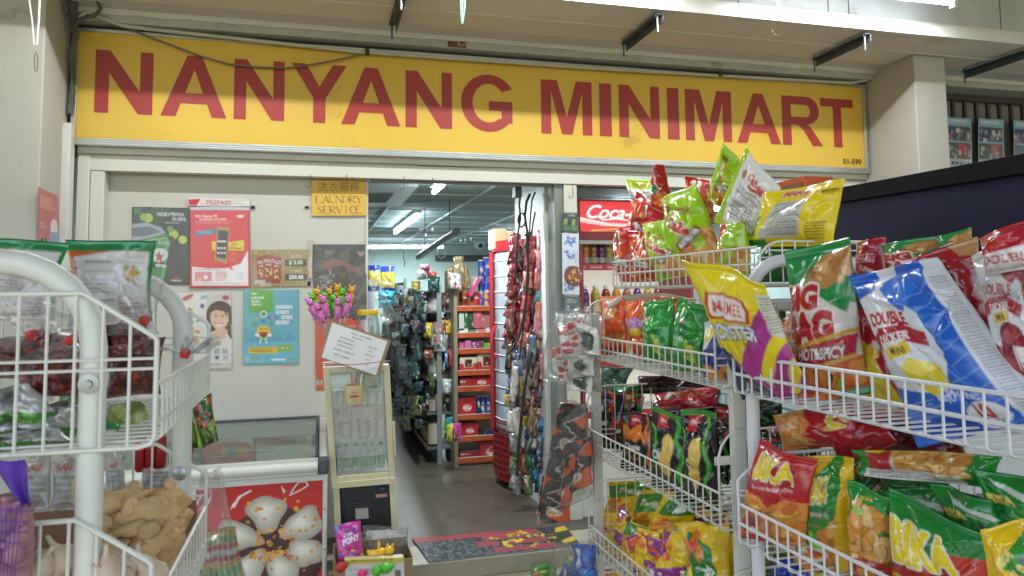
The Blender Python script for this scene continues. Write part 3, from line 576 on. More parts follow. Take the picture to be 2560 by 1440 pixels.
def serif(c, t, cx, cy, h, w, col):
    """capital letters with thick and thin strokes and slab ends"""
    G = {'L': 'TL-BL t,BL-BR n,BR-br n', 'A': 'BL-TM n,TM-BR t,al-ar n', 'U': 'TL-bl t,bl-BM t,BM-br n,br-TR n', 'N': 'BL-TL n,TL-BR t,BR-TR n', 'D': 'TL-BL t,TL-dr n,dr-er t,er-BL n', 'R': 'TL-BL t,TL-pr n,pr-qr t,qr-ml n,ml-BR t', 'Y': 'TL-MM t,TR-MM n,MM-BM t', 'S': 'tr-TM n,TM-tl n,tl-mr t,mr-BM n,BM-sl n', 'E': 'TL-BL t,TL-TR n,ml-MM n,BL-BR n', 'V': 'TL-BM t,BM-TR n', 'I': 'TM-BM t', 'C': 'tr-TM n,TM-cl t,cl-BM t,BM-BR n'}
    K = dict(TL=(0, 0), TR=(1, 0), BL=(0, 1), BR=(1, 1), TM=(.5, 0), BM=(.5, 1), ML=(0, .5), MM=(.5, .5), MR=(1, .5), al=(.2, .66), ar=(.8, .66), bl=(0, .8), br=(1, .8), dr=(.95, .3), er=(.95, .7), pr=(.9, .1), qr=(.9, .4), ml=(0, .5), tr=(.92, .2), tl=(.05, .25), mr=(.95, .75), sl=(.03, .85), cl=(0, .5))
    n = len(t); k = c.h/c.w
    for i, ch in enumerate(t):
        x0 = cx+(i-n/2+.5)*w*1.22-w/2
        for s in G[ch].split(','):
            ab, th = s.split(); a, b = ab.split('-'); a, b = K[a], K[b]
            c.line([(x0+a[0]*w, cy-h/2+a[1]*h), (x0+b[0]*w, cy-h/2+b[1]*h)], .024 if th == 't' else .011, col)
        if ch in 'LAINRYVUE':
            for p in ((0, 0), (1, 0), (0, 1), (1, 1)):
                if ch in 'IY' and p[1]: p = (.5, 1)
                if (ch == 'A' and p[1] == 0) or (ch == 'V' and p[1] == 1) or (ch == 'U' and p[1] == 1) or (ch in 'R' and p == (1, 0)): continue
                if ch == 'I': p = (.5, p[1])
                c.rect(x0+p[0]*w-.014, cy-h/2+p[1]*h-.008, x0+p[0]*w+.014, cy-h/2+p[1]*h+.008, col)
    return c
def laundry():
    c = A(230, 160, 'e6b53a', 5); c.text('洗衣服務', .5, .19, .25, '3c2f20', None, 0, 0, 1, 0, -.004); serif(c, 'LAUNDRY', .5, .54, .19, .1, '3c2f20'); serif(c, 'SERVICE', .5, .83, .2, .098, '3c2f20'); c.fine(.1, .95, .9, .965, 1, 'b08a34'); return c
poster('yellow notice reading LAUNDRY SERVICE in Chinese and English', laundry(), [(778, 450), (915, 450), (916, 539), (780, 540)], (130, 90), 'notice', 4.645, PAPER, 'notice')
def game():
    c = A(180, 240, '23242c', 6); c.bits(0, 0, 1, 1, 200, ['2f2f38', '1a1b20', '3a3a42', '4a4440', '141519'], (.03, .09)); c.poly([(.1, .3), (.35, .18), (.6, .22), (.95, .4), (.6, .34), (.4, .38), (.3, .34)], '7a443c'); c.poly([(.35, .3), (.6, .28), (.75, .6), (.6, 1), (.3, 1), (.3, .6)], '2a2624')
    for x, y, r, k in ((.3, .08, .06, '6a5748'), (.9, .1, .05, '8a7a6a'), (.22, .42, .05, '6e655c'), (.55, .38, .05, '5a4638'), (.84, .3, .04, '6a5c52'), (.15, .55, .06, '4a4a52'), (.8, .55, .05, '3f444e')): c.ell(x, y, r, r*1.2, k); c.ell(x, y-r*.6, r*1.1, r*.6, '17171b')
    c.bits(.1, .35, .4, .55, 20, ['8d8c88', '6a6a6a', 'a5a39c'], (.008, .02)); c.line([(.1, .62), (.3, .5)], .012, '9a9a98'); c.line([(0, .7), (.15, .66)], .02, '4c7ab0'); c.bits(0, .7, 1, 1, 60, ['2c3038', '3a3d42', '55585c', '1d2026'], (.02, .05)); return c
poster('dark game poster of armed figures behind the toy pens', game(), [(782, 611), (916, 611), (917, 800), (783, 798)], (90, 120))
def orange():
    c = A(120, 170, 'cf4a22', 7); c.fine(.4, .1, .9, .2, 2, 'e0936a'); c.rect(.02, .86, .14, .93, '2a2a2a'); [c.rect(.02+.02*i, .86, .03+.02*i, .93, 'd9d0c8') for i in range(6)]; c.rect(.55, .2, .9, .6, 'b8421f'); return c
poster('orange red poster half hidden behind the clipboard and glass cooler', orange(), [(788, 796), (915, 796), (915, 975), (790, 975)], (50, 70))
def lady():
    c = A(200, 280, 'd8d5cd', 8); c.rect(.55, 0, 1, 1, 'c9c2b8'); c.ell(.9, .06, .045, .035, 'b8324a'); c.ell(.5, .07, .05, .05, 'd8d8dc'); [c.line([(.44+.03*i, .08), (.47+.02*i, .03)], .01, '4a4a80') for i in range(5)]; c.ell(.47, .17, .03, .03, '55559a'); c.ell(.2, .06, .09, .03, 'c24a4a', -.5); c.ell(.22, .24, .06, .05, 'c9602f'); c.text('juscool', .22, .38, .05, '2c3a30', None, 0, 0, .95, 0, .02); c.ell(.4, .36, .04, .015, '3f9a3a', -.5); c.bits(.05, .46, .4, .62, 16, ['cf8a4a', 'd9a070', 'c7622f'], (.03, .06))
    c.ell(.79, .30, .18, .2, '4a3128'); c.poly([(.56, .3), (.62, .2), (.98, .25), (1, .6), (.9, .62), (.86, .5), (.64, .52), (.55, .46)], '4a3128'); c.poly([(.66, .5), (.9, .5), (1, .64), (1, .8), (.55, .8), (.6, .62)], 'd9cfc4'); c.poly([(.7, .42), (.86, .42), (.9, .6), (.72, .62)], 'd9ac90'); c.ell(.78, .33, .12, .15, 'e0b89c'); c.poly([(.62, .26), (.7, .15), (.9, .17), (.93, .34), (.86, .24), (.72, .22)], '523830'); c.line([(.7, .31), (.745, .3)], .012, '3a2a24'); c.line([(.81, .3), (.86, .31)], .012, '3a2a24'); c.line([(.69, .28), (.75, .27)], .007, '5a4034'); c.line([(.8, .27), (.87, .28)], .007, '5a4034'); c.line([(.785, .33), (.77, .37), (.79, .375)], .006, 'c08c74'); c.poly([(.71, .405), (.85, .40), (.8, .44), (.75, .44)], 'eee6e0'); c.line([(.7, .402), (.78, .41), (.86, .398)], .008, 'b4605a'); c.ell(.8, .54, .1, .055, 'd9ac90', -.5); [c.line([(.74+.04*i, .52), (.78+.04*i, .47)], .02, 'e0b498') for i in range(3)]
    c.rect(.5, .7, .98, .92, 'd9d8d6'); [(c.rect(.52+.15*i, .72, .64+.15*i, .9, 'bfc2c2'), c.fine(.53+.15*i, .74, .63+.15*i, .8, 3, '50606a'), c.ell(.58+.15*i, .85, .025, .02, ['b3482f', '5a2330', 'cf9a8a'][i])) for i in range(3)]; c.fine(.3, .93, .9, .96, 1, '9c9a94'); return c
poster('white poster of a smiling woman with long dark hair beside fruit drawings', lady(), [(440, 733), (578, 733), (580, 922), (440, 923)], (90, 126))
def msg():
    c = A(200, 270, '5ea6b6', 9); c.rect(.0, .7, 1, 1, '62b0c4'); c.poly([(.1, .0), (.53, 0), (.53, .3), (.1, .32)], '58a02c'); [c.text(t, .14+.0115*len(t), .055+.05*i, .042, 'e4ecdc', None, 0, 0, .8, 0, .02) for i, t in enumerate(('Enjoy', 'Unlimited', 'Social', 'Messaging'))]
    for i, (x, w) in enumerate(((.58, .3), (.58, .24), (.68, .2), (.58, .24))): c.rect(x, .21+.07*i, x+w, .26+.07*i, 'cfdde0'); c.fine(x+.03, .225+.07*i, x+w-.1, .245+.07*i, 1, '7a9aa4'); c.ell(x+w-.04, .235+.07*i, .01, .01, 'd98a3a')
    c.ell(.36, .33, .045, .045, 'e6ece8'); c.ell(.36, .33, .032, .032, '3f9a4a'); c.rect(.44, .36, .6, .4, '6f4a90'); c.text('Viber', .53, .38, .025, 'd9d0e4'); c.ell(.25, .39, .022, .022, 'c9a02a'); c.ell(.36, .42, .022, .022, '3a6fb8'); c.ell(.2, .47, .035, .03, '4f9a5a'); c.ell(.5, .46, .026, .026, '4f9a8a')
    for i in range(14): c.rect(.1+.06*i, .68-.02*(i*7 % 5)-.02, .14+.06*i, .7, '4a94ac')
    c.ell(.36, .57, .09, .09, 'e8bc22'); c.poly([(.27, .57), (.45, .57), (.42, .63), (.3, .63)], 'b83a2a'); c.line([(.3, .54), (.33, .525), (.35, .54)], .01, '5a4010'); c.line([(.38, .54), (.41, .525), (.43, .54)], .01, '5a4010'); c.ell(.25, .61, .03, .025, 'e4e6e8'); c.ell(.47, .61, .03, .025, 'e4e6e8'); c.rect(.33, .6, .4, .65, '34444a'); c.line([(.32, .66), (.3, .72)], .015, 'e4e6e8'); c.line([(.4, .66), (.42, .72)], .015, 'e4e6e8')
    c.rect(.1, .77, .62, .86, 'd9b82a'); c.fine(.13, .79, .58, .81, 1, '8a7420'); c.fine(.13, .82, .6, .84, 1, '4f4414'); c.rect(.62, .74, .88, .84, '7fae3a'); c.text('$6337', .76, .79, .04, 'e4ecd0', '3a6a2a', .006); c.rect(.03, .89, .36, .97, '8cc0cc'); c.fine(.13, .9, .35, .96, 3, '4f7a84'); c.rect(.5, .93, .76, .955, 'dfe6e4'); c.rect(.8, .925, .98, .955, '6fae5a'); return c
poster('light blue poster reading Enjoy Unlimited Social Messaging with yellow smiling face', msg(), [(609, 724), (747, 724), (747, 909), (607, 911)], (90, 126))
def redp():
    c = A(90, 170, 'b3303a', 10); c.fine(.1, .1, .8, .3, 6, 'd9868c'); c.ell(.75, .55, .1, .14, 'd8d2d0'); c.rect(.5, .62, 1, 1, '7a86ae'); c.fine(.1, .5, .4, .6, 2, 'd9868c'); return c
poster('small red poster on the side of the left wall pillar', redp(), [(95, 467), (147, 490), (149, 640), (95, 640)], (40, 76), X=-1.338)
TAPE = mat('black_tape', '17171a', .6)
for i, (x, y, a, b) in enumerate(((627, 514, 11, 8), (762, 515, 11, 6), (769, 703, 8, 11))):
    t = Q([(x, y), (x+a, y+1), (x+a-1, y+b), (x, y+b)], Y=4.649); one('tape_piece', MB().prism(t, (0, .002, 0)), TAPE, ('black tape square at the top right corner of the red phone poster', 'black tape scrap on the white wall left of the laundry notice', 'black tape square between the gold price poster and the dark game poster')[i], 'tape', 'tape pieces on the white wall')
c = A(40, 100, 'c9bfae', 11); c.bits(0, 0, 1, 1, 14, ['c98a4a', 'd9a86a', 'b9b0a0'], (.04, .1)); poster('torn paper label left of the dark game poster', c, [(772, 598), (782, 598), (780, 700), (769, 692)], (10, 24), 'torn_label', 4.65, PAPER, 'label')
def wmarks():
    return None
# stickers on the door post
P0 = 4.553
def mon():
    c = A(70, 80, '17231c', 12); c.text('STICKERS', .55, .14, .09, 'b8c9a8', None, 0, 0, .8); c.fine(.1, .03, .9, .08, 1, '8aa07a'); [c.line([(.14+.07*i, .34), (.13+.07*i, .6+.06*(i % 2))], .05, '7fae2a') for i in range(3)]; [c.line([(.64+.07*i, .34), (.63+.07*i, .62)], .05, '7fae2a') for i in range(3)]; c.rect(.05, .66, .45, .9, '2f7a3a'); c.rect(.55, .66, .95, .9, '2f7a3a'); return c
poster('dark green sticker sheet on the white door post', mon(), [(1407, 531), (1446, 532), (1445, 582), (1405, 579)], (34, 40), 'sticker', P0, None, 'sticker')
def candy():
    c = A(70, 230, 'd3d9e2', 13)
    for k in range(4): c.ell(.5, .12+.25*k, .07, .05, '4a6fb8', .3*k); c.bits(.15, .04+.25*k, .9, .2+.25*k, 16, ['5a7cc0', '8fa6d6', '3f5ea8', 'b9c6e2'], (.015, .035)); c.text('Ice', .5, .1+.25*k, .04, 'eef0f4', None, 0, .3)
    return c
poster('tall blue and white candy poster on the white door post', candy(), [(1405, 583), (1447, 585), (1449, 738), (1406, 736)], (34, 100), 'poster', P0)
c = A(100, 100, '7a4a34', 14); c.bits(.1, .1, .9, .9, 40, ['a0603f', '5a3226', 'c98a5a', 'd9b08a', '3a221c', 'b83a2a'], (.03, .09)); c.ell(.5, .3, .14, .12, 'c9926a'); c.bits(.2, .6, .8, .75, 8, ['c23a2a', 'd9a03a'], (.04, .07))
rb_ = sheet_mb(Q([(1411, 663), (1457, 666), (1457, 716), (1411, 713)], Y=4.548), c, (32, 32), .002); cen = np.mean(np.array(rb_.v), 0)
rv = np.array(rb_.v); d = rv-cen; R_ = np.abs(d[:, 0]).max(); Rz = np.abs(d[:, 2]).max(); u_, v_ = d[:, 0]/R_, d[:, 2]/Rz; rv[:, 0] = cen[0]+R_*u_*np.sqrt(np.clip(1-v_**2/2, 0, 1)); rv[:, 2] = cen[2]+Rz*v_*np.sqrt(np.clip(1-u_**2/2, 0, 1)); rb_.v = [tuple(p) for p in rv]
one('round_sticker', rb_, GLOSSP, 'round brown food sticker overlapping the candy poster edge', 'sticker', smooth=True)
c = A(70, 100, '2f3336', 15); c.rect(.06, .05, .94, 1, '55626a'); c.fine(.2, .12, .8, .3, 3, 'a8b4b8'); c.bits(.1, .4, .9, .95, 14, ['9ab0bc', '7a8e9c', 'c0ccd4'], (.04, .08))
poster('small black framed grey notice below the candy poster', c, [(1408, 740), (1452, 742), (1453, 800), (1409, 797)], (30, 42), 'framed_notice', P0, None, 'notice', .006)

# ------------------------------------------------------------------ chest freezer
FY = 3.98
fz = thing('chest_freezer', 'white chest freezer with sliding glass lid and big red ice cream picture on its front', 'freezer', (-.45, 4.3, 0))
FW = mat('freezer_white', 'd3d1c6', .35, var=.05, stain='86806c', ss=7, sth=.72)
xR = U(818, 1300, Y=FY)[0]; zt = U(800, 1186, Y=FY)[2]; xl = -1.05
obj('cabinet', MB().box(xl, xR, FY, 4.62, .06, zt), FW, fz, bevel=.012)
zl = U(800, 1148, Y=FY)[2]
obj('front_bumper', MB().tube([(xl, FY+.004, (zt+zl)/2), (xR-.05, FY+.004, (zt+zl)/2)], .028, 12).box(xl, xR-.05, FY+.004, FY+.05, zt+.001, zl), FW, fz)
obj('corner_cap', MB().box(xR-.048, xR+.006, FY-.022, FY+.05, zt+.002, zl+.006), mat('dark_plastic', '4a4d52', .5), fz, bevel=.012)
side = [(FY+.05, zl-.02), (FY+.05, zl), (4.2, zl+.085), (4.45, zl+.12), (4.6, zl+.115), (4.6, zl-.02)]
obj('lid_end', MB().prism([(xR-.045, y, z) for y, z in side], (.045, 0, 0)), FW, fz, bevel=.006)
obj('lid_seal', MB().tube([(xR-.052, y, z+.004) for y, z in side[1:5]], .011, 6).tube([(xl, 4.6, zl+.116), (xR-.04, 4.6, zl+.116)], .01, 6), mat('dark_plastic', ''), fz)
def glassmat(name, tint='edf4f1', g=.04):
    return filmmat(name, tint, g, .03, 3, .02, .02)
GL = glassmat('lid_glass')
gm = MB()
for a, b in zip(side[1:4], side[2:5]): gm.prism([(xl, a[0], a[1]), (xR-.05, a[0], a[1]), (xR-.05, b[0], b[1]), (xl, b[0], b[1])], (0, 0, .004))
obj('glass_lid', gm, GL, fz)
obj('lid_rail', MB().tube([U(612, 1127, Y=4.14), U(742, 1123, Y=4.14)], .006, 6), mat('rail_mint', '9fc9c0', .3), fz)
obj('inner_tub', MB().box(xl+.03, xR-.06, FY+.06, 4.57, zt-.02, zt+.004), mat('tub_grey', 'a9a99e', .7), fz)
def icecream():
    c = Cv(420, 420, 'c02a28', 20)
    for P in ([(.08, .1), (.02, .2), (.05, .2)], [(.12, .06), (.05, .18), (.08, .19)], [(.38, .06), (.28, .16), (.26, .22)], [(.66, .02), (.7, .08), (.68, .1)]): c.poly(P+[P[0]], 'e9dcd6')
    c.line([(.42, .05), (.33, .1), (.29, .19)], .02, 'e9dcd6'); c.line([(.74, .1), (.8, .0), (.86, .0), (.88, .04), (.82, .08), (.73, .12)], .012, 'e9dcd6'); c.line([(.04, .06), (.0, .14)], .02, 'e9dcd6')
    c.ell(.6, .68, .42, .46, '3c2622'); c.ell(.6, .62, .4, .4, '4a302a')
    for an, R_, rx, ry in ((-1.75, .28, .18, .145), (-.55, .27, .18, .14), (-2.85, .29, .20, .135), (.42, .28, .16, .13), (2.3, .31, .21, .145), (1.3, .28, .19, .125)):
        cx, cy = .6+R_*math.cos(an), .56+R_*math.sin(an)
        for q in range(10):
            t = q/9; v = int(168+t*66); k = 1-.75*t; P = []
            for j in range(40):
                th = 2*math.pi*j/40; w_ = 1+.09*math.sin(3*th+an*5)+.06*math.sin(5*th+an*3); x_, y_ = rx*w_*k*math.cos(th), ry*w_*k*math.sin(th)*(1-.28*math.cos(th+math.pi)); P.append((cx-.02*t+x_*math.cos(an)-y_*math.sin(an), cy-.03*t+x_*math.sin(an)+y_*math.cos(an)))
            c.poly(P, '%02x%02x%02x' % (v, v-8, max(0, v-26)))
    c.bits(.4, .4, .78, .72, 46, ['cf8a3a', 'd99a48', 'b9742c', 'e0aa5c'], (.012, .032), lambda x, y: (x-.58)**2+(y-.55)**2 < .034); c.bits(.2, .2, 1, .85, 34, ['cf8a3a', 'd99a48', 'c07c30'], (.012, .028)); c.bits(.15, .12, .9, .3, 6, ['d9a52a'], (.015, .025)); c.line([(.0, .9), (.2, 1)], .05, 'c98a42'); return c
pq = Q([(556, 1210), (812, 1206), (812, 1500), (556, 1510)], Y=FY-.003)
xa, xb = pq[0][0], U(806, 1300, Y=FY)[0]; z1 = U(700, 1208, Y=FY)[2]
pqd = [np.array(p) for p in ((xa-.12, FY-.003, z1), (xb, FY-.003, z1), (xb, FY-.003, z1-.52), (xa-.12, FY-.003, z1-.52))]
obj('front_picture', sheet_mb(pqd, (lambda c: c)(icecream()), (190, 170), .0015), PAPER, fz, smooth=True)
for z in (.5, .3): obj('screw', MB().lathe([(.004, 0), (.004, .002)], (xR-.012, FY-.002, z), 8, (0, -1, 0)), mat('dark_plastic', ''), fz)
ic = [((690, 1110), 'd9d6c8'), ((720, 1108), '4f6a8a'), ((665, 1118), '8a5a44'), ((600, 1112), 'c9a88a'), ((560, 1118), '9a8a7a'), ((750, 1102), '6a7a5a')]
for i, ((x, y), k) in enumerate(ic):
    p = U(x, y, Z=zt+.02); c = A(40, 30, k, 30+i); c.bits(.1, .1, .9, .9, 10, [k, 'c9602f', '8a4a3a', 'd9c9a8'], (.06, .14))
    one('ice_cream_box', sheet_mb([p+np.array(t) for t in ((-.05, .04, 0), (.05, .04, 0), (.05, -.04, -.004), (-.05, -.04, -.004))], c, (12, 10), .03), PAPER, ('white ice cream box in the middle under the freezer glass', 'blue ice cream box under the freezer glass', 'brown ice cream box beside the white one under the freezer glass', 'tan ice cream box at the left under the freezer glass', 'grey brown ice cream box leftmost under the freezer glass', 'olive ice cream box nearest the right end under the freezer glass')[i], 'ice cream box', 'ice cream boxes in the freezer', smooth=True)

# ------------------------------------------------------------------ narrow glass cooler
CYF = 4.04
CT = [U(808, 920, Y=CYF), U(974, 912, Y=CYF), U(988, 1196, Y=CYF), U(827, 1210, Y=CYF)]
def FR(u, v, w): return bil(CT, np.array(u, float), np.array(v, float))+np.array([0, .36*w, 0])
def fbox(mb, u0, u1, v0, v1, w0, w1, mi=0):
    return mb.hexa([FR(u0, v1, w0), FR(u1, v1, w0), FR(u1, v1, w1), FR(u0, v1, w1)], [FR(u0, v0, w0), FR(u1, v0, w0), FR(u1, v0, w1), FR(u0, v0, w1)], mi)
ck = thing('glass_cooler', 'narrow worn cream glass-door drinks cooler standing between the freezer and the doorway', 'cooler', (.25, 4.2, .14))
CF = mat('aged_cream', 'c9c09c', .45, var=.08, stain='5a4a34', ss=9, sth=.66)
b = MB(); fbox(b, 0, .1, 0, 1, 0, .12); fbox(b, .9, 1, 0, 1, 0, .12); fbox(b, .101, .899, 0, .05, .0, .12); fbox(b, .101, .899, .94, 1.0, 0, .12)
obj('door_frame', b, CF, ck, bevel=.004)
b = MB(); fbox(b, .12, .88, .055, .935, .05, .06); obj('door_glass', b, filmmat('wrapped_glass', 'f8faf8', .03, .08, 30, .5, .12), ck)
b = MB(); [fbox(b, u, u+.03, .971, 1.0, .125, 1) for u in (0, .97)]; fbox(b, 0, 1, .0, .03, .125, .2); fbox(b, 0, 1, .0, .03, .9, 1); fbox(b, .03, .97, .975, 1.05, .125, 1); fbox(b, .03, .97, .03, .97, .97, 1); [fbox(b, u, u+.03, .03, .97, .93, 1) for u in (0, .97)]
obj('body', b, mat('cooler_lining', 'eeeee8', .5), ck)
b = MB(); fbox(b, .005, .015, .03, .97, .125, .93); fbox(b, .985, .995, .03, .97, .125, .93); fbox(b, .03, .97, .01, .02, .2, .9); obj('side_glass', b, glassmat('cooler_glass'), ck)
b = MB(); fbox(b, 1.0, 1.03, .5, .8, -.06, .0); obj('handle', b, CF, ck, bevel=.003)
for v in (.24, .38, .51, .66, .8):
    b = MB()
    for k in range(9): b.tube([FR(.05+.1125*k, v, .14), FR(.05+.1125*k, v, .95)], .0018, 5)
    for w_ in (.14, .5, .9): b.tube([FR(.04, v, w_), FR(.96, v, w_)], .0022, 5)
    obj('wire_shelf', b, WHITE, ck)
B2 = [U(828, 1206, Y=CYF), U(988, 1192, Y=CYF), U(996, 1326, Y=CYF), U(834, 1338, Y=CYF)]
def gb(mb, u0, u1, v0, v1, w0, w1, mi=0):
    g = lambda u, v, w: bil(B2, np.array(u, float), np.array(v, float))+np.array([0, .36*w, 0])
    return mb.hexa([g(u0, v1, w0), g(u1, v1, w0), g(u1, v1, w1), g(u0, v1, w1)], [g(u0, v0, w0), g(u1, v0, w0), g(u1, v0, w1), g(u0, v0, w1)], mi)
b = MB(); gb(b, 0, 1, 0, .12, -.03, 1); gb(b, .02, .12, .121, 1, 0, .1); gb(b, .9, 1, .121, 1, 0, .1); obj('base_frame', b, CF, ck, bevel=.003)
b = MB(); gb(b, .121, .899, .121, 1, .08, .9); obj('motor_box', b, mat('motor_black', '17181a', .5), ck)
b = MB(); [gb(b, .2, .6, .45+.05*k, .47+.05*k, .06, .08) for k in range(8)]; obj('vent', b, mat('vent_grey', '3a3c3c', .5), ck)
b = MB(); gb(b, .35, .55, .55, .75, .045, .058); obj('label_plate', b, mat('plate', 'a9a49a', .4), ck); b = MB(); gb(b, .68, .86, .32, .38, .06, .08); obj('label_plate', b, mat('plate_pink', 'c08a7a', .4), ck)
b = MB().lathe([(.012, 0), (.012, .02), (.008, .03)], bil(B2, np.array(.78), np.array(.2))+np.array([0, .02, 0]), 12, (0, -1, 0)); obj('knob', b, mat('knob_blue', '2f4460', .5), ck)
CUP = mat('cup_white', 'cfc8ba', .5, var=.06)
for r_ in range(4):
    for k in range(6):
        v = (.38, .51, .66, .66)[r_]; p = FR(.15+.135*k, v-.005, .3 if r_ < 3 else .55); h = .092
        c = MB().lathe([(.016, 0), (.021, h*.9), (.0235, h*.92), (.0235, h), (.012, h)], p, 14)
        t = thing('yoghurt_cup', 'pale drink cup in the rows on the middle shelves of the glass cooler', 'cup', p, 'pale drink cups in the glass cooler'); obj('cup', c, mat('cup_'+'abcd'[r_], ('ece6dd', 'ead3c4', 'ecd8cb', 'e8e2d8')[r_], .5, var=.08, vs=30), t)
for k in range(6):
    p = FR(.13+.135*k, .935, .3); t = thing('green_bottle', 'small green labelled drink bottle on the cooler bottom shelf', 'bottle', p, 'green labelled bottles in the glass cooler')
    obj('bottle', MB().lathe([(.018, 0), (.02, .01), (.02, .085), (.009, .115), (.009, .125)], p, 14), mat('milk_white', 'c3cbbd', .35), t); obj('label_band', MB().lathe([(.0205, .02), (.0205, .075)], p, 14), mat('label_green', '5f9a4a' if 1 else '', .5, var=.3, vs=60), t); obj('cap', MB().lathe([(.0105, .125), (.0105, .138)], p, 12), mat('cap_green', '4f9a3a', .4), t)
for k, (u, cc) in enumerate(((.55, '7f9a5a'), (.68, 'b9ae52'), (.8, '5f8a4a'))):
    p = FR(u, .25, .35); one('drink_pack', bag_mb([p+np.array(t) for t in ((-.03, 0, .12), (.03, 0, .12), (.03, 0, 0), (-.03, 0, 0))], A(30, 50, cc, k).bits(0, .2, 1, .8, 10, ['c9c06a', '4f7a3a', 'a9b87a'], (.06, .14)), (12, 16), .015, k), FOIL, ('dull green drink pack on the top shelf of the cooler, left one', 'yellowish drink pack on the top shelf of the cooler, middle one', 'dark green drink pack on the top shelf of the cooler, right one')[k], 'drink pack', smooth=True)
# cup of straws fixed on the glass
p = U(884, 1010, Y=4.0); t = thing('straw_holder', 'cream cup of white straws hanging on the cooler door', 'cup', p)
obj('cup', MB().lathe([(.040, 0), (.046, .015), (.047, .1), (.044, .1), (.040, .02)], p, 20), mat('cup_cream', 'cdb98a', .45), t)
V, T = glyphs('Vitagen', .02)
obj('print', MB().add([(p[0]+v[0]*.011, p[1]-.0485+.4*(v[0]*.011)**2/.047, p[2]+.066+v[1]*.011) for v in V], [tuple(map(int, q)) for q in T]).box(p[0]-.022, p[0]+.022, p[1]-.0484, p[1]-.0475, p[2]+.04, p[2]+.05), mat('print_red', 'a8342c', .5), t, smooth=False)
rg = random.Random(4)
for i in range(7):
    a, r = rg.uniform(0, 6.28), .026; q = p+np.array([r*math.cos(a), r*math.sin(a), .03]); obj('straw', MB().tube([q, q+np.array([rg.uniform(-.02, .03), rg.uniform(-.01, .01), .125])], .0035, 6), mat('straw_'+'rw'[i % 3 > 0], 'd9d5cc' if i % 3 else 'c98a8a', .4), t)
# clipboard
q = Q([(822, 800), (979, 852), (946, 943), (799, 894)], Y=3.985); q = [a+np.array([0, dy, 0]) for a, dy in zip(q, (.03, .03, -.0, -.0))]
cb = thing('clipboard', 'brown card with a handwritten white price list leaning on top of the cooler', 'clipboard', np.mean(q, 0))
obj('board', sheet_mb(q, A(20, 20, '8f7350', 1).grain(.1), (8, 8), .004), PAPER, cb)
c = A(240, 150, 'd3d2cf', 41); 
for x, y, t_, h in ((.42, .1, 'WALLS', .045), (.62, .1, 'ICE CREAM', .045), (.5, .2, 'ABSOLUTELY', .04)): c.text(t_, x, y, h*1.15, '2c3048', None, 0, 0, .9, .25, .008)
for i, (a_, b_, d_) in enumerate((('MAGNUM  $3.50', '5 FOR $10.00', .31), ('MAGNUM MINI 6', '$7.50', .42), ('PADDLE POP $1.20', '2 FOR $2.20', .53), ('THE 3IN1 CORNETTO', '$5.90', .66), ('THE VAL BARREL', '$5.90', .8))): c.text(a_, .33, d_, .055, '2c3048', None, 0, 0, .8, .25, .008); c.text(b_, .78, d_+.01, .055, '2c3048', None, 0, 0, .8, .25, .008)
q2 = [bil(q, np.array(u), np.array(v))+np.array([0, -.002, 0]) for u, v in ((.06, .04), (.95, .05), (.95, .97), (.03, .98))]
obj('paper', sheet_mb(q2, c, (120, 76), .0008, 0, .0006), PAPER, cb)
obj('string', MB().tube([U(800, 908, Y=3.99), U(880, 912, Y=3.965), U(975, 902, Y=3.99)], .0025, 5), mat('pink_string', 'b86a78', .7), cb)
# jar with yellow lid
p = U(919, 905, Y=4.12); t = thing('sweet_jar', 'clear plastic jar with a yellow screw lid on top of the cooler', 'jar', p)
r = abs(U(945, 790, Y=4.12)[0]-U(893, 790, Y=4.12)[0])/2; h = U(919, 788, Y=4.12)[2]-p[2]
obj('body', MB().lathe([(r*1.0, 0), (r*1.15, .02), (r*1.15, h*.75), (r*.95, h)], p, 20), filmmat('jar_clear', 'e6ece6', .08, .05, 8, .05, .06), t)
obj('lid', MB().lathe([(r*1.02, h), (r*1.04, h+.004), (r*1.04, h+.024), (r*.98, h+.03), (r*.97, h+.03)], p, 24), mat('lid_yellow', 'd9b21c', .4), t)
rg = random.Random(9)
for i, (dx, dz, cc) in enumerate(((-.02, .03, 'b8432f'), (.02, .035, 'c9a06a'), (0, .075, 'd9d0c4'), (.025, .085, 'b83a30'), (-.025, .09, 'c98a4a'))): obj('sweet', MB().blob(p+np.array([dx, -.01, dz]), (.02, .02, .018), i, 6), mat('sweet_'+'abcde'[i], cc, .4), t)
# animal topped pens
PK, OG, GN = mat('toy_pink', 'cf6fae', .35), mat('toy_orange', 'd9921f', .35), mat('toy_green', '4fb52a', .35)
base = U(842, 860, Y=4.1)
obj_c = None
cup = thing('pen_tub', 'clear tub holding the animal pens behind the clipboard', 'tub', base); obj('tub', MB().lathe([(.05, -.03), (.06, .06), (.058, .06), (.048, -.028)], base, 18), filmmat('jar_clear', ''), cup)
pens = [(772, 752, PK), (793, 764, PK), (808, 745, PK), (844, 752, PK), (871, 744, PK), (791, 728, OG), (822, 726, OG), (844, 718, OG), (879, 722, OG), (780, 738, GN), (811, 736, GN), (833, 742, GN), (856, 726, GN)]
lab = {0: 'pink animal topped pen leaning farthest left in the bunch', 1: 'pink animal topped pen, second from the left at the front of the bunch', 2: 'pink animal topped pen just right of the two leftmost pink ones', 3: 'pink animal topped pen in the middle of the bunch', 4: 'pink animal topped pen at the right end of the bunch', 5: 'orange animal topped pen behind the left pink pens', 6: 'orange animal topped pen standing in the middle left of the bunch', 7: 'orange animal topped pen in the middle at the top of the bunch', 8: 'orange animal topped pen at the right end of the bunch', 9: 'green animal topped pen mostly hidden at the left of the bunch', 10: 'green animal topped pen between the left pink and orange pens', 11: 'green animal topped pen low in the middle of the bunch', 12: 'green animal topped pen right of centre at the top of the bunch'}
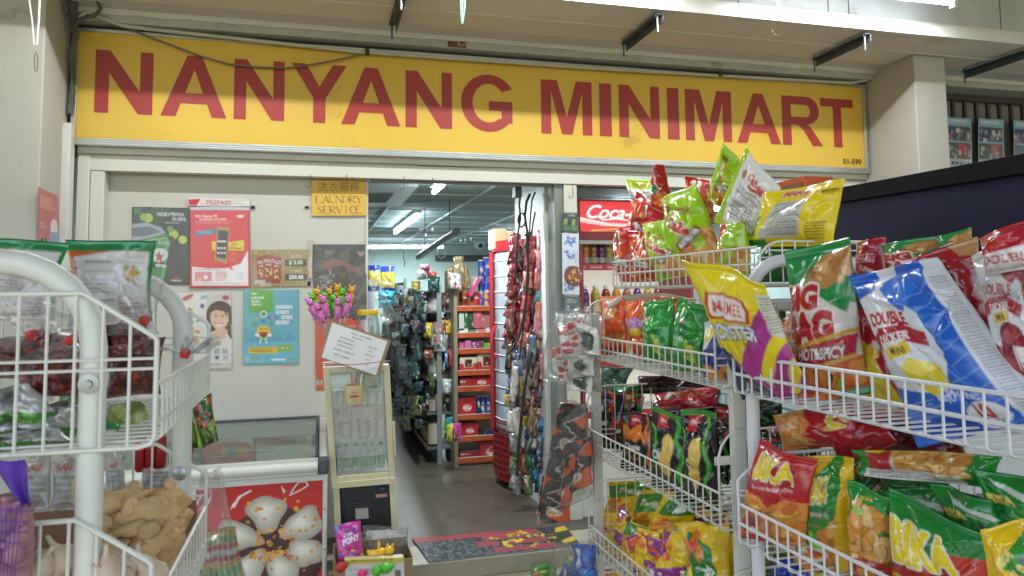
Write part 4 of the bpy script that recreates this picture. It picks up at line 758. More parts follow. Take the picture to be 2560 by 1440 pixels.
for i, (x, y, m_) in enumerate(pens):
    Yp = 4.06 if m_ is PK else 4.11 if m_ is GN else 4.14; hp = U(x, y, Y=Yp); bt = np.array([base[0]+(hp[0]-base[0])*.22, base[1]+(.02 if m_ is PK else .05)-.05, base[2]-.02]); ax = Vector(hp-bt).normalized(); sc = .92 if i % 2 else 1.0
    t = thing('animal_pen', lab[i], 'pen', bt, 'animal pens on the cooler')
    R = Vector((0, 0, 1)).rotation_difference(ax).to_matrix(); O = Vector(hp); P = lambda a, b_, c_: tuple(O+R @ Vector((a, b_, c_))*sc)
    f = MB().lathe([(.008, -.10), (.017, -.085), (.019, -.06), (.015, -.035), (.010, -.028)], O, 14, ax).blob(P(0, 0, -.008), (.0185, .017, .021), i, 8, .04, R).blob(P(0, -.017, -.014), (.009, .008, .007), 1, 6, 0, R)
    for s in (-1, 1): f.lathe([(.006, 0), (.005, .01), (.001, .018)], P(s*.010, 0, .008), 8, ax+R @ Vector((s*.35, 0, 0))).blob(P(s*.017, -.006, -.045), (.006, .008, .012), 2, 6, 0, R).blob(P(s*.010, -.006, -.095), (.008, .009, .010), 2, 6, 0, R)
    obj('figure', f, m_, t, smooth=True)
    e = MB(); [e.blob(P(s*.007, -.0165, -.003), (.0025, .002, .0028), 0, 4, 0, R) for s in (-1, 1)]; obj('eyes', e, mat('ink_black', ''), t)
    obj('stick', MB().tube([bt, O-ax*.095*sc], .004, 8), filmmat('stick_clear_'+m_.name[4:], {'toy_pink': 'e8a0c8', 'toy_orange': 'd9c27a', 'toy_green': 'bfe0a8'}[m_.name], .15, .1, 5, .02, .35), t)

# ------------------------------------------------------------------ carton of toys at the foot of the cooler
p0, p1 = U(836, 1440, Y=3.72), U(1032, 1436, Y=3.72); zt = U(930, 1398, Y=3.72)[2]
bx = thing('toy_carton', 'open brown cardboard carton of toys on the ground before the cooler', 'carton', ((p0[0]+p1[0])/2, 3.82, 0))
CARD = mat('cardboard', '8f7a56', .8, var=.1, vs=8)
x0, x1 = p0[0], p1[0]; zc = zt-.015
obj('walls', MB().box(x0, x1, 3.72, 3.726, 0, zc).box(x0, x1, 3.99, 3.996, 0, zc+.02).box(x0, x0+.005, 3.727, 3.989, 0, zc+.01).box(x1-.005, x1, 3.727, 3.989, 0, zc+.01).box(x0, x1, 3.727, 3.989, 0, .006), CARD, bx)
c = A(160, 50, 'd0ccc6', 1); c.rect(0, 0, 1, .16, 'c9b84a'); c.fine(.1, .03, .9, .12, 1, '8a7a3a'); c.rect(.84, .4, .94, .62, '6a665e'); c.fine(.05, .3, .5, .8, 3, 'b9b4ac')
one('white_carton', sheet_mb(Q([(862, 1400), (1010, 1394), (1012, 1470), (864, 1475)], Y=3.715), c, (90, 40), .05), PAPER, 'white flat carton with a yellow top edge leaning in the toy carton', 'carton', smooth=True)
def pinkbag():
    c = A(90, 130, 'b92f86', 2); c.bits(0, 0, 1, .25, 10, ['5a8ac0', 'c96ab0', '7a4a9a'], (.05, .1)); c.text('Little', .5, .3, .1, 'e6dcea', '6a1a5a', .012, -.1, .8, .1); c.text('PONY', .58, .45, .17, 'e6dcea', '6a1a5a', .014, -.2, .8, .1, .04); c.bits(.05, .7, .95, .98, 16, ['3a7ac0', 'd9b52a', '5a4aa0', 'cf4a9a'], (.05, .1)); return c
bag('pink toy bag with white swirly lettering standing in the toy carton', pinkbag(), [U(833, 1316, Y=3.86), U(902, 1300, Y=3.86), U(912, 1402, Y=3.78), U(846, 1412, Y=3.78)], .03, (40, 50), 5, None, 'toy_bag')
TY = mat('toy_yellow', 'd9ac12', .35)
p = U(950, 1380, Y=3.78); f = MB().blob(p+np.array([-.03, 0, -.005]), (.03, .024, .02), 1, 8, .08).blob(p+np.array([.0, 0, -.002]), (.034, .024, .022), 2, 8, .08).blob(p+np.array([.045, -.003, .005]), (.026, .022, .022), 3, 8, .05).blob(p+np.array([-.005, 0, .028]), (.010, .01, .024), 4, 6).blob(p+np.array([.06, -.004, .026]), (.008, .007, .012), 5, 6).blob(p+np.array([.036, -.004, .028]), (.008, .007, .012), 5, 6).blob(p+np.array([-.055, 0, .004]), (.012, .01, .012), 6, 6)
one('squeaky_toy', f, TY, 'yellow rubber animal toy lying in the toy carton', 'toy', smooth=True)
for i, (x, y, m_, lb, r) in enumerate(((942, 1428, GN, 'bright green ball toy at the bottom of the toy carton, left one', .024), (966, 1420, GN, 'bright green ball toy at the bottom of the toy carton, right one', .027), (852, 1418, mat('toy_red', 'b82a2a', .35), 'red ball toy at the left corner of the toy carton', .026), (905, 1436, mat('toy_magenta', 'd92a78', .35), 'magenta toy at the bottom edge of the toy carton', .02))):
    p = U(x, y, Y=3.695); one('ball_toy', MB().blob(p, (r, r, r), i, 10, .07).blob(p+np.array([r*.9, 0, .008]), (r*.5, r*.5, r*.5), i, 6, .05), m_, lb, 'toy', smooth=True)

# floor mats
def matart(k):
    c = A(300, 80, '202429', 50+k)
    for _ in range(380): x, y = c.rg.uniform(0, .8), c.rg.uniform(0, 1); c.line([(x, y), (x+.012, y-.05*c.rg.choice([-1, 1]))], .018, '717a7d')
    for x0, x1, y0 in ((.0, .55, .0), (.42, .7, .18), (.36, .5, .42), (.56, .82, .44), (.44, .62, .72), (.62, .84, .76), (.5, .8, .02)): c.rect(x0, y0, x1, y0+.2, '8c2e35')
    for x, y in ((.5, .3), (.62, .24), (.68, .16), (.56, .52), (.62, .5), (.74, .3), (.54, .68), (.7, .78)): c.bits(x-.03, y-.06, x+.04, y+.06, 7, ['b39a1e', 'c9ae22', '8a7a1a'], (.03, .07))
    c.rect(.86, 0, 1, 1, '2f2a24'); c.poly([(.93, .06), (1, .0), (1, .22), (.9, .3)], 'b89a1c'); c.poly([(.9, .72), (1, .55), (1, .75), (.9, .9)], 'b89a1c'); c.bits(.8, .1, .88, .9, 12, ['b39a1e', '6a5f1a'], (.03, .07)); return c
q = [np.array((p[0], p[1], .152)) for p in (U(1030, 1346, Z=.152), U(1412, 1314, Z=.152), U(1452, 1362, Z=.152), U(1072, 1404, Z=.152))]
one('door_mat', sheet_mb(q, matart(0), (180, 50), .006, 0, .001), inkmat('rubber_mat', .6, 0, .3, 120), 'worn black and red door mat with diamond pattern in the doorway', 'mat', smooth=True)
q = [U(1150, 1436, Z=.006), U(1440, 1408, Z=.006), U(1480, 1470, Z=.006), U(1170, 1500, Z=.006)]
one('door_mat', sheet_mb(q, matart(1), (150, 40), .005, 0, .001), inkmat('rubber_mat', ''), 'red edged door mat on the ground below the step, cut by the picture bottom', 'mat', smooth=True)

# neighbour calendars hanging on the window bars
for i, (x, y) in enumerate(((2365, 292), (2446, 295), (2534, 300))):
    c = A(100, 150, '7fa9c4', 60+i); c.fine(.1, .05, .9, .13, 2, 'd9e2e6', .9); c.rect(.03, .17, .5, .46, '1f2c58'); c.rect(.5, .17, .95, .46, '4a4038'); c.bits(.05, .25, .9, .44, 16, ['c9c4c8', '6a7aa0', '8a8a9a', 'b03a3a'], (.03, .06)); c.rect(.03, .5, .48, .82, '3a4034'); c.rect(.48, .5, .95, .82, '7a3434'); c.rect(.5, .52, .72, .68, 'b83a34'); c.bits(.05, .6, .9, .82, 16, ['8a8a7a', '4a5a44', 'b3aca4'], (.03, .06)); c.rect(0, .82, 1, 1, 'a9b9c0'); [c.rect(.06+.15*k, .88, .17+.15*k, .94, ['c9a02a', '3a3a3a', '8a3a2a', '3a6a8a', 'c97a2a', '4a4a4a'][k]) for k in range(6)]
    poster(('hanging picture calendar with blue top edge, next to the column', 'hanging picture calendar with blue top edge, in the middle of the barred window', 'hanging picture calendar with blue top edge, cut by the right picture edge')[i], c, [(x, y), (x+63, y+4), (x+66, y+130), (x, y+125)], (50, 70), 'calendar', 4.58, None, 'calendar')
# ------------------------------------------------------------------ inside the shop
TUBE2 = mat('lit_shop_tube', 'e2f2ff', .3, emit=14, var=0)
def tube_light(a, b, label, watt):
    a, b = np.array(a), np.array(b); t = thing('fluorescent_light', label, 'light', (a+b)/2, 'shop tube lights')
    obj('tube', MB().tube([a, b], .018, 8), TUBE2, t); u = np.array([0, 0, .045]); d = (b-a)/np.linalg.norm(b-a); s = np.cross(d, [0, 0, 1])*.03
    obj('batten', MB().hexa([a-s+u*.7, a+s+u*.7, b+s+u*.7, b-s+u*.7], [a-s+u*1.6, a+s+u*1.6, b+s+u*1.6, b-s+u*1.6]), WHITE, t); lampbar('shop_lamp', tuple(a-u*.5), tuple(b-u*.5), watt, .03, (.85, .96, 1))
a, b = U(1085, 480, Z=2.37), U(1112, 456, Z=2.37); tube_light(a, a+np.array([0, -.4, 0]), 'lit tube light near the doorway top inside the shop', IN)
a, b = U(988, 582, Z=2.37), U(1046, 541, Z=2.37); tube_light(a, a-np.array([0, 1, 0])*0+(b-a), 'lit tube light running away from the door in the middle of the shop ceiling', IN)
tube_light(U(918, 618, Y=11.6), U(1108, 618, Y=11.6), 'long lit tube light across the far end of the shop', IN*1.3)
a = U(1228, 600, Y=9.5); tube_light(a, a+np.array([1.2, 0, 0]), 'lit tube light at the right behind the stacked cartons', IN)
tube_light((2.6, 6.2, 2.37), (3.8, 6.2, 2.37), 'lit tube light on the right side of the shop ceiling', IN*.8)
ac = thing('air_conditioner', 'white ceiling cassette air conditioner inside the doorway', 'air conditioner', U(950, 480, Z=2.43))
q = [U(*t, Z=2.41) for t in ((860, 466), (1046, 466), (1000, 516), (820, 516))]
obj('panel', MB().prism(q, (0, 0, .025)), mat('ac_white', 'b9c6c4', .4), ac)
for k in range(7): e = [bil(q, np.array(u), np.array(.3+.07*k))+np.array([0, 0, -.004]) for u in (.25, .75)]; obj('louver', MB().tube(e, .008, 5), mat('ac_grey', '6a7a78', .5), ac)
t = thing('cctv_camera', 'white dome security camera under the far ceiling', 'camera', U(1199, 612, Y=11.9)); p = U(1199, 607, Y=11.9)
obj('dome', MB().lathe([(.085, .08), (.1, 0), (.09, -.05), (.06, -.09), (.02, -.11)], p, 16), mat('dome_white', 'c3cfcc', .3), t); obj('lens', MB().blob(p+np.array([0, -.07, -.05]), (.04, .04, .04), 0, 8, 0), mat('ink_black', ''), t)
t = thing('hanging_pole', 'grey metal pole hanging on wires from the shop ceiling', 'pole', U(1090, 600, Y=7)); a, b = U(1046, 643, Y=7.4), U(1140, 579, Y=6.2)
obj('pipe', MB().tube([a, b], .03, 12), mat('pole_grey', '7d8a8c', .35, metal=.6), t); obj('end_cap', MB().tube([b, b+(b-a)*.012], .034, 12), mat('cap_dark', '2a3032', .5), t)
obj('wire', MB().tube([b+(a-b)*.15, b+(a-b)*.15+np.array([0, 0, .4])], .004, 4).tube([b+(a-b)*.8, b+(a-b)*.8+np.array([0, 0, .5])], .004, 4), mat('wire', ''), t)
k = MB()
for y, x0, x1 in ((560, 1040, 1130), (572, 1050, 1200), (590, 1060, 1215), (600, 1080, 1195)): k.tube([U(x0, y, Y=8), U(x1, y+3, Y=8)], .005, 4)
for x, y in ((1082, 577), (1065, 592), (1163, 606), (1178, 601), (1152, 605)): k.tube([U(x, y, Y=8), U(x, y-8, Y=8)], .008, 4)
one('hanging_wire_grid', k, mat('wire_pale', '9aa6a4', .4, metal=.5), 'thin hanging wire rods under the shop ceiling', 'wire rack')
one('cable_loop', MB().tube([U(1103+10*math.cos(s*.6), 632+14*math.sin(s*.6), Y=7.3) for s in range(11)], .004, 5), mat('white_cord', ''), 'thin white cable loop hanging below the grey pole', 'cable')
one('dangling_wire', MB().tube([U(*t, Y=9) for t in ((1010, 625), (1008, 640), (1012, 655), (1011, 668))], .006, 5), mat('ink_black', ''), 'thin black wire dangling on the back wall', 'cable')
# end shelf with orange price rails
SH = mat('shelf_cream', 'c9c3ae', .5, var=.06, vs=4); RAIL = mat('price_rail', 'b8522c', .45, var=.25, vs=25)
YS = 6.22; sx = [U(1143, 900, Y=YS)[0], 2.05]
su = thing('shelf_unit', 'cream end shelf with orange price rails beside the red fridge', 'shelf', (1.6, 6.4, .14))
obj('back_panel', MB().box(sx[0], sx[1], 6.62, 6.65, .14, 1.75), SH, su)
obj('side_post', MB().box(sx[0]-.03, sx[0], 6.2, 6.66, .14, 1.8), mat('post_tan', '8a7f68', .5), su)
zs = [U(1200, y, Y=YS)[2] for y in (769, 835, 875, 929, 969, 1039, 1093, 1146)]
for i, z in enumerate(zs):
    s = obj('shelf', MB().box(sx[0], sx[1], YS+.01, 6.62, z-.02, z), SH, su); obj('price_rail', MB().box(sx[0]-.004, sx[1], YS-.006, YS+.009, z-.028, z+.012).box(sx[0]-.004, sx[1], YS-.007, YS+.009, z+.0125, z+.017, 1), [RAIL, SH], s)
obj('foot', MB().box(sx[0], sx[1], 6.26, 6.6, .14, zs[-1]-.02), mat('foot_grey', '8d8c82', .5), su)
def pbox(label, x0, y0, x1, y1, Y, dp, art, name='box', cat='box', group='goods on the end shelf', n=(14, 14), m=None):
    a, b = U(x0, y1, Y=Y), U(x1, y0, Y=Y); q = [np.array(t) for t in ((a[0], Y, b[2]), (b[0], Y, b[2]), (b[0], Y, a[2]), (a[0], Y, a[2]))]
    if isinstance(art, str): art = A(30, 30, art, x0).bits(.05, .1, .95, .9, 7, [art, 'd6d0c4', art], (.06, .16))
    return one(name, sheet_mb(q, art, n, dp), m or PAPER, label, cat, group, smooth=False)
def can(label, x0, y0, x1, y1, Y, col, lid='b9b9b4', group='goods on the end shelf', name='can', cat='can', spots=('d99a2a',)):
    a, b = U(x0, y1, Y=Y), U(x1, y0, Y=Y); r = (b[0]-a[0])/2; h = b[2]-a[2]; t = thing(name, label, cat, (a[0]+r, Y+r, a[2]), group); nn = 16; vs = []
    mb = MB(); rows = 12; c = A(60, 60, col, x0+y0); c.bits(0, .25, 1, .9, 16, list(spots)+[col], (.05, .14)); c.text('Chip', .25, .35, .12, 'e0e0dc', None, 0, 0, .7); c.text('Chip', .75, .35, .12, 'e0e0dc', None, 0, 0, .7)
    u, v = np.meshgrid(np.linspace(0, 1, nn+1), np.linspace(0, 1, rows)); an = u*2*np.pi; P = np.stack([a[0]+r+r*np.cos(an), Y+r+r*np.sin(an), b[2]-v*h], -1).reshape(-1, 3); mb.v = [tuple(p) for p in P]; mb.f = [(i*(nn+1)+j, (i+1)*(nn+1)+j, (i+1)*(nn+1)+j+1, i*(nn+1)+j+1) for i in range(rows-1) for j in range(nn)]; mb.m = [0]*len(mb.f); mb.c = c.at(u, v).reshape(-1, 3)
    obj('body', mb, FOIL, t, smooth=True); obj('lid', MB().lathe([(r*.98, h-.002), (r*1.02, h), (r*1.02, h+.008), (r*.6, h+.01)], (a[0]+r, Y+r, a[2]), 16), mat('lid_'+lid, lid, .4), t); return t
Y6 = 6.235
for i, (x0, y0, x1, y1, cc, lb) in enumerate(((1197, 652, 1212, 709, '24489a', 'blue crisp can, upper left of the stacked cans'), (1197, 711, 1212, 766, '24489a', 'blue crisp can, lower left of the stacked cans'), (1210, 645, 1229, 705, '1f4aa8', 'blue crisp can, upper middle of the stacked cans'), (1210, 707, 1229, 766, '1f4aa8', 'blue crisp can, lower middle of the stacked cans'), (1229, 640, 1246, 702, '3a2420', 'dark brown crisp can at the top beside the red fridge'), (1229, 704, 1246, 766, '2f1f1c', 'dark brown crisp can below the other dark one'))): can(lb, x0, y0, x1, y1, Y6+.01*(i % 2), cc)
for i, (x0, x1) in enumerate(((1150, 1174), (1179, 1204))): can(('red labelled snack jar on the top shelf, left one', 'red labelled snack jar on the top shelf, right one')[i], x0, 731, x1, 768, Y6, 'a8302a', 'b39a4a', name='jar', cat='jar', spots=('c9762a', '5a2a1c'))
q = Q([(1194, 695), (1202, 700), (1180, 742), (1173, 738)], Y=6.2); one('pink_carton', MB().prism(q, (0, .08, 0)), mat('pink_card', 'b84a78', .5), 'pink carton leaning over the red jars', 'carton')
gold = lambda s: A(40, 70, '8f7d58', s).bits(0, 0, 1, 1, 40, ['c9b88a', '6a5a3a', 'b39a5e', 'ddd0a8'], (.03, .08))
MINI = dict(n=(14, 18), group='hanging and stacked packets inside the shop')
for i, q in enumerate(([(1133, 641), (1161, 640), (1162, 722), (1135, 722)], [(1117, 668), (1134, 664), (1136, 720), (1119, 722)], [(1160, 668), (1172, 664), (1176, 722), (1162, 722)])): bag(('clear packet of nuts standing tallest on the shelf top', 'clear packet of nuts at the left on the shelf top', 'narrow packet of nuts beside the tall one')[i], gold(i), Q(q, Y=6.3), .02, seed=i, name='nut_packet', **MINI)
bag('red and white egg toy bag hanging at the shelf corner', A(40, 40, 'd6d2cc', 3).bits(0, .1, 1, .9, 9, ['b8302c', '3a7ab0', 'b8302c'], (.08, .2)), Q([(1120, 680), (1154, 686), (1152, 724), (1126, 722)], Y=6.12), .03, seed=3, name='toy_bag', **MINI)
for x0, y0, x1, y1, cc, lb in ((1148, 782, 1160, 826, 'b9bcae', 'pale stacked cartons at the left of the second shelf'), (1161, 777, 1171, 820, '2f5a3a', 'dark green carton, left one on the second shelf'), (1172, 777, 1183, 820, '1f4a2c', 'dark green carton, right one on the second shelf'), (1184, 774, 1205, 820, 'b85a66', 'tall pink carton on the second shelf'), (1206, 788, 1229, 820, 'a86a64', 'dusty pink carton on the second shelf'), (1230, 782, 1246, 820, '8a2a3a', 'crimson carton beside the red fridge'), (1148, 821, 1170, 832, 'cfcfc6', 'flat white carton at the front left of the second shelf'), (1172, 824, 1186, 832, '4f7a5a', 'flat green carton at the front of the second shelf'), (1188, 822, 1212, 832, 'c06a70', 'flat pink carton at the front of the second shelf'), (1214, 819, 1242, 832, 'c4c6c2', 'flat white carton at the front right of the second shelf'),
    (1148, 856, 1162, 873, 'b04a6a', 'pink packet at the left of the third shelf'), (1163, 851, 1177, 873, 'c06a90', 'light pink packet on the third shelf'), (1178, 853, 1194, 873, '8a4a78', 'mauve packet on the third shelf'), (1195, 851, 1208, 873, '6a3a4a', 'dark plum packet on the third shelf'), (1209, 856, 1240, 873, '6a9a3a', 'green packet at the right of the third shelf'),
    (1150, 945, 1179, 967, 'a82a24', 'low red box on the fifth shelf'), (1200, 1103, 1246, 1142, 'a82c34', 'red box at the right of the bottom shelf'), (1150, 1128, 1198, 1144, '8f1f24', 'flat dark red box on the bottom shelf'), (1216, 1074, 1246, 1091, '20306a', 'low dark blue box on the seventh shelf')): pbox(lb, x0, y0, x1, y1, Y6, .12, cc)
for i, (x0, y0, x1, y1) in enumerate(((1150, 893, 1192, 927), (1194, 884, 1242, 927))):
    c = A(70, 60, 'd3c9b4', 70+i); c.poly([(0, .45), (.2, .45), (.25, .75), (.75, .75), (.8, .45), (1, .45), (1, 1), (0, 1)], 'b8342a'); c.rect(.28, .15, .72, .72, '3a1a1c'); c.bits(.3, .2, .7, .7, 10, ['8a2a2a', '5a2a2a', 'c9a06a'], (.05, .1)); pbox(('open red and cream chocolate display box, left one', 'open red and cream chocolate display box, right one')[i], x0, y0, x1, y1, Y6, .12, c, n=(34, 30), name='display_box')
def kk(s): c = A(90, 70, 'b01f26', s); c.ell(.5, .62, .3, .2, 'e6dcd8'); c.ell(.5, .62, .26, .16, 'b01f26'); c.text('KitKat', .5, .62, .2, 'eee4e0', None, 0, .1, .8, .1, .04); c.poly([(0, 0), (1, 0), (1, .2), (0, .3)], '8a1a20'); return c
for i, (x0, y0, x1, y1) in enumerate(((1181, 938, 1229, 967), (1146, 994, 1190, 1036), (1155, 1056, 1196, 1090))): pbox(('red chocolate box with white lettering on the fifth shelf', 'red chocolate box with white lettering on the sixth shelf', 'red chocolate box with white lettering on the seventh shelf')[i], x0, y0, x1, y1, Y6, .13, kk(75+i), n=(44, 34), name='chocolate_box')
for i, (x0, cc) in enumerate(((1191, '1f3a78'), (1203, '1f3a78'), (1216, '274a8f'), (1229, '2f6a34'))): can(('blue drink can on the sixth shelf, leftmost', 'blue drink can on the sixth shelf, second', 'blue drink can on the sixth shelf, third', 'green drink can on the sixth shelf beside the fridge')[i], x0, 992, x0+11, 1036, Y6+.02, cc, spots=('3a5aa0', 'c9c9c9'))
# packets hanging at the corner post
for i, (q, cc) in enumerate((([(1118, 1044), (1134, 1040), (1128, 1090), (1112, 1096)], '3a8ab0'), ([(1112, 1050), (1122, 1046), (1118, 1092), (1106, 1100)], '2f8a4a'), ([(1116, 1062), (1134, 1058), (1132, 1104), (1116, 1106)], 'b9c23a'), ([(1132, 1060), (1154, 1056), (1156, 1100), (1136, 1104)], 'c94a8a'))): bag(('blue hanging packet at the corner of the end shelf', 'green hanging packet at the corner of the end shelf', 'lime yellow hanging packet at the corner of the end shelf', 'pink hanging packet at the corner of the end shelf')[i], A(30, 40, cc, i).bits(0, .6, 1, 1, 8, ['c9c9c4', cc], (.06, .12)), Q(q, Y=6.05-.02*i), .02, seed=i, name='hanging_packet', **MINI)
# aisle shelves further in
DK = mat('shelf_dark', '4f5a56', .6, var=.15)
def gondola(x0, x1, y0, y1, h, label, levels=5):
    t = thing('gondola_shelf', label, 'shelf', ((x0+x1)/2, (y0+y1)/2, .14)); xm = (x0+x1)/2
    obj('back_panel', MB().box(xm-.01, xm+.01, y0, y1, .14, h), DK, t)
    for i in range(levels): z = .28+i*(h-.35)/(levels-1)*.92; s = obj('shelf', MB().box(x0, x1, y0, y1, z-.015, z), DK, t); obj('price_rail', MB().box(x0-.004, x0, y0, y1, z-.02, z+.02), mat('dim_rail', '8a5a44', .5), s)
    obj('end_post', MB().box(xm-.02, xm+.02, y0-.02, y0, .14, h+.05), mat('post_steel', '8d9694', .35, metal=.5), t); return t
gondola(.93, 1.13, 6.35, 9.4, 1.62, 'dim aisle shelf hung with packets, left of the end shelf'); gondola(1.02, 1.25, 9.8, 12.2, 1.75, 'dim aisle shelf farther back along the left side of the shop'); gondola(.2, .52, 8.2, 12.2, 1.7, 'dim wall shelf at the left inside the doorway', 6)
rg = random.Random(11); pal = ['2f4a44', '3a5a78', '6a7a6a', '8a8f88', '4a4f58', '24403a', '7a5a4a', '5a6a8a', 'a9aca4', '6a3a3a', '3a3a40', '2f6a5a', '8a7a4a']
i = 0
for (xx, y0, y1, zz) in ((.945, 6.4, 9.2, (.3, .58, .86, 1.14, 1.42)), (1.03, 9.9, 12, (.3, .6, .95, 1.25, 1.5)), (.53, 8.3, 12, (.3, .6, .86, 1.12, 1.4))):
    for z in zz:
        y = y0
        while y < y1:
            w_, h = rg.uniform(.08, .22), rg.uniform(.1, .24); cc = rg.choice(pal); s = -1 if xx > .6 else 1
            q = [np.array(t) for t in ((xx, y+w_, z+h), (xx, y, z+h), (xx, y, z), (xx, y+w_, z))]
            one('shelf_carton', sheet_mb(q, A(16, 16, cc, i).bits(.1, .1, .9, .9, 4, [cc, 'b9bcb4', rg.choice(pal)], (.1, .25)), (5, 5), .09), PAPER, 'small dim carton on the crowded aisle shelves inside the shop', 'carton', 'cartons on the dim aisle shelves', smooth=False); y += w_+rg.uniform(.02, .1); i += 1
HP = [((1058, 805, 1081, 845), 'c9b01f', '3a5a2a', 'yellow hanging packet on the aisle shelf, leftmost of the bright ones'), ((1086, 805, 1111, 846), 'b06a6a', 'c9c9c4', 'pink and clear hanging packet on the aisle shelf'), ((1111, 800, 1139, 835), 'd0a81a', 'c23a2a', 'yellow and red hanging packet at the aisle corner'), ((1083, 835, 1122, 880), '8a8a88', 'b83a34', 'grey clear packet with red toys on the aisle shelf'), ((1060, 874, 1085, 898), '8a4a34', 'd9d4cc', 'brown card packet with a white window'), ((1085, 889, 1110, 931), '9aa32a', 'c94a2a', 'green and yellow snack hanging packet'), ((1110, 874, 1121, 920), '2a6ab0', '3a8ac0', 'narrow blue hanging packet'), ((1120, 868, 1131, 922), 'b02a24', 'd94a34', 'narrow red hanging packet at the corner post'), ((1088, 935, 1112, 975), '8a5a3a', 'b08a5a', 'brown hanging packet low on the aisle shelf'), ((1104, 946, 1131, 986), 'b9bcb8', '8a8f90', 'white hanging packet low on the aisle shelf'), ((1072, 930, 1090, 975), '4a5a3a', '6a7a4a', 'olive hanging packet low on the aisle shelf'), ((1086, 985, 1112, 1030), '7a5a3a', '9a7a4a', 'tan hanging packet near the foot of the aisle shelf'), ((1040, 850, 1058, 900), '3f5560', '7a8a90', 'slate hanging packet deeper in the aisle'), ((1030, 905, 1052, 950), '2a4a4a', '5a7a78', 'teal hanging packet deeper in the aisle'), ((1048, 770, 1068, 805), '5a6a68', '9aa8a4', 'grey green hanging packet high in the aisle'), ((1068, 690, 1100, 730), '2c4a42', '5a8a7a', 'dark green wrapped bundle on top of the aisle shelf')]
for i, ((x0, y0, x1, y1), c1, c2, lb) in enumerate(HP): bag(lb, A(40, 50, c1, i).bits(.1, .15, .9, .85, 8, [c2, c1, 'c9c4b8'], (.06, .16)), Q([(x0, y0), (x1, y0+2), (x1-1, y1), (x0+2, y1)], Y=6.3+.05*(i % 3)), .025, seed=200+i, name='hanging_packet', crease=1.6, **MINI)
for i, y in enumerate((703, 726, 748, 769)): can(('golden tin at the top of the tall stack on the aisle shelf', 'golden tin second from the top of the tall stack', 'golden tin third from the top of the tall stack', 'golden tin at the bottom of the tall stack')[i], 1030, y, 1052, y+21, 8.0, 'b39a3a', 'c9b87a', 'golden tins on the aisle shelf', 'tin', 'tin', ('c9b25a', '8a7a3a'))
for i, (q, c1) in enumerate((([(1052, 662), (1075, 660), (1074, 676), (1053, 677)], 'b8405a'), ([(1042, 676), (1066, 674), (1068, 698), (1042, 700)], 'a9b0ae'), ([(1066, 676), (1092, 680), (1096, 700), (1068, 700)], 'b03a3a'))): bag(('pink wrapped bundle on top of the shelf pile', 'clear wrapped bundle on the shelf top', 'red wrapped bundle on the shelf top')[i], A(30, 20, c1, i).bits(0, 0, 1, 1, 8, ['c9c9c6', c1], (.1, .2)), Q(q, Y=7.9), .05, seed=i, name='wrapped_bundle', **MINI)
for i, (q, t_) in enumerate((([(919, 663), (949, 662), (950, 728), (919, 728)], 'Diapers'), ([(951, 666), (987, 665), (988, 732), (952, 733)], 'Easy Fit'))):
    c = A(70, 110, 'c9b22a', i); c.rect(0, 0, 1, .22, '2a3f9a'); c.rect(0, .8, 1, 1, '24408a'); c.text(t_, .5, .38, .08, '2a4a9a', 'd9d9d0', .01, 0, .8); c.ell(.35, .62, .12, .12, 'd9b49a'); c.ell(.65, .68, .1, .1, 'd9b49a'); bag(('yellow and blue diaper pack partly behind the wall panel edge', 'yellow and blue diaper pack reading Easy Fit on the back shelf')[i], c, Q(q, Y=9.2), .05, (26, 34), seed=i, name='diaper_pack', group='diaper packs')
for i, q in enumerate(([(944, 726), (988, 728), (990, 748), (946, 748)], [(944, 748), (990, 748), (992, 770), (946, 770)])): bag(('teal tissue pack, upper one under the diapers', 'teal tissue pack, lower one under the diapers')[i], A(50, 24, '1f8a94', i).bits(0, 0, 1, 1, 8, ['2aa0aa', '14707a'], (.1, .2)), Q(q, Y=9.0), .05, (20, 14), seed=i, name='tissue_pack', group='teal tissue packs')
one('clear_wrap_roll', bag_mb(Q([(918, 700), (940, 690), (1000, 800), (962, 816)], Y=5.4), A(8, 8), (20, 40), .03, 9, crease=3), filmmat('clear_film', ''), 'long clear plastic wrap leaning in the doorway by the panel edge', 'plastic wrap', smooth=True)
# red drinks fridge inside
fr_ = thing('red_fridge', 'red drinks fridge with a rounded glass door just inside the doorway', 'fridge', (1.65, 5.5, .14))
pl = [(1.47, 5.8), (1.37, 5.72), (1.335, 5.6), (1.345, 5.45), (1.40, 5.3), (1.47, 5.21), (1.95, 5.2), (1.95, 5.8)]
FRD = mat('fridge_red', '9c1c20', .35, var=.05)
ztop = U(1260, 612, Y=5.45)[2]; zd = U(1260, 1085, Y=5.4)[2]
obj('base', MB().prism([(x, y, .2) for x, y in pl], (0, 0, zd-.2)), FRD, fr_); obj('top_cap', MB().prism([(x-.004, y, ztop-.05) for x, y in pl], (0, 0, .08)), FRD, fr_)
g = MB(); [g.tube([(x-.006, y, .26+.045*k) for x, y in pl[:6]], .007, 5) for k in range(9)]; obj('louvers', g, mat('louver_red', '6d1216', .4), fr_)
sc = [(1.40+.0*(x-1.40) if False else (x+.02), y) for x, y in pl]
obj('glass_door', MB().prism([(x+.012, y, zd+.002) for x, y in pl[:6]]+[(1.6, 5.25, zd+.002), (1.6, 5.75, zd+.002)], (0, 0, ztop-.054-zd)), mat('fridge_glow', '98a1aa', .15, var=.25, vs=5, coat=.5), fr_)  # opaque grey-blue door; the bright glow behind its glass is painted into the colour
g = MB()
for i in (1, 2): x, y = pl[i]; g.tube([(x-.006, y, zd), (x-.006, y, ztop-.05)], .02, 8)
obj('door_trim', g, FRD, fr_)
g = MB(); [g.tube([(x+.008, y, zd+.1+.12*k) for x, y in pl[1:6]], .003, 5) for k in range(11)]; obj('shelf_glints', g, mat('glint_white', 'e2e6ea', .4), fr_)  # plain white tubes stand in for bright glints on the glass door
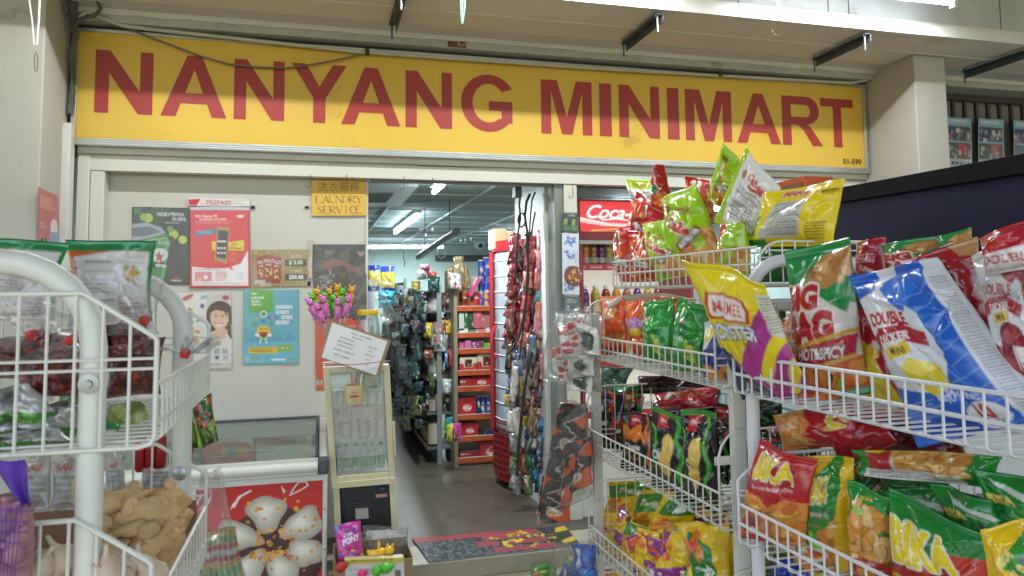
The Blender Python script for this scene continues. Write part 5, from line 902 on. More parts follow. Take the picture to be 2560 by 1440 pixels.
obj('handle', MB().tube([U(*t, Y=5.5) for t in ((1240, 815), (1231, 830), (1229, 870), (1234, 890), (1242, 894))], .012, 8), mat('handle_red', 'b81f26', .35), fr_)
obj('frame', MB().tube([(pl[0][0], pl[0][1], zd), (pl[0][0]-.04, pl[0][1]-.02, ztop)], .02, 8), FRD, fr_)
for i, (x0, y0, x1, y1) in enumerate(((1236, 572, 1266, 622), (1266, 580, 1292, 618))): pbox(('tan wrapped carton on top of the red fridge', 'printed tan carton on top of the red fridge beside the other')[i], x0, y0, x1, y1, 5.5, .2, A(40, 40, 'b39f78', i).bits(.1, .1, .9, .9, 10 if i else 4, ['c9b68c', '3a4a6a' if i else 'b8a47c'], (.06, .12)), name='carton', cat='carton', group='cartons on the fridge')
# hanging goods on the partition beside the door
WP = mat('wire', '')
g = MB(); xx = x0_ = U(1397, 700, Y=4.74)[0]-.045
for k in range(12): g.tube([(xx-.04, 4.76+k*.06, 1.0), (xx-.04, 4.76+k*.06, 2.05)], .003, 4)
for k in range(13): g.tube([(xx-.04, 4.76, 1.03+k*.085), (xx-.04, 5.42, 1.03+k*.085)], .003, 4)
one('grid_panel', g, mat('grid_steel', '8a8c86', .4, metal=.4), 'wire grid panel on the white partition inside the door', 'wire grid')
def strip(px, cols, lb, w, h, Yf, nm='hanging_packet', cat='packet', T=.014, art=None, tw=0):
    for i, (x, y) in enumerate(px):
        c1 = cols[i % len(cols)]; c = art(i, c1) if art else A(30, 40, c1, i*7+x).bits(.1, .2, .9, .8, 6, [cols[(i+1) % len(cols)], 'd0cac4', c1], (.07, .16)); r = random.Random(x*3+y); a = r.uniform(-.16, .16)+tw; ca, sa = math.cos(a), math.sin(a); rot = lambda dx, dy: (x+dx*ca-dy*sa, y+dx*sa+dy*ca)
        one(nm, bag_mb(Q([rot(-w, -h), rot(w, -h), rot(w, h), rot(-w, h)], Y=Yf+r.uniform(-.04, .04)), c, (9, 11), T, i, crease=1.5), FOIL, lb, cat, lb.split(',')[0]+' strip', smooth=True)
lin_ = lambda a, b, n: [(int(a[0]+(b[0]-a[0])*i/(n-1)), int(a[1]+(b[1]-a[1])*i/(n-1))) for i in range(n)]
strip(lin_((1290, 600), (1270, 858), 11), ['8a2420', 'a83a30', '6a3a2a', '9a2c34'], 'dark red snack packet in the leftmost hanging strip, above the fridge door', 12, 17, 5.0, tw=.4)
strip(lin_((1330, 610), (1308, 850), 9), ['b83a3c', 'c9605a', 'a82a44', 'd98a7a', '8a3a3a'], 'red and pink toy packet in the second hanging strip, beside the black hoses', 13, 20, 4.92, tw=.2)
strip(lin_((1362, 600), (1352, 700), 3), ['c9706e', 'd9848a'], 'pink topped balloon card at the top of the right hanging strip', 17, 26, 4.86)
def ball(i, c): k = A(30, 50, '9aa0a0', i); [k.line([(.2+.2*j, .1), (.15+.2*j, .9)], .1, ['d9b52a', 'cf4a2a', '3a9ab8', '8ac23a', 'd96a9a'][(j+i) % 5]) for j in range(4)]; return k
strip(lin_((1360, 665), (1352, 850), 6), ['a0a0a0'], 'multicoloured balloon packet in the right hanging strip, near the door post', 19, 26, 4.88, art=ball, tw=.12)
strip(lin_((1340, 855), (1336, 860), 2), ['6ab82a', '8ac83a'], 'lime green toy packet below the balloon packets', 14, 18, 4.87)
strip(lin_((1290, 890), (1272, 1000), 6), ['3a5a9a', 'c9a02a', '6a8ab0', '8a6aa0'], 'blue and yellow toy packet in the lower left hanging strip', 11, 14, 5.0)
strip(lin_((1330, 880), (1312, 1010), 5), ['b9b2a8', '8a5a44', 'a8988a'], 'pale card packet with brown print in the lower middle hanging strip', 15, 20, 4.9)
strip(lin_((1368, 880), (1352, 1040), 6), ['7a5a4a', 'b39a8a', 'a83a3a', '6a7a8a'], 'small book packet in the lower right hanging strip', 14, 20, 4.86)
strip(lin_((1386, 880), (1372, 1040), 6), ['8a8a90', 'b86a6a', '5a6a8a'], 'narrow printed packet along the door post edge', 8, 20, 4.84)
strip(lin_((1300, 1075), (1292, 1190), 6), ['3a9a4a', 'c9a22a', 'cf6a2a', '9ac23a'], 'green and gold sweet packet in the lowest left strip', 9, 14, 4.95)
strip(lin_((1328, 1080), (1326, 1190), 4), ['2a4a7a', '3a5a5a', '2f6a4a'], 'dark blue or green carton in the lowest hanging column', 14, 18, 4.9, 'hanging_carton', 'carton')
strip(lin_((1358, 1060), (1356, 1200), 4), ['3a7ab0', '4a6a8a', '6a5a4a'], 'bluish carton in the lowest column beside the door post', 13, 20, 4.86, 'hanging_carton', 'carton')
rg = random.Random(8)
def fill(n, x0, x1, y0, y1, Y0, Y1, cols, lb, w=(8, 12), h=(22, 40), nm='hanging_packet', cat='packet'):
    for i in range(n):
        x, y = rg.uniform(x0, x1), y0+(y1-y0)*(i+rg.random())/n; x -= (y-600)*.03; strip([(int(x), int(y))], [rg.choice(cols), rg.choice(cols)], lb, rg.uniform(*w), rg.uniform(*h), rg.uniform(Y0, Y1), nm, cat, .006, None, rg.uniform(.0, .22))
fill(26, 1280, 1312, 600, 880, 5.0, 5.12, ['7a2422', '9a3a30', '5a2a24', 'a8484a', '8a6a5a', '3a2a28'], 'small red or brown snack packet in the crowded strips over the fridge door')
fill(24, 1308, 1345, 600, 870, 4.94, 5.04, ['b83a44', 'c96a6a', 'a84a6a', 'd9a09a', '7a3a3a', 'c9b8b0'], 'small red or pink packet in the crowded middle strips by the door')
fill(30, 1345, 1396, 590, 880, 4.84, 4.92, ['c96a5a', 'd9b04a', '3a8ab0', '7ab03a', 'b85a8a', 'd9cfc4', 'a83a3a'], 'small multicoloured toy packet in the crowded right strips by the door', (9, 14), (26, 46))
fill(30, 1278, 1340, 870, 1080, 4.9, 5.0, ['5a6a8a', 'b8902a', '8a8a90', '4a3a34', 'c9c0b4', '6a7aa0'], 'small card packet in the crowded lower left strips by the door')
fill(26, 1335, 1398, 870, 1090, 4.84, 4.9, ['8a7a70', 'b8a89a', '6a4a40', 'a84a4a', '5a6a80', 'd0c8bc', '7a6a3a'], 'small book or card packet in the crowded lower right strips by the door', (8, 13), (26, 44))
fill(26, 1296, 1396, 1070, 1225, 4.86, 4.96, ['2f6a4a', '2a4a7a', '3a7a9a', 'b86a2a', '6a7a4a', '8a8a84'], 'small green or blue carton hanging lowest beside the door', (9, 13), (18, 28))
BLK = mat('hose_black', '1c1b1a', .6)
for i, (pp_, r) in enumerate((([(1325, 485), (1316, 505), (1312, 540), (1318, 580), (1316, 620), (1321, 660), (1320, 700), (1316, 740), (1310, 790), (1298, 840), (1282, 870), (1266, 888)], .010), ([(1338, 480), (1330, 500), (1326, 540), (1323, 600), (1318, 680), (1314, 760), (1306, 840), (1298, 900)], .0065), ([(1338, 530), (1332, 560), (1330, 580), (1324, 590), (1316, 592), (1311, 586)], .007), ([(1330, 880), (1318, 930), (1310, 980), (1304, 1040), (1298, 1100), (1292, 1190)], .010), ([(1302, 480), (1298, 510), (1301, 545), (1294, 590), (1290, 640), (1289, 690)], .008))): one('black_hose', MB().tube([U(*t, Y=4.8) for t in pp_], r, 8), BLK, ('thick black rubber strap hanging before the packets, bending left', 'black rubber strap hanging straight beside the thick one', 'short curved black cable below the wall socket', 'black strap hanging low over the pale card packets', 'black cable bundle hanging at the inner corner of the doorway')[i], 'strap', 'black straps and cables by the door')
one('black_hose', MB().tube([U(1304+9*math.sin(s*.7), 550+18*math.cos(s*.7), Y=4.8) for s in range(9)], .007, 6, True), BLK, 'coiled black cable loop at the inner corner of the doorway', 'cable')
so_ = thing('wall_socket', 'white electric socket plate on the partition', 'socket', U(1342, 520, Y=4.95)); xq = U(1342, 520, Y=4.95)
obj('plate', MB().box(xx-.012, xx-.001, 4.88, 5.02, xq[2]-.05, xq[2]+.08), WHITE, so_, bevel=.003); obj('switch', MB().box(xx-.018, xx-.012, 4.92, 4.96, xq[2], xq[2]+.03), mat('grid_white', ''), so_)
one('door_light_box', MB().box(U(1288, 470, Y=4.75)[0], U(1305, 470, Y=4.75)[0], 4.75, 4.83, U(1290, 492, Y=4.75)[2], U(1290, 466, Y=4.75)[2]), mat('dark_plastic', ''), 'small dark junction box at the top inner corner of the doorway', 'junction box', bevel=.003)
# drinks fridge behind the side window
cf = thing('cola_fridge', 'tall red cola fridge with white script on a lit header, behind the crisp racks', 'fridge', (2.3, 5.3, .14))
YC = 5.0; c0 = U(1446, 500, Y=YC); c1 = 2.75; zt = U(1500, 497, Y=YC)[2]; zh = U(1500, 578, Y=YC)[2]; zb = U(1500, 600, Y=YC)[2]
obj('body', MB().box(c0[0], c0[0]+.03, YC, 5.6, .14, zt).box(c1-.03, c1, YC, 5.6, .14, zt).box(c0[0]+.03, c1-.03, 5.55, 5.6, .14, zt).box(c0[0]+.031, c1-.031, YC+.03, 5.55, zb, zt-.004).box(c0[0]+.03, c1-.03, YC, 5.55, .14, .4), FRD, cf, bevel=.004)
def cola():
    c = Cv(300, 130, 'c01c22', 5); c.poly([(0, .55), (.25, .72), (.5, .75), (1, .6), (1, .68), (.5, .86), (.2, .82), (0, .7)], 'c9a8a6'); c.line([(0, .56), (.25, .78), (.5, .84), (.8, .72)], .03, 'e6dcda'); c.line([(.1, .98), (.3, .93), (.5, .84)], .035, 'd9a52a')
    for r_ in range(9): [c.ell(.02+.03*k, .5+.05*r_+.004*k, .012, .012, 'd98a88') for k in range(22) if .48+.012*k < .5+.05*r_ < .8]
    c.text('Coca-Cola', .42, .36, .46, 'ece6e4', None, 0, .02, .6, .25, .012); c.line([(.15, .5), (.2, .62), (.32, .58), (.46, .64)], .03, 'ece6e4'); return c
COLA = inkmat('lit_header', .3, .2); nt = COLA.node_tree; nt.links.new(nt.nodes['Attribute'].outputs['Color'], nt.nodes['Principled BSDF'].inputs['Emission Color']); nt.nodes['Principled BSDF'].inputs['Emission Strength'].default_value = .45
q = [np.array(t) for t in ((c0[0]+.01, YC-.006, zt-.02), (c1-.02, YC-.006, zt-.02), (c1-.02, YC-.006, zh), (c0[0]+.01, YC-.006, zh))]
obj('header_sign', sheet_mb(q, cola(), (130, 52), .03), COLA, cf, smooth=False)
zs_ = U(1490, 664, Y=YC+.1)[2]
zl_ = [zs_, zs_-.36, zs_-.72, zs_-1.08]
LIT = mat('fridge_lining', 'd6d3c8', .5, emit=.25)  # lining itself glows faintly, in place of light inside the fridge
obj('lining', MB().box(c0[0]+.031, c1-.031, 5.53, 5.549, .4, zb-.002), LIT, cf)
for z in zl_:
    if z > .35: s = obj('shelf', MB().box(c0[0]+.032, c1-.032, YC+.1, 5.52, z-.012, z), WHITE, cf); obj('price_strip', MB().box(c0[0]+.032, c1-.032, YC+.085, YC+.099, z-.035, z+.012), mat('strip_red', 'a82026', .4), s)
V, T = glyphs('Coca-Cola', .01); st_ = MB(); [st_.add([(x+v[0]*.02*.8+v[1]*.004, YC+.083, zs_-.011+v[1]*.02) for v in V], [tuple(map(int, qq)) for qq in T]) for x in (U(1460, 660, Y=YC)[0], U(1500, 660, Y=YC)[0], U(1545, 660, Y=YC)[0])]
obj('strip_lettering', st_, mat('strip_white', 'e0d6d4', .5), cf, smooth=False)
obj('top_trim', MB().box(c0[0], c1, YC-.002, YC+.03, zb-.03, zb-.002), WHITE, cf)
for r_, z in enumerate(zl_[:3]):
    for k in range(8):
        x = U(1463+20*k, 640, Y=YC+.14)[0] if r_ == 0 else c0[0]+.09+.085*k; cc = [('c98a1c', 'amber'), ('a8683a', 'orange brown'), ('5a2a6a', 'purple'), ('b8a03a', 'yellow'), ('8a3a2a', 'red brown')][k % 5 if r_ == 0 else (k+r_*2) % 5]
        lb = '%s juice bottle with white cap on the %s shelf of the cola fridge' % (cc[1], ('top', 'second', 'third')[r_]); p = (x, YC+.15, z); t = thing('juice_bottle', lb, 'bottle', p, 'juice bottles in the cola fridge')
        obj('bottle', MB().lathe([(.032, 0), (.036, .01), (.036, .075), (.032, .09), (.036, .1), (.035, .145), (.022, .178), (.016, .187)], p, 14), mat('juice_'+cc[1].replace(' ', '_'), cc[0], .2, coat=.4), t); obj('cap', MB().lathe([(.018, .187), (.018, .212)], p, 12), mat('cap_white', 'd6d6d2', .4), t); obj('label_band', MB().lathe([(.0365, .02), (.0365, .06)], p, 14), mat('label_pale', 'c3bcb0', .5), t)

rg = random.Random(31)
for i in range(46):
    x, y = rg.uniform(1058, 1138), rg.uniform(735, 1035); w_, h = rg.uniform(7, 13), rg.uniform(12, 22); c1 = rg.choice(['4a5a50', '6a7a70', '3a4a3a', '7a6a4a', '8a8a84', '5a3a30', '2f4a44', '9a8a5a', '6a4a4a', 'a9aaa2'])
    bag('small dull packet hanging in the crowded side of the aisle shelf', A(24, 30, c1, i).bits(.1, .1, .9, .9, 6, [c1, 'b0b0a6', '5a5a50'], (.08, .18)), Q([(x-w_, y-h), (x+w_, y-h+2), (x+w_-1, y+h), (x-w_+1, y+h)], Y=6.42+rg.uniform(0, .1)), .02, seed=400+i, name='hanging_packet', crease=1.6, n=(10, 12), group=MINI['group'])
for i in range(60):
    x, y = rg.uniform(988, 1056), rg.uniform(730, 1060); w_, h = rg.uniform(6, 12), rg.uniform(10, 20); c1 = rg.choice(['3f6460', '5a7a8a', '3a5a7a', '6a7a70', '8a948c', 'a9b0a8', '2a4a4a', '8a8a5a', '3a7a6a', '8a5a5a', '4a6a9a', 'b0a060'])
    bag('dim packet hanging farther back in the aisle', A(24, 30, c1, i).bits(.1, .1, .9, .9, 6, [c1, 'b0bab4', '4a5a5a'], (.08, .18)), Q([(x-w_, y-h), (x+w_, y-h+2), (x+w_-1, y+h), (x-w_+1, y+h)], X=.9+rg.uniform(-.06, .01)), .012, seed=450+i, name='hanging_packet', crease=1.6, n=(10, 12), group=MINI['group'])
# ------------------------------------------------------------------ wire racks on the right
RW = mat('rack_white', 'cfcdc4', .42, var=.06, vs=9, stain='937654', ss=13, sth=.7)
RW2 = mat('rack_white_new', 'dcdde0', .33, var=.03, vs=8)
def basket(root, X0, X1, Y0, Y1, z0, rim, mid, top, m, step=.048, r=.0026, R=.0042, round_=True, name='wire_basket'):
    """near end Y0, far end Y1; front at X0; end panels rise to top"""
    s = 1 if X1 > X0 else -1; D = abs(X1-X0); b = MB()
    def outline(Y):
        if round_: c = [(0, z0+.012), (0, top-.08), (.012*1, top-.045), (.035, top-.018), (.065, top-.004), (.09, top)]
        else: c = [(0, z0+.015), (0, rim+(top-rim)*.48), (.004, rim+(top-rim)*.52), (.088, top-.004), (.095, top)]
        return [(X0+s*x, Y, z) for x, z in c]+[(X1-s*.01, Y, top), (X1, Y, top-.02), (X1, Y, z0)]+[(X1-s*.01, Y, z0), (X0+s*.02, Y, z0), (X0+s*.005, Y, z0+.004)]
    for Y in (Y0, Y1): b.tube(outline(Y), R, 6, True)
    b.tube([(X0, Y0, rim), (X0, Y1, rim)], R, 6); b.tube([(X0, Y0, mid), (X0, Y1, mid)], R, 6); b.tube([(X1, Y0, top), (X1, Y1, top)], R, 6)
    b.tube([(X0+s*.02, Y0, z0), (X0+s*.02, Y1, z0)], R*.8, 6); b.tube([(X1, Y0, z0), (X1, Y1, z0)], R, 6); b.tube([((X0+X1)/2, Y0, z0-.004), ((X0+X1)/2, Y1, z0-.004)], R, 6)
    o = obj(name, b, m, root)
    g = MB(); n = int(round((Y1-Y0)/step))
    for i in range(1, n):
        y = Y0+(Y1-Y0)*i/n; g.tube([(X0-s*.003, y, rim+.002), (X0-s*.003, y, z0+.008), (X0+s*.005, y, z0+.003), (X1, y, z0+.003)], r, 5)
    obj('front_and_floor_wires', g, m, o)
    g = MB()
    for i in range(1, n): g.tube([(X1, Y0+(Y1-Y0)*i/n, z0), (X1, Y0+(Y1-Y0)*i/n, top)], r, 4)
    g.tube([(X1, Y0, (z0+top)/2), (X1, Y1, (z0+top)/2)], r, 4); obj('back_wires', g, m, o)
    for Y in (Y0, Y1):
        g = MB(); k = int(D/step)
        for i in range(1, k+1):
            x = i*D/(k+1); zt = top if x > .09 else (rim+(top-rim)*(.48+.52*x/.09) if not round_ else top-.08*(1-x/.09)**2)
            g.tube([(X0+s*x, Y, z0), (X0+s*x, Y, zt)], r, 5)
        for z in ((rim-.01, mid+.02) if round_ else (rim+.022, rim+.036)): g.tube([(X0, Y, z), (X1, Y, z)], r, 5)
        obj('end_wires', g, m, o)
    return o
def arch_frame(root, X0, X1, Y, zt, r, m, rc=.11, flat=None):
    s = 1 if X1 > X0 else -1
    P = [(X0, Y, .0)]+[(X0+s*rc*(1-math.cos(a)), Y, zt-rc+rc*math.sin(a)) for a in np.linspace(0, math.pi/2, 7)]+[(X1-s*rc*(1-math.cos(a)), Y, zt-rc+rc*math.sin(a)) for a in np.linspace(math.pi/2, 0, 7)]+[(X1, Y, 0)]
    if flat:
        b = MB().box(X0-flat, X0+flat, Y-.012, Y+.012, 0, zt-rc).box(X1-flat, X1+flat, Y-.012, Y+.012, 0, zt-rc).tube(P[1:-1], r, 8)
        return obj('end_frame', b, m, root, bevel=.003)
    return obj('end_frame', MB().tube(P, r, 12), m, root)
XF = 1.2
ra = thing('wire_rack', 'white wire snack rack next to the doorway with square posts and small top basket', 'rack', (1.45, 2.6, 0))
obj('end_frame', MB().box(1.214, 1.256, 3.158, 3.182, 0, 1.5).box(1.70, 1.742, 3.158, 3.182, 0, 1.55).tube([(1.3, 3.17, 1.53), (1.36, 3.17, 1.56), (1.45, 3.17, 1.572), (1.6, 3.17, 1.572), (1.7, 3.17, 1.55)], .016, 8), RW, ra, bevel=.003)
arch_frame(ra, 1.283, 1.72, 2.08, 1.55, .02, RW, .15, .024)
ZR = 1.6-.1685*XF-.0
basket(ra, 1.2, 1.66, 2.06, 3.2, 1.295, 1.397, 1.345, 1.56, RW)
basket(ra, 1.2, 1.66, 2.06, 3.2, .865, .977, .925, 1.165, RW)
basket(ra, 1.2, 1.66, 2.06, 3.2, .44, .55, .495, .74, RW)
basket(ra, 1.2, 1.66, 2.06, 3.2, .06, .17, .12, .33, RW)
basket(ra, 1.33, 1.75, 2.015, 3.17, 1.615, 1.733, 1.68, 1.752, RW, .05)
for y in (3.17, 2.09):
    for z in (1.07, .66, .24):
        obj('bracket', MB().box(1.196, 1.262, y-.017, y-.0125, z-.012, z+.014).lathe([(.009, 0), (.009, .006)], (1.236, y-.0175, z), 8, (0, -1, 0)), RW, ra)
rb = thing('wire_rack', 'white wire snack rack nearest the camera on the right, with round tube posts', 'rack', (1.45, 1.25, 0))
arch_frame(rb, 1.28, 1.74, 1.988, 1.69, .0195, RW2, .13)
arch_frame(rb, 1.215, 1.72, .72, 1.665, .0195, RW2, .13)
basket(rb, 1.2, 1.66, .68, 1.955, 1.295, 1.407, 1.352, 1.47, RW2, .048, .003, .005, False)
basket(rb, 1.2, 1.66, .68, 1.955, .86, .975, .92, 1.11, RW2, .048, .003, .005, False)
basket(rb, 1.2, 1.66, .68, 1.955, .45, .56, .505, .7, RW2, .048, .003, .005, False)

def calbee_front(seed=1, rot=.45):
    c = A(150, 200, '9dc71f', seed); c.rect(0, 0, 1, .05, 'b7d84a')
    crisps(c, .35, .62, 1.0, .98, 26, (.06, .12)); c.ell(.28, .2, .05, .05, '8a6a2a'); c.fine(.3, .24, .8, .33, 2, 'b35e33', 1, .6)
    c.text('Calbee', .48, .47, .15, 'c02a2c', 'f3e6d8', .014, rot, .85, .15, .05)
    c.poly([(.28, .66), (.82, .50), (.9, .58), (.36, .76)], '8e1f24'); c.poly([(.33, .665), (.8, .53), (.85, .575), (.38, .72)], 'd9d6d3'); c.fine(.4, .58, .76, .70, 2, '9c9a98')
    return c
def calbee_back(seed=1):
    c = A(150, 190, 'e7e3e2', seed); c.rect(0, 0, .17, 1, 'a3cc25'); c.rect(0, .9, 1, 1, 'a3cc25'); c.text('Calbee', .62, .2, .1, 'c33030', 'f6eadf', .01, .2, .85, .1, .04)
    c.rect(.5, .27, .82, .31, 'c33030'); c.ell(.32, .22, .055, .055, 'b08a5a'); c.fine(.3, .36, .9, .5, 6, '6a6764'); c.rect(.25, .53, .9, .535, '444'*2); c.fine(.26, .55, .88, .82, 9, '5a5754', .95); c.text('Calbee', .22, .95, .05, 'c06a28', None, 0, 0, .85); return c
def pizza(seed=1):
    c = A(120, 160, 'b8281f', seed); crisps(c, .05, .2, .95, .95, 60, (.03, .08), ['d9532a', 'e37a35', 'c23a22', 'e9a552']); c.poly([(.55, .05), (.85, .1), (.9, .4), (.6, .3)], 'c8262a'); c.poly([(.48, .08), (.56, .05), (.62, .3), (.55, .32)], '2c8a4c'); c.poly([(.55, .05), (.6, .06), (.66, .3), (.62, .3)], 'e8e4dd')
    c.text('Pizza', .5, .62, .2, 'e4dfdb', '3a2522', .02, .1, .75, .2, .05); return c
# top basket
bag('lime green crisp bag with white printed back at the far rear of the top basket', (lambda c: (c.rect(0, 0, 1, .2, 'a3cc25'), c.text('Calbee', .5, .1, .09, 'c5542a', None, 0, 0, .9), c.fine(.1, .26, .9, .8, 8, '77726e'), c)[-1])(A(110, 150, 'ddd9d6')), qd([(1560, 447), (1640, 452), (1698, 570), (1592, 570)], 1.62), .03, seed=2)
bag('narrow twisted red crisp bag standing point-up above the pizza crisps', (lambda c: (crisps(c, 0, .55, 1, .9, 20, (.04, .08), ['d9532a', 'e37a35']), c.rect(0, .42, .5, .6, '2a7d45'), c.text('Calbee', .5, .3, .12, 'ead9d4', None, 0, 1.2, .8), c)[-1])(A(90, 160, 'a3211f')), qd([(1630, 411), (1654, 411), (1696, 548), (1626, 530)], 1.58), .035, seed=3)
bag('red pizza crisp bag with pointed top behind the other pizza crisps', pizza(3), qd([(1590, 478), (1655, 530), (1646, 640), (1556, 600)], 1.53), .04, seed=4)
bag('red pizza crisp bag in the far front corner of the top basket', pizza(4), qd([(1528, 583), (1580, 560), (1606, 704), (1546, 706)], 1.4, .6), .04, seed=5)
bag('red pizza crisp bag between the corner pizza bag and the lime green bags', pizza(5), qd([(1570, 576), (1640, 585), (1664, 702), (1590, 706)], 1.42, .6), .04, seed=6)
bag('small lime green crisp bag with crisps picture, front of the top basket', calbee_front(6, .55), qd([(1597, 560), (1672, 550), (1740, 688), (1640, 706)], 1.42, .6), .045, seed=7)
bag('large lime green crisp bag tilted in the middle of the top basket', calbee_front(7, .6), qd([(1650, 500), (1745, 452), (1816, 662), (1692, 690)], 1.46, .6), .055, (44, 56), seed=8)
bag('dark red crisp bag mostly hidden behind the large tilted lime green bag', pizza(9), qd([(1712, 440), (1778, 452), (1792, 560), (1722, 560)], 1.62), .03, seed=9)
bag('shiny lime green crisp bag reaching highest, over the letter M of the sign', calbee_front(10, .9), qd([(1812, 347), (1856, 424), (1836, 530), (1762, 500)], 1.6, .6), .045, (40, 52), seed=10)
bag('lime green crisp bag turned to its white printed back at the top of the pile', calbee_back(11), qd([(1868, 364), (1945, 470), (1892, 606), (1776, 556)], 1.5, .6), .04, (44, 56), seed=11)
bag('lime green crisp bag with a round emblem under the white-backed bag in the top basket', (lambda c: (crisps(c, 0, .5, 1, 1, 24, (.06, .1)), c.poly([(0, 0), (.4, 0), (.3, .3), (0, .4)], 'c4513a'), c.ell(.3, .3, .07, .07, 'e6e2d8'), c)[-1])(A(100, 150, '9dc71f', 12)), qd([(1792, 560), (1866, 556), (1884, 690), (1798, 692)], 1.42, .6), .04, seed=12)
def yb(seed):
    c = A(220, 170, 'ecd21c', seed); c.poly([(0, .45), (.14, .45), (.1, .8), (.08, 1), (0, 1)], '1f8a3c'); c.poly([(0, .8), (.32, .78), (.3, .85), (0, .88)], 'ecd21c'); c.poly([(0, .87), (.3, .85), (.3, 1), (0, 1)], '1f8a3c')
    c.poly([(.27, .24), (.66, .22), (.68, .78), (.58, .84), (.17, .84)], 'c9c6bd'); c.fine(.28, .26, .65, .82, 15, '807c74', .97, .45); c.text('MAMEE', .42, .1, .1, 'c2412a', 'f2e4d0', .012, 0, .9, 0, .04); c.fine(.76, .14, .98, .2, 2, '4a4420', 1, .7); c.fine(.72, .62, .95, .9, 6, '6a611c', .9); return c
bag('big yellow noodle snack bag with nutrition panel lying across the top basket', yb(13), qd([(1918, 482), (2120, 444), (2088, 616), (1860, 618)], 1.52, .6), .06, (60, 48), seed=13, bend=.02)
bag('dark green snack bag inside the near end of the top basket, under the yellow bag', (lambda c: (c.rect(0, .0, 1, .12, 'b6b52a'), c.fine(.1, .2, .9, .9, 8, '2e7a40'), c)[-1])(A(140, 90, '126b33')), qd([(1893, 598), (2080, 596), (2066, 704), (1900, 706)], 1.58, .5), .05, seed=14, back='126b33')
# second basket
def oink():
    c = A(110, 190, 'e2591b', 2); c.text('Oink', .5, .28, .15, 'e9b43a', 'f1e6da', .016, -.1, .7, .15, .05); crisps(c, .1, .58, .9, .8, 22, (.03, .07), ['c98d2f', 'dcaa48', 'a9701f']); c.fine(.1, .42, .6, .46, 1, 'a83c14'); c.rect(0, .85, 1, 1, 'b9441a'); return c
bag('orange snack bag reading Oink with a picture of fried snacks in the middle basket', oink(), qd([(1506, 741), (1556, 741), (1578, 890), (1503, 886)], 1.34, .5), .04, seed=21)
def twr(seed):
    c = A(110, 190, 'd9501f', seed); c.bits(0, .05, 1, .3, 20, ['e8732f', 'c8401a'], (.03, .08)); c.ell(.5, .42, .2, .12, 'b67fc0'); c.ell(.5, .55, .16, .08, 'e8c23a'); c.text('Super', .5, .4, .09, '7d2f86', 'e9c7e0', .01, .2, .8); crisps(c, .05, .62, .95, .82, 24, (.03, .06), ['e07a33', 'd55e25', 'eda04a']); c.bits(.05, .86, .95, .97, 30, ['e8e4dd', '2b3a6a', 'c23024'], (.012, .03)); return c
bag('glossy orange snack bag with purple lettering between the Oink bag and the green pea bags', twr(3), qd([(1563, 754), (1626, 744), (1632, 898), (1576, 892)], 1.36, .5), .04, seed=22)
bag('plain orange snack bag hidden behind the green pea bags', twr(4), qd([(1625, 738), (1700, 745), (1700, 860), (1625, 860)], 1.5, .5), .03, seed=23)
def pea(seed, dx):
    c = A(130, 200, '1f8c2e', seed); c.bits(.3, .25, 1, .8, 14, ['2b9a3a', '167a28', '36a648'], (.06, .14)); c.text('GREEN PEA', .20+dx, .53, .07, 'e0ece0', None, 0, 0, .62, 0, .012); c.text('SNACK', .12+dx, .62, .07, 'e0ece0', None, 0, 0, .62, 0, .012); c.rect(.2+dx, .25, .42+dx, .31, 'cf7a86'); c.text('Mei', .31+dx, .28, .04, 'f0dede')
    for i in range(7): c.ell(.55+.07*(i % 3), .6+.06*i, .04, .075, ['a8c83a', 'd9de6a', '6fae2c'][i % 3], .5*i)
    c.fine(.15, .4, .4, .43, 1, '9ccf9e'); return c
bag('green pea snack bag with ear-like top corners, beside the glossy orange bag', pea(5, .0), qd([(1601, 757), (1680, 744), (1704, 912), (1616, 906)], 1.34, .5), .045, (40, 54), seed=24)
bag('green pea snack bag nearer the camera, beside the blue snack bag', pea(6, .05), qd([(1690, 742), (1768, 766), (1772, 938), (1680, 922)], 1.34, .5), .05, (40, 54), seed=25)
def bluebag():
    c = A(100, 180, '243a8f', 7); c.poly([(0, 0), (.7, 0), (.3, .45), (0, .5)], 'd8dbe2'); c.ell(.28, .22, .09, .13, 'd9b92e', .3); crisps(c, .2, .74, 1, 1, 20, (.05, .09), ['d97a22', 'e89a3a']); c.bits(0, .5, 1, .7, 10, ['2f4aa8', '1c2d74'], (.05, .1)); return c
bag('dark blue and white snack bag at the near end of the middle basket', bluebag(), qd([(1762, 806), (1830, 790), (1836, 968), (1752, 950)], 1.33, .5), .04, seed=26)
bag('white foil snack bag leaning out over the far end of the middle basket', (lambda c: (c.poly([(0, .55), (.5, .7), (.9, 1), (0, 1)], '2f4434'), c.bits(0, .6, .8, 1, 20, ['46604a', '20301f'], (.03, .07)), c)[-1])(A(100, 120, 'd7d3d8')), qd([(1430, 778), (1502, 790), (1512, 872), (1470, 856)], 1.3, .6), .03, seed=27)
# third basket
def chip(seed, acc, txt='Chipster', flame=None, crisp=False):
    c = A(120, 190, '121214', seed)
    if flame: c.poly([(0, .2), (.3, .28), (.45, .12), (.6, .3), (1, .22), (1, .42), (.7, .44), (.6, .36), (.5, .46), (0, .4)], flame)
    P = [(.62, 0), (.78, .12), (.7, .3), (.86, .5), (.74, .7), (.88, 1)]; c.line(P, .045, acc); c.line([(.05, .2), (.2, .25), (.16, .5)], .03, acc)
    c.poly([(.2, .06), (.5, .03), (.45, .2), (.22, .22)], 'c3262c'); c.text('Mei', .35, .12, .05, 'f0e0da')
    c.text(txt, .38, .55, .14, 'e9e9e4', None, 0, -.12, .62, .12, .035); c.bits(.1, .66, .5, .74, 12, [acc, 'c78a2a'], (.01, .025))
    if crisp: c.ell(.5, .42, .11, .16, 'e9c565', .2); c.ell(.45, .62, .09, .15, 'dcb24e', -.3)
    return c
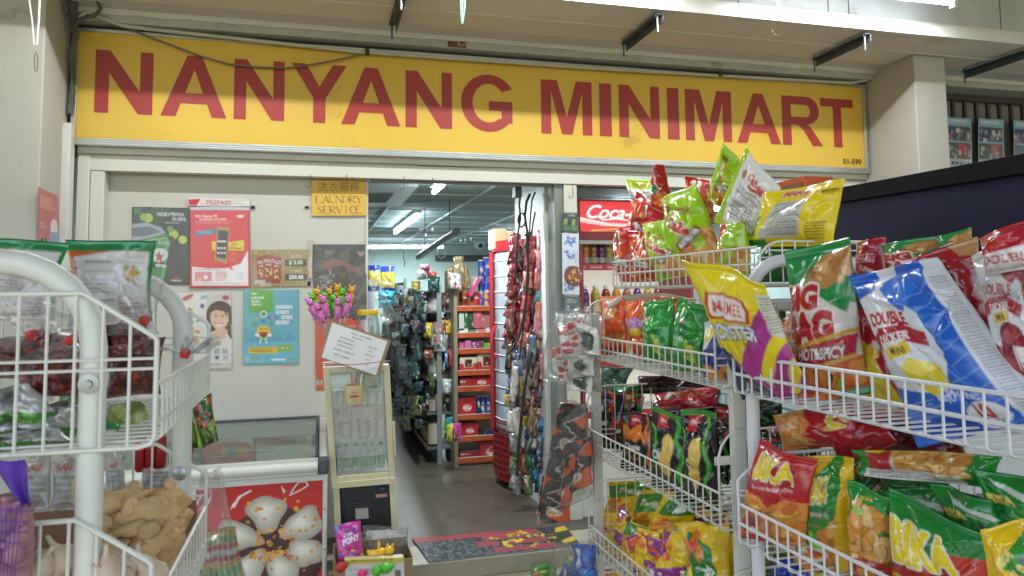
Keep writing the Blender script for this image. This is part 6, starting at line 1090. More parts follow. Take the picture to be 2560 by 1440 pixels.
BAND = lambda c: (c.poly([(0, .0), (1, .0), (1, .06), (0, .06)], '2f8c2a'), c)[-1]
bag('black crisp bag with a red curved stripe at the far end of the third basket', chip(31, 'd5362a'), qd([(1478, 972), (1556, 980), (1576, 1130), (1476, 1116)], 1.34, .5), .04, seed=31)
bag('red and black crisp bag leaning beside the black bag with the red stripe', chip(32, 'c8552a', 'Chip', 'b4322a'), qd([(1548, 1032), (1590, 1002), (1600, 1120), (1524, 1122)], 1.38, .5), .035, seed=32)
bag('black crisp bag with an orange flame and white lettering in the third basket', chip(33, 'c86a22', 'Chipster', 'e07c22'), qd([(1556, 1030), (1646, 1036), (1668, 1210), (1556, 1170)], 1.33, .5), .045, (40, 54), seed=33)
bag('black crisp bag outlined in bright green with yellow crisps on it, third basket', BAND(chip(34, '3fae2a', 'Chipster', None, True)), qd([(1622, 1016), (1736, 1046), (1748, 1256), (1626, 1216)], 1.33, .5), .05, (44, 58), seed=34)
bag('black crisp bag with green stripes at the near end of the third basket', BAND(chip(35, '45b52c', 'Chips', None, True)), qd([(1708, 1022), (1800, 1030), (1806, 1300), (1712, 1250)], 1.34, .5), .05, (44, 58), seed=35)
bag('red crisp bag lying on its side at the back of the third basket', (lambda c: (crisps(c, .25, 0, .85, .35, 26, (.05, .1), ['b5552a', 'c9763a', '9c4422']), c.poly([(.2, .0), (.34, .1), (.3, .35), (.18, .3)], 'e4e0da'), c.poly([(.28, .1), (.36, .14), (.33, .35), (.27, .33)], '2a8a4a'), c.text('Calbee', .66, .62, .14, 'ecdcd8', None, 0, 0, .8), c.fine(.1, .7, .5, .9, 2, 'dcb5b0'), c.rect(.1, .93, .95, 1, 'dcd6d2'), c)[-1])(A(190, 90, 'b5202c', 36)), qd([(1632, 985), (1800, 962), (1792, 1018), (1648, 1034)], 1.5, .5), .045, (52, 34), seed=36)
bag('green snack bag with a round food picture at the back of the third basket', (lambda c: (c.ell(.45, .5, .3, .3, 'c98a4a'), crisps(c, .2, .25, .7, .75, 14, (.05, .1), ['c4743a', 'd9a56a', 'a84a2a']), c.poly([(.7, .5), (1, .4), (1, .7), (.75, .75)], 'b3262c'), c)[-1])(A(110, 100, '1e7a30', 37)), qd([(1538, 966), (1606, 962), (1612, 1030), (1542, 1034)], 1.5, .5), .04, seed=37)
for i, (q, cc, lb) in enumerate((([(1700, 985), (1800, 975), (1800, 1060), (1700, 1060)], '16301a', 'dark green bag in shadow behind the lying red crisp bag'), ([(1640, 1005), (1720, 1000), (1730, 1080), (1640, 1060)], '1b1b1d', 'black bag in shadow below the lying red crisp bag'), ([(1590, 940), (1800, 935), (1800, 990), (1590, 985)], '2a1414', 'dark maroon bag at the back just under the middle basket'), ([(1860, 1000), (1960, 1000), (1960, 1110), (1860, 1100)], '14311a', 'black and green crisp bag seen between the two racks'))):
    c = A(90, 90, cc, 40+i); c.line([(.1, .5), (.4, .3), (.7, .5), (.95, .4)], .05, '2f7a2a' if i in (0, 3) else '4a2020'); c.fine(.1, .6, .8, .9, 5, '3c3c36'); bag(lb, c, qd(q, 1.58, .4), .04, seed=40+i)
bag('green snack wrapper leaning at the back between the middle and third baskets', (lambda c: (c.bits(0, 0, 1, 1, 16, ['3a5a48', '28442f'], (.06, .12)), c)[-1])(A(100, 80, '305040', 46)), qd([(1500, 915), (1580, 920), (1560, 985), (1500, 985)], 1.6, .4), .03, seed=46)
# fourth basket
def twist(seed, k):
    c = A(130, 170, 'e3bd18', seed)
    if k == 0: c.poly([(.0, .1), (1, .0), (1, .3), (.1, .45)], '3f8a22'); c.text('Twisties', .55, .24, .13, 'e6ead8', None, 0, .12, .75, .15, .03)
    if k == 1: c.poly([(.35, .05), (1, .1), (1, .36), (.2, .4)], '2f7d2a'); c.text('ies', .7, .25, .16, 'e6ead8', None, 0, -.2, .8, .1, .03)
    if k == 2: c.poly([(0, 0), (.5, 0), (.35, .4), (0, .3)], '8d2f86'); c.poly([(.0, .55), (1, .45), (1, .8), (0, .9)], '8d2f86'); c.text('Twisties', .5, .68, .15, 'eae2ea', '6b1f66', .012, .1, .7, .15, .04)
    if k == 3: c.poly([(.15, .1), (.75, .25), (.9, 1), (.2, 1)], '1f7a36'); c.text('TWISTIES', .5, .74, .14, 'e8eae0', None, 0, -1.1, .8, .1, .04); c.fine(.3, .5, .8, .55, 1, 'cfe0cf')
    crisps(c, .1, .45 if k < 2 else .1, .6, .8 if k < 2 else .4, 12, (.04, .08), ['e0662a', 'e88a35', 'd9482a']); c.bits(.05, .8, .95, .98, 10, ['d94a24', '4f9a2a', 'f0d94a'], (.02, .05)); return c
for i, (q, k, X, T, lb) in enumerate((
    ([(1546, 1206), (1632, 1212), (1592, 1296), (1502, 1290)], 0, 1.5, .04, 'yellow and green snack bag at the far back of the fourth basket'),
    ([(1602, 1232), (1690, 1236), (1648, 1360), (1562, 1336)], 0, 1.42, .05, 'yellow snack bag with a green slanted band in the middle of the fourth basket'),
    ([(1676, 1232), (1742, 1244), (1712, 1368), (1604, 1346)], 1, 1.4, .05, 'yellow snack bag with an orange price patch, right of the green-banded one'),
    ([(1490, 1296), (1548, 1286), (1590, 1410), (1488, 1370)], 4, 1.34, .045, 'orange and yellow snack bag in the far front corner of the fourth basket'),
    ([(1588, 1345), (1652, 1330), (1660, 1462), (1574, 1440)], 2, 1.33, .045, 'purple and yellow snack bag at the front of the fourth basket, farther one'),
    ([(1650, 1340), (1726, 1336), (1752, 1500), (1640, 1474)], 2, 1.32, .05, 'purple and yellow snack bag at the front of the fourth basket, nearer one'),
    ([(1716, 1316), (1806, 1330), (1836, 1520), (1744, 1500)], 3, 1.33, .05, 'yellow snack bag with a green panel at the near end of the fourth basket'),
    ([(1620, 1268), (1700, 1290), (1720, 1380), (1630, 1380)], 1, 1.5, .04, 'yellow snack bag half buried at the middle of the fourth basket'),
    ([(1730, 1240), (1800, 1250), (1800, 1340), (1735, 1330)], 2, 1.5, .04, 'purple and orange snack bag at the near back of the fourth basket'))):
    c = twist(50+i, k)
    if i == 2: c.poly([(.2, .5), (.62, .55), (.58, .75), (.16, .7)], 'e0862a'); c.poly([(.7, .6), (.95, .5), (.98, .64), (.74, .74)], 'b9b596')
    bag(lb, c, qd(grow(q, 1.16), X, .5), T, (38, 48), seed=50+i, crease=1.7, twist=.12*(-1)**i)
# near rack, upper basket
def monster():
    c = A(240, 260, 'ecd414', 60); c.poly([(.52, 1), (.46, .7), (.93, .2), (1, .2), (1, 1)], 'b0308c'); c.poly([(1, .40), (.63, .82), (.68, .9), (1, .54)], 'ecd414'); c.poly([(1, .68), (.76, .98), (.84, 1), (1, .82)], 'ecd414')
    c.poly([(0, .62), (.2, .6), (.45, .76), (.62, 1), (0, 1)], '262a52'); c.bits(.15, .7, .5, .95, 8, ['39406f', '1c1f40', '8a2b2c'], (.02, .05))
    P = [(.24, .18), (.76, .18), (.8, .27), (.76, .37), (.24, .37), (.2, .27)]; c.poly(P, 'c9452a'); c.poly([(.28, .2), (.72, .2), (.75, .275), (.72, .35), (.28, .35), (.25, .275)], 'efe3da'); c.text('MAMEE', .5, .275, .085, 'c23a26', None, 0, 0, .85, 0, .005, 0, 1.08)
    c.text('MONSTER', .46, .45, .12, 'e9e9ee', '332c78', .008, -.05, .82, 0, .04, .02, 1.05, (.01, .014, '332c78')); c.text('SNEK', .62, .54, .03, '3a3414', None, 0, 0, 1); c.poly([(.9, .1), (1, .1), (1, .5), (.93, .45)], 'd9d4c4'); c.fine(.92, .13, 1, .46, 12, '8a8474', 1, .4); return c
bag('yellow and magenta noodle snack bag leaning out of the near rack, top corner pointing left', monster(), Q([(1713, 644, dict(X=1.1)), (1922, 706, dict(X=1.16)), (2022, 985, dict(X=1.25)), (1856, 1000, dict(X=1.27))]), .055, (84, 96), seed=61, bend=.01)
def bigbag(seed=1):
    c = A(200, 330, 'dcd3cc', seed); c.poly([(0, 0), (1, 0), (1, .5), (.6, .34), (0, .3)], '1f8a44'); c.poly([(0, .48), (.9, .5), (1, .34), (1, .56), (0, .56)], 'd9d4d0'); c.poly([(.9, .2), (1, .18), (1, .42), (.8, .36)], '3d9a5c')
    c.poly([(.36, .2), (.62, .07), (1, .05), (.98, .22), (.7, .3), (.42, .27)], 'b9824c'); c.bits(.45, .1, .95, .27, 16, ['c8965c', 'a8703c', 'd9ac74'], (.02, .045)); c.text('9', .28, .11, .045, 'dce8da'); c.fine(.3, .15, .55, .22, 3, '7a3a2a'); c.bits(.6, .28, .95, .45, 12, ['c9a23a', '3d9a5c'], (.004, .01))
    c.text('BIG', .27, .33, .165, 'b9262c', 'e9e2d8', .014, .03, 1.2, 0, .07, 0, 1, (.01, .012, '9a7a2c')); c.text('BAG', .34, .525, .215, 'b9262c', 'e9e2d8', .014, .04, 1.0, 0, .07, 0, 1, (.01, .012, '9a7a2c'))
    c.poly([(0, .63), (1, .57), (1, .6), (0, .655)], 'c9a43c'); c.poly([(0, .655), (1, .605), (.95, .73), (0, .79)], 'b3243c'); c.text('HOT&SPICY', .5, .695, .075, 'ece4de', '5c1420', .006, .06, .82, 0, .03); c.poly([(0, .79), (.95, .73), (.97, .75), (0, .815)], 'c9a43c')
    c.poly([(0, .815), (1, .75), (1, 1), (0, 1)], 'cc5a22'); c.bits(0, .8, 1, .97, 30, ['d9702c', 'b8431c', 'e08a3a'], (.03, .07)); c.ell(.58, .86, .05, .025, '2c2a18', -.8); c.ell(.7, .9, .05, .022, '7fb52c', -.8); c.rect(.6, .95, 1, 1, '2a8a4a'); return c
bag('tall green, white and red snack bag reading BIG BAG HOT&SPICY', bigbag(62), qd([(1962, 628), (2130, 592), (2172, 985), (2000, 1012)], 1.34, .5), .065, (72, 110), seed=62)
def hotdog():
    c = A(150, 220, 'b8202c', 63); c.poly([(0, .25), (.35, .35), (.55, .6), (.62, .85), (0, .9)], 'e3c83a'); c.bits(.0, .35, .4, .8, 10, ['e8d45a', 'd9b02a', 'eedd80'], (.04, .09)); c.text('a Ch', .2, .1, .06, 'eec9c4', None, 0, .3); c.ell(.45, .3, .05, .04, 'eee6dc'); c.text('mini', .75, .5, .07, 'f0ded8', None, 0, .2); c.fine(.1, .88, .9, .98, 3, 'e0b0a8'); return c
bag('red and yellow snack bag between the BIG BAG and the blue wafer bag', hotdog(), qd([(2134, 770), (2240, 790), (2372, 1090), (2158, 1030)], 1.45, .6), .045, (48, 60), seed=63)
def wafer(blue=True):
    c = A(300, 360, '1d5fc4' if blue else '9a1a2a', 64); 
    c.poly([(0, .12), (.3, .06), (.62, .3), (.66, .56), (.5, .72), (.3, .74), (0, .66)], 'd9dbe2'); c.ell(.40, .55, .2, .2, 'd9dbe2')
    c.poly([(0, 0), (.28, 0), (.24, .13), (0, .16)], '1d5fc4' if blue else 'e4dee0'); c.poly([(.3, .12), (.62, .02), (.72, .16), (.5, .3)], '2a72d8' if blue else 'b3202c'); c.poly([(.28, 0), (.55, 0), (.5, .06), (.28, .1)], 'e0e2e8')
    c.text('DOUBLE', .3, .30, .085, 'b02233', 'f0eae8', .008, .1, .82, .0, .05, .04); c.line([(.04, .44), (.2, .395), (.4, .4), (.56, .46)], .09, 'b02233'); c.text('DECKER', .3, .42, .055, 'f0eae8', None, 0, -.02, .92, 0, .03); c.poly([(.18, .47), (.42, .45), (.42, .52), (.18, .54)], 'e3bd2a'); c.text('MINI', .3, .495, .045, '3a3020', None, 0, .05, .95)
    if blue: c.poly([(.26, .6), (.36, .54), (.56, .62), (.54, .74), (.42, .78), (.3, .7)], 'dcc22e'); c.poly([(.36, .54), (.56, .62), (.38, .66), (.26, .6)], 'ead65a'); c.ell(.44, .7, .012, .014, 'b89a1e')
    else: c.ell(.38, .68, .16, .15, '8e1c2c'); c.ell(.34, .63, .08, .05, 'b8485a'); [c.line([(.38, .7), (.38+.16*math.cos(t), .76+.1*math.sin(t))], .02, 'eadfe0') for t in np.linspace(-.5, 1.6, 7)]
    for k in range(9): c.line([(.55+.05*(k % 3), .22+.085*k), (.72, .2+.085*k), (.86, .13+.09*k)], .004, '8fb6ee' if blue else 'c86a72')
    c.text('KEJU', .47, .80, .045, 'dfe6f4', None, 0, .2); c.text('JAGUNG', .6, .8, .05, 'dfe6f4', None, 0, .35); c.fine(.05, .78, .4, .88, 5, '7fa4e0' if blue else 'c86a72'); c.ell(.66, .92, .12, .075, 'e4e4ea'); c.text('10', .66, .9, .09, 'c02a34', None, 0, .1, 1, 0, .05); c.text('PACKS', .68, .965, .03, '2a3a6a')
    c.poly([(.84, 0), (1, 0), (1, 1), (.84, 1)], 'd6d7de'); c.fine(.87, .12, .98, .95, 44, '8b8d98', 1, .45); return c
bag('big glossy blue and white wafer bag reading DOUBLE DECKER MINI with a cheese picture', wafer(), qd([(2118, 690), (2352, 642), (2640, 1040), (2300, 1120)], 1.36, .8), .06, (120, 130), seed=64, bend=-.01)
bag('white and red wafer bag reading DOUBLE DECKER MINI at the right edge', wafer(False), qd([(2430, 640), (2640, 560), (2720, 1000), (2500, 960)], 1.42, .7), .055, (84, 96), seed=65)
def redround():
    c = A(130, 170, 'a51c28', 66); c.ell(.5, .42, .13, .13, 'e0cfcc'); c.ell(.5, .42, .1, .1, 'a51c28'); c.text('2', .5, .42, .1, 'e6d6d2', None, 0, .2); c.poly([(.5, 0), (1, 0), (1, .2), (.7, .16)], 'b98a5a'); return c
bag('dark red snack bag with a round white emblem behind the blue wafer bag', redround(), qd([(2296, 640), (2440, 590), (2480, 820), (2350, 830)], 1.42, .55), .05, (44, 54), seed=66)
for i, (q, lb, sd) in enumerate((([(2196, 612), (2352, 586), (2370, 720), (2230, 720)], 'green topped snack bag with a brown chicken picture, behind the blue wafer bag', 67), ([(2340, 596), (2424, 566), (2450, 690), (2370, 700)], 'small green corner of a snack bag sticking up before the navy panel', 68))):
    bag(lb, bigbag(sd), qd(q, 1.52+.04*i, .55), .04, (40, 50), seed=sd)
bag('red snack bag with a pointed top between the BIG BAG and the blue wafer bag', (lambda c: (c.fine(.1, .3, .8, .5, 3, 'd9a09c'), c.text('Calbee', .5, .6, .1, 'e6d2ce', None, 0, .2), c)[-1])(A(100, 120, 'a3202a', 69)), qd([(2136, 606), (2212, 590), (2222, 720), (2140, 720)], 1.5, .55), .04, seed=69)
bag('red snack bag bulging at the top right edge under the clear wrap', (lambda c: (c.rect(0, .5, 1, 1, 'e2dcdc'), c.text('DOUBLE', .4, .7, .2, 'b0283a', None, 0, .1), c)[-1])(A(140, 100, 'b81f2c', 70)), qd([(2442, 596), (2640, 520), (2650, 660), (2460, 690)], 1.36, .6), .05, seed=70)
fm = FILM = filmmat('clear_film')
def film_bag(label, quad, T, seed, n=(30, 40), m=None, parent=None, **k):
    mb = bag_mb(quad, A(8, 8), n, T, seed, crease=2.2, **k); mb.c = None
    if parent is not None: return obj('clear_wrap', mb, m or FILM, parent, smooth=True)
    return one('clear_bag', mb, m or FILM, label, 'plastic bag', None, smooth=True)
film_bag('crumpled clear plastic bag over the red wafer bag at the right edge', qd([(2412, 652), (2640, 548), (2660, 820), (2440, 740)], 1.36, .7), .05, 71)
bag('blue snack bag at the far bottom of the near rack, under the magenta bag', (lambda c: (c.bits(0, .1, 1, .5, 8, ['c98a4a', 'd9a05a'], (.06, .1)), c.ell(.7, .8, .12, .1, 'e0c62a'), c)[-1])(A(110, 90, '2c3c98', 72)), qd([(1858, 880), (1990, 910), (1992, 1000), (1884, 992)], 1.33, .5), .045, seed=72)
# near rack, lower basket
def bika(seed, k):
    c = A(200, 260, ['b81f26', '1f8a2c', '1c8a34', '157f30', '197f2e'][k], seed); og = ['e0943a', 'd9822e', 'e8aa52', 'c96a24']
    if k == 0:
        c.rect(0, .5, 1, 1, 'd98a3a'); crisps(c, -.05, .52, 1.05, 1.0, 70, (.05, .11), og); c.poly([(0, .4), (1, .4), (1, .47), (.72, .5), (.5, .6), (.3, .49), (0, .48)], 'b81f26'); c.ell(.15, .84, .1, .1, 'a8442a'); c.ell(.1, .82, .04, .04, 'd94a3a'); c.ell(.2, .9, .05, .04, 'e6e0d2'); c.rect(0, .95, .5, 1, 'a82a24')
        c.text('BIKA', .47, .22, .23, 'ecd016', 'e8e2da', .01, -.02, .8, -.05, .05, 0, 1, (.012, .02, '5c1a14')); c.text('Keropok Perisa Ayam', .5, .41, .055, 'f0e4de', None, 0, -.08, .95, .3, .01)
    if k == 1:
        crisps(c, -.05, .45, .8, 1.0, 60, (.05, .1), og); c.rect(.8, .1, 1, 1, 'e3b614'); c.poly([(.15, .4), (.78, .4), (.78, .5), (.55, .55), (.15, .56)], '2a7a34'); c.text('Vegetable', .45, .47, .055, 'd9948a', None, 0, 0, .9, .25, .015); c.poly([(0, 0), (.5, 0), (.3, .16), (0, .2)], 'e0b428'); c.poly([(.7, .0), (1, 0), (1, .2), (.8, .2)], 'e8c01c')
        c.text('BIKA', .42, .28, .2, 'e8cc1c', 'e8e2d2', .01, -.1, .5, 0, .04, 0, 1, (.01, .016, '5a5a14')); c.ell(.42, .78, .17, .12, 'dfe6cf'); [c.ell(.42+.1*math.cos(t), .73+.05*math.sin(t), .07, .03, ['3fae3a', '2a8a2c', '7fcf4a'][i % 3], t) for i, t in enumerate(np.linspace(-2.6, 0, 6))]; c.ell(.42, .84, .13, .035, 'e0762a', -.1); c.ell(.46, .8, .1, .03, 'd9622a', .2)
    if k == 2:
        crisps(c, -.05, .12, .95, .72, 40, (.07, .14), ['e3b05a', 'd9963a', 'edc682']); c.poly([(0, 0), (1, 0), (1, .2), (.5, .12), (0, .1)], '1c8a34'); c.ell(.3, .33, .13, .13, 'd98a3a'); c.ell(.3, .33, .09, .06, 'e8b05a', .5); c.ell(.32, .24, .1, .03, '9ac85a'); c.ell(.5, .92, .5, .24, 'b0221f'); c.text('Chicken', .5, .84, .11, 'e0c22a', None, 0, 3.14, .8, .3, .02); c.text('Flavoured Snack', .5, .73, .03, 'e8cfc6', None, 0, 3.1); c.text('sedap yum!', .45, .1, .05, 'e8d01c', None, 0, 3.0)
    if k == 3:
        c.poly([(0, .5), (1, .42), (1, 1), (0, 1)], 'b0221f'); c.poly([(.66, .3), (1, .27), (1, .6), (.7, .6)], 'c2342a'); c.text('BIKA', .40, .36, .34, 'ecd016', 'e8e2da', .014, -.05, .55, -.1, .05, 0, 1, (.016, .024, '34401a')); c.text('Chicken', .46, .72, .17, 'e3c42a', None, 0, -.05, .95, .3, .02)
    if k == 4: c.text('BIKA', .3, .4, .13, 'dcc028', 'c9c6a0', .008, -.2, .85, 0, .04); c.poly([(.2, .1), (.9, .3), (1, .42), (.9, .44), (.3, .2)], 'c4ccc0'); c.fine(.3, .6, .9, .9, 5, '2f9a42'); c.ell(.7, .6, .06, .05, '6a4a7a')
    return c
for i, (q, k, X, tu, T, n, lb) in enumerate((
    ([(1890, 1098), (2036, 1150), (2014, 1366), (1840, 1346)], 0, 1.25, .7, .035, (70, 90), 'red crisp bag reading BIKA with cream script, at the far end of the near rack'),
    ([(2022, 1146), (2140, 1150), (2124, 1452), (1984, 1400)], 1, 1.33, .6, .05, (60, 96), 'yellow and orange crisp bag reading BIKA with a vegetable picture'),
    ([(2116, 1208), (2240, 1250), (2248, 1470), (2132, 1450)], 2, 1.32, .6, .045, (60, 90), 'green crisp bag with upside down Chicken lettering'),
    ([(2222, 1232), (2470, 1342), (2480, 1560), (2240, 1510)], 3, 1.34, .6, .06, (100, 100), 'green crisp bag with big yellow BIKA letters over red Chicken script'),
    ([(2200, 1228), (2352, 1222), (2420, 1350), (2270, 1330)], 4, 1.42, .6, .035, (44, 44), 'green crisp bag standing directly behind the big BIKA Chicken bag'),
    ([(2330, 1212), (2480, 1252), (2530, 1370), (2400, 1350)], 4, 1.45, .6, .035, (44, 44), 'green crisp bag behind the big BIKA Chicken bag, middle of the row'),
    ([(2440, 1170), (2620, 1216), (2660, 1360), (2490, 1330)], 4, 1.5, .6, .04, (44, 44), 'green crisp bag at the right edge, rearmost of the row'),
    ([(2200, 1200), (2360, 1200), (2420, 1290), (2230, 1290)], 4, 1.55, .5, .03, (40, 40), 'dark green crisp bag tucked under the lying red and green one'))):
    bag(lb, bika(80+i, k), qd(grow(q, 1.06 if k != 0 else 1.0), X, tu), T, n, seed=80+i, pinch=.03)
def bikay():
    c = A(130, 150, 'e8c014', 90); c.poly([(.3, .5), (1, .1), (1, .9), (.6, .8)], '2a8f2e'); c.text('BIKA', .45, .45, .12, 'ecd83a', 'd9d6b0', .01, -.5, .8); c.text('BIKA', .5, .8, .25, 'ecd016', 'e8e2da', .012, -.5, .8); c.ell(.75, .55, .06, .05, '6a4a8a'); return c
bag('yellow and green crisp bag cut by the right edge of the picture', bikay(), qd([(2456, 1318), (2560, 1300), (2660, 1430), (2470, 1510)], 1.24, .6), .045, (50, 56), seed=90)
def lying():
    c = A(260, 100, '1f8a30', 91); c.rect(.1, 0, .28, .66, 'b0282a'); c.poly([(.0, .0), (.15, 0), (.1, .1), (.05, .1)], '2f9a3e'); c.rect(.28, 0, .3, .68, 'd4d4d0'); c.rect(.3, 0, .8, .68, 'd09a44'); crisps(c, .3, .0, .8, .64, 30, (.08, .16), ['dba754', 'c98a38', 'e8c27c']); c.rect(.06, .66, .78, 1, 'd9d6d0'); c.fine(.1, .7, .76, .96, 4, '9c9a94', .9); c.poly([(.1, 0), (.24, 0), (.2, .08), (.1, .06)], 'e0c41c'); return c
bag('red and green crisp bag lying flat on top of the green row, white underside showing', lying(), qd([(2136, 1122), (2510, 1140), (2500, 1226), (2146, 1186)], 1.42, .6), .04, (90, 40), seed=91)
def lyr():
    c = A(200, 120, 'b3202a', 92); c.poly([(0, 0), (.48, 0), (.56, .35), (.42, .6), (.5, .8), (.3, .75), (.2, 1), (0, 1)], 'd98a3c'); crisps(c, 0, .1, .42, .9, 30, (.07, .15), ['e0a050', 'd98432', 'ecbc70']); c.text('KA', .82, .4, .34, 'e3cc1c', 'e4dcd0', .02, 1.9, .85, 0, .05); c.fine(.05, .3, .35, .45, 2, 'cfc4b6'); c.text('Ayam', .6, .62, .1, 'ead6d0', None, 0, 1.1, 1, .3); return c
bag('orange and red crisp bag lying on its side over the red BIKA bag', lyr(), qd([(1922, 1040), (2128, 1000), (2176, 1108), (1962, 1128)], 1.4, .6), .05, (64, 44), seed=92)
bag('plain red crisp bag under the orange and red lying bag', (lambda c: (c.fine(.1, .2, .6, .4, 2, 'c45a52'), c)[-1])(A(100, 100, 'a31d24', 93)), qd([(2050, 1060), (2210, 1020), (2240, 1110), (2100, 1170)], 1.45, .6), .04, seed=93)
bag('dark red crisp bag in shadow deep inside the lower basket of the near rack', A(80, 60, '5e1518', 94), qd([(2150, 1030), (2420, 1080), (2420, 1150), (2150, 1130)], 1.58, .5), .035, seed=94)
for i, (q, cc, lb) in enumerate((([(1870, 1360), (1930, 1360), (1950, 1440), (1870, 1440)], '5a5a1e', 'olive snack bag in the lowest basket of the near rack'), ([(1930, 1395), (1975, 1400), (1985, 1460), (1930, 1460)], '1c3fae', 'blue snack bag in the lowest basket of the near rack'), ([(1975, 1405), (2020, 1410), (2030, 1480), (1975, 1480)], '2038a0', 'dark blue snack bag low in the near rack beside the other blue one'))):
    bag(lb, A(60, 60, cc, 95+i).bits(0, 0, 1, 1, 10, [cc, '3a3a3a', '8a8a3a'], (.05, .1)), qd(q, 1.42, .5), .03, (24, 28), seed=95+i)
for i, (q, k) in enumerate((([(1420, 1392), (1480, 1400), (1490, 1480), (1420, 1480)], 0), ([(1500, 1425), (1560, 1430), (1570, 1500), (1500, 1500)], 2))):
    bag(('yellow snack bag in the lowest basket at the far end of the doorway rack', 'purple snack bag in the lowest basket of the doorway rack')[i], twist(98+i, k), qd(q, 1.4, .5), .04, seed=98+i)
# back rows: bags mostly hidden behind the front ones
rg = random.Random(21)
def row(lb, arts, X, y0, y1, z, h, T=.045, step=.15, lean=.05):
    y, i = y0, 0
    while y < y1:
        w_ = rg.uniform(.15, .2); hh = h*rg.uniform(.85, 1.1); a = rg.uniform(-.04, .04); q = [np.array(t) for t in ((X+lean+a, y+w_+a, z+hh), (X+lean, y+a, z+hh*rg.uniform(.95, 1.05)), (X-.01, y, z+.01), (X-.01+a, y+w_, z+.01))]
        bag(lb, arts[i % len(arts)](300+i), q, T, (26, 34), 300+i*3+int(z*100), 'half hidden bags in the back rows of the snack racks', crease=1.8); y += step; i += 1
P_ = lambda bg, *k: (lambda s: A(80, 110, bg, s).bits(.1, .4, .9, .9, 12, [bg]+list(k), (.06, .14)).bits(.2, .1, .8, .3, 5, ['d9d4c8', k[0]], (.04, .09)))
row('orange or green snack bag half hidden in the back row of the middle basket', [P_('cf5a22', 'e0953a', 'b8401a'), P_('2a7a34', '8fae3a', '1c5a24'), P_('b8342a', 'd9a04a')], 1.56, 2.12, 3.1, 1.30, .24)
row('black and green crisp bag half hidden in the back row of the third basket', [lambda s: chip(s, '3f9a2a', 'Chipster', None, True), lambda s: chip(s, 'b8402a', 'Chipster', 'a8401f'), P_('17241a', '2f7a2a', '3a2020')], 1.57, 2.12, 3.1, .88, .24, .05, .12)
row('dark crisp bag in the middle row of the third basket', [lambda s: chip(s, '3a8f28', 'Chips'), P_('1a1a1c', '6a2a20', '3a6a2a')], 1.47, 2.14, 3.1, .88, .22, .05, .14)
row('yellow and purple snack bag half hidden in the back row of the fourth basket', [lambda s: twist(s, 2), lambda s: twist(s, 0), lambda s: twist(s, 1), lambda s: twist(s, 3)], 1.55, 2.12, 3.1, .45, .26, .05, .13)
row('yellow and purple snack bag half hidden in the middle of the fourth basket', [lambda s: twist(s, 1), lambda s: twist(s, 2), lambda s: twist(s, 4)], 1.44, 2.12, 3.1, .45, .24, .05, .14)
row('yellow and purple snack bag in the front row of the fourth basket behind the wires', [lambda s: twist(s, 2), lambda s: twist(s, 4), lambda s: twist(s, 0)], 1.31, 2.2, 3.1, .445, .17, .04, .14, .03)
row('mixed snack bag in the lowest basket of the doorway rack', [P_('c9a81a', 'd95a24', '3a8a2a'), P_('8a2a80', 'd9b51c'), P_('b8302a', 'e0a040')], 1.4, 2.1, 3.1, .07, .2, .05, .14)
row('red or brown snack bag half hidden at the back of the upper near basket', [P_('a31f28', 'd9d0c8', '7a1820'), P_('8a5a34', 'c08a50', '1f7a3c'), P_('9a1f2a', 'b98a5a')], 1.58, .8, 1.95, 1.30, .2, .05, .14)
row('green or red crisp bag half hidden in the back row of the lower near basket', [P_('156a2a', 'dcc028', '0f4a1e'), P_('8f1a20', 'd9963a'), P_('1a7030', 'c9a83a')], 1.56, .8, 1.95, .87, .21, .05, .13)
row('olive or dark snack bag in the lowest basket of the near rack', [P_('4a4a1c', '6a6a2a', '2a3a6a'), P_('1c3080', '3a5ab0'), P_('2a2a24', '5a5a3a')], 1.5, .8, 1.95, .46, .2, .05, .14)
# clear bags of packets hanging on the far end of the doorway rack
def cherry(seed):
    c = A(90, 120, 'dcd8d6', seed); c.poly([(0, 0), (1, 0), (1, .18), (0, .3)], 'c02a30'); c.text('Zoo', .5, .3, .14, '3a2a1a', 'd9962a', .012, .3, .8); c.text('ABC', .3, .16, .08, '4f9a2a'); [c.ell(x, y, .09, .085, 'bf2028') or c.ell(x-.02, y-.03, .025, .02, 'e87a70') for x, y in ((.4, .62), (.62, .7), (.35, .84), (.7, .5))]; c.line([(.4, .55), (.5, .4), (.62, .6)], .015, '3a5a22'); return c
def weed(seed):
    c = A(80, 60, 'c9c6be', seed); c.ell(.5, .55, .4, .34, '2a3a28'); c.bits(.2, .3, .8, .9, 20, ['3c5238', '1c281a', '50684a'], (.03, .08)); return c
def swoosh(seed):
    c = A(90, 140, 'd9561f', seed); c.line([(.9, 0), (.2, .3), (.85, .5), (.1, .75), (.5, 1)], .26, '161412'); c.line([(0, .1), (.3, .05), (.5, .2)], .12, '161412'); c.line([(.95, .1), (.4, .35), (.85, .55), (.3, .85)], .02, 'd4d2ce'); c.ell(.6, .72, .16, .1, 'dcd8d0', .6); c.text('Koo', .6, .72, .11, 'e0a91c', '3a2a10', .008, .7, .8); c.rect(0, 0, .06, 1, 'c4c2be'); return c
g1 = film_bag('clear bag of small red and white cherry snack packs hanging on the doorway rack', qd([(1388, 775), (1480, 770), (1500, 985), (1356, 945)], 1.12, .8), .07, 101)
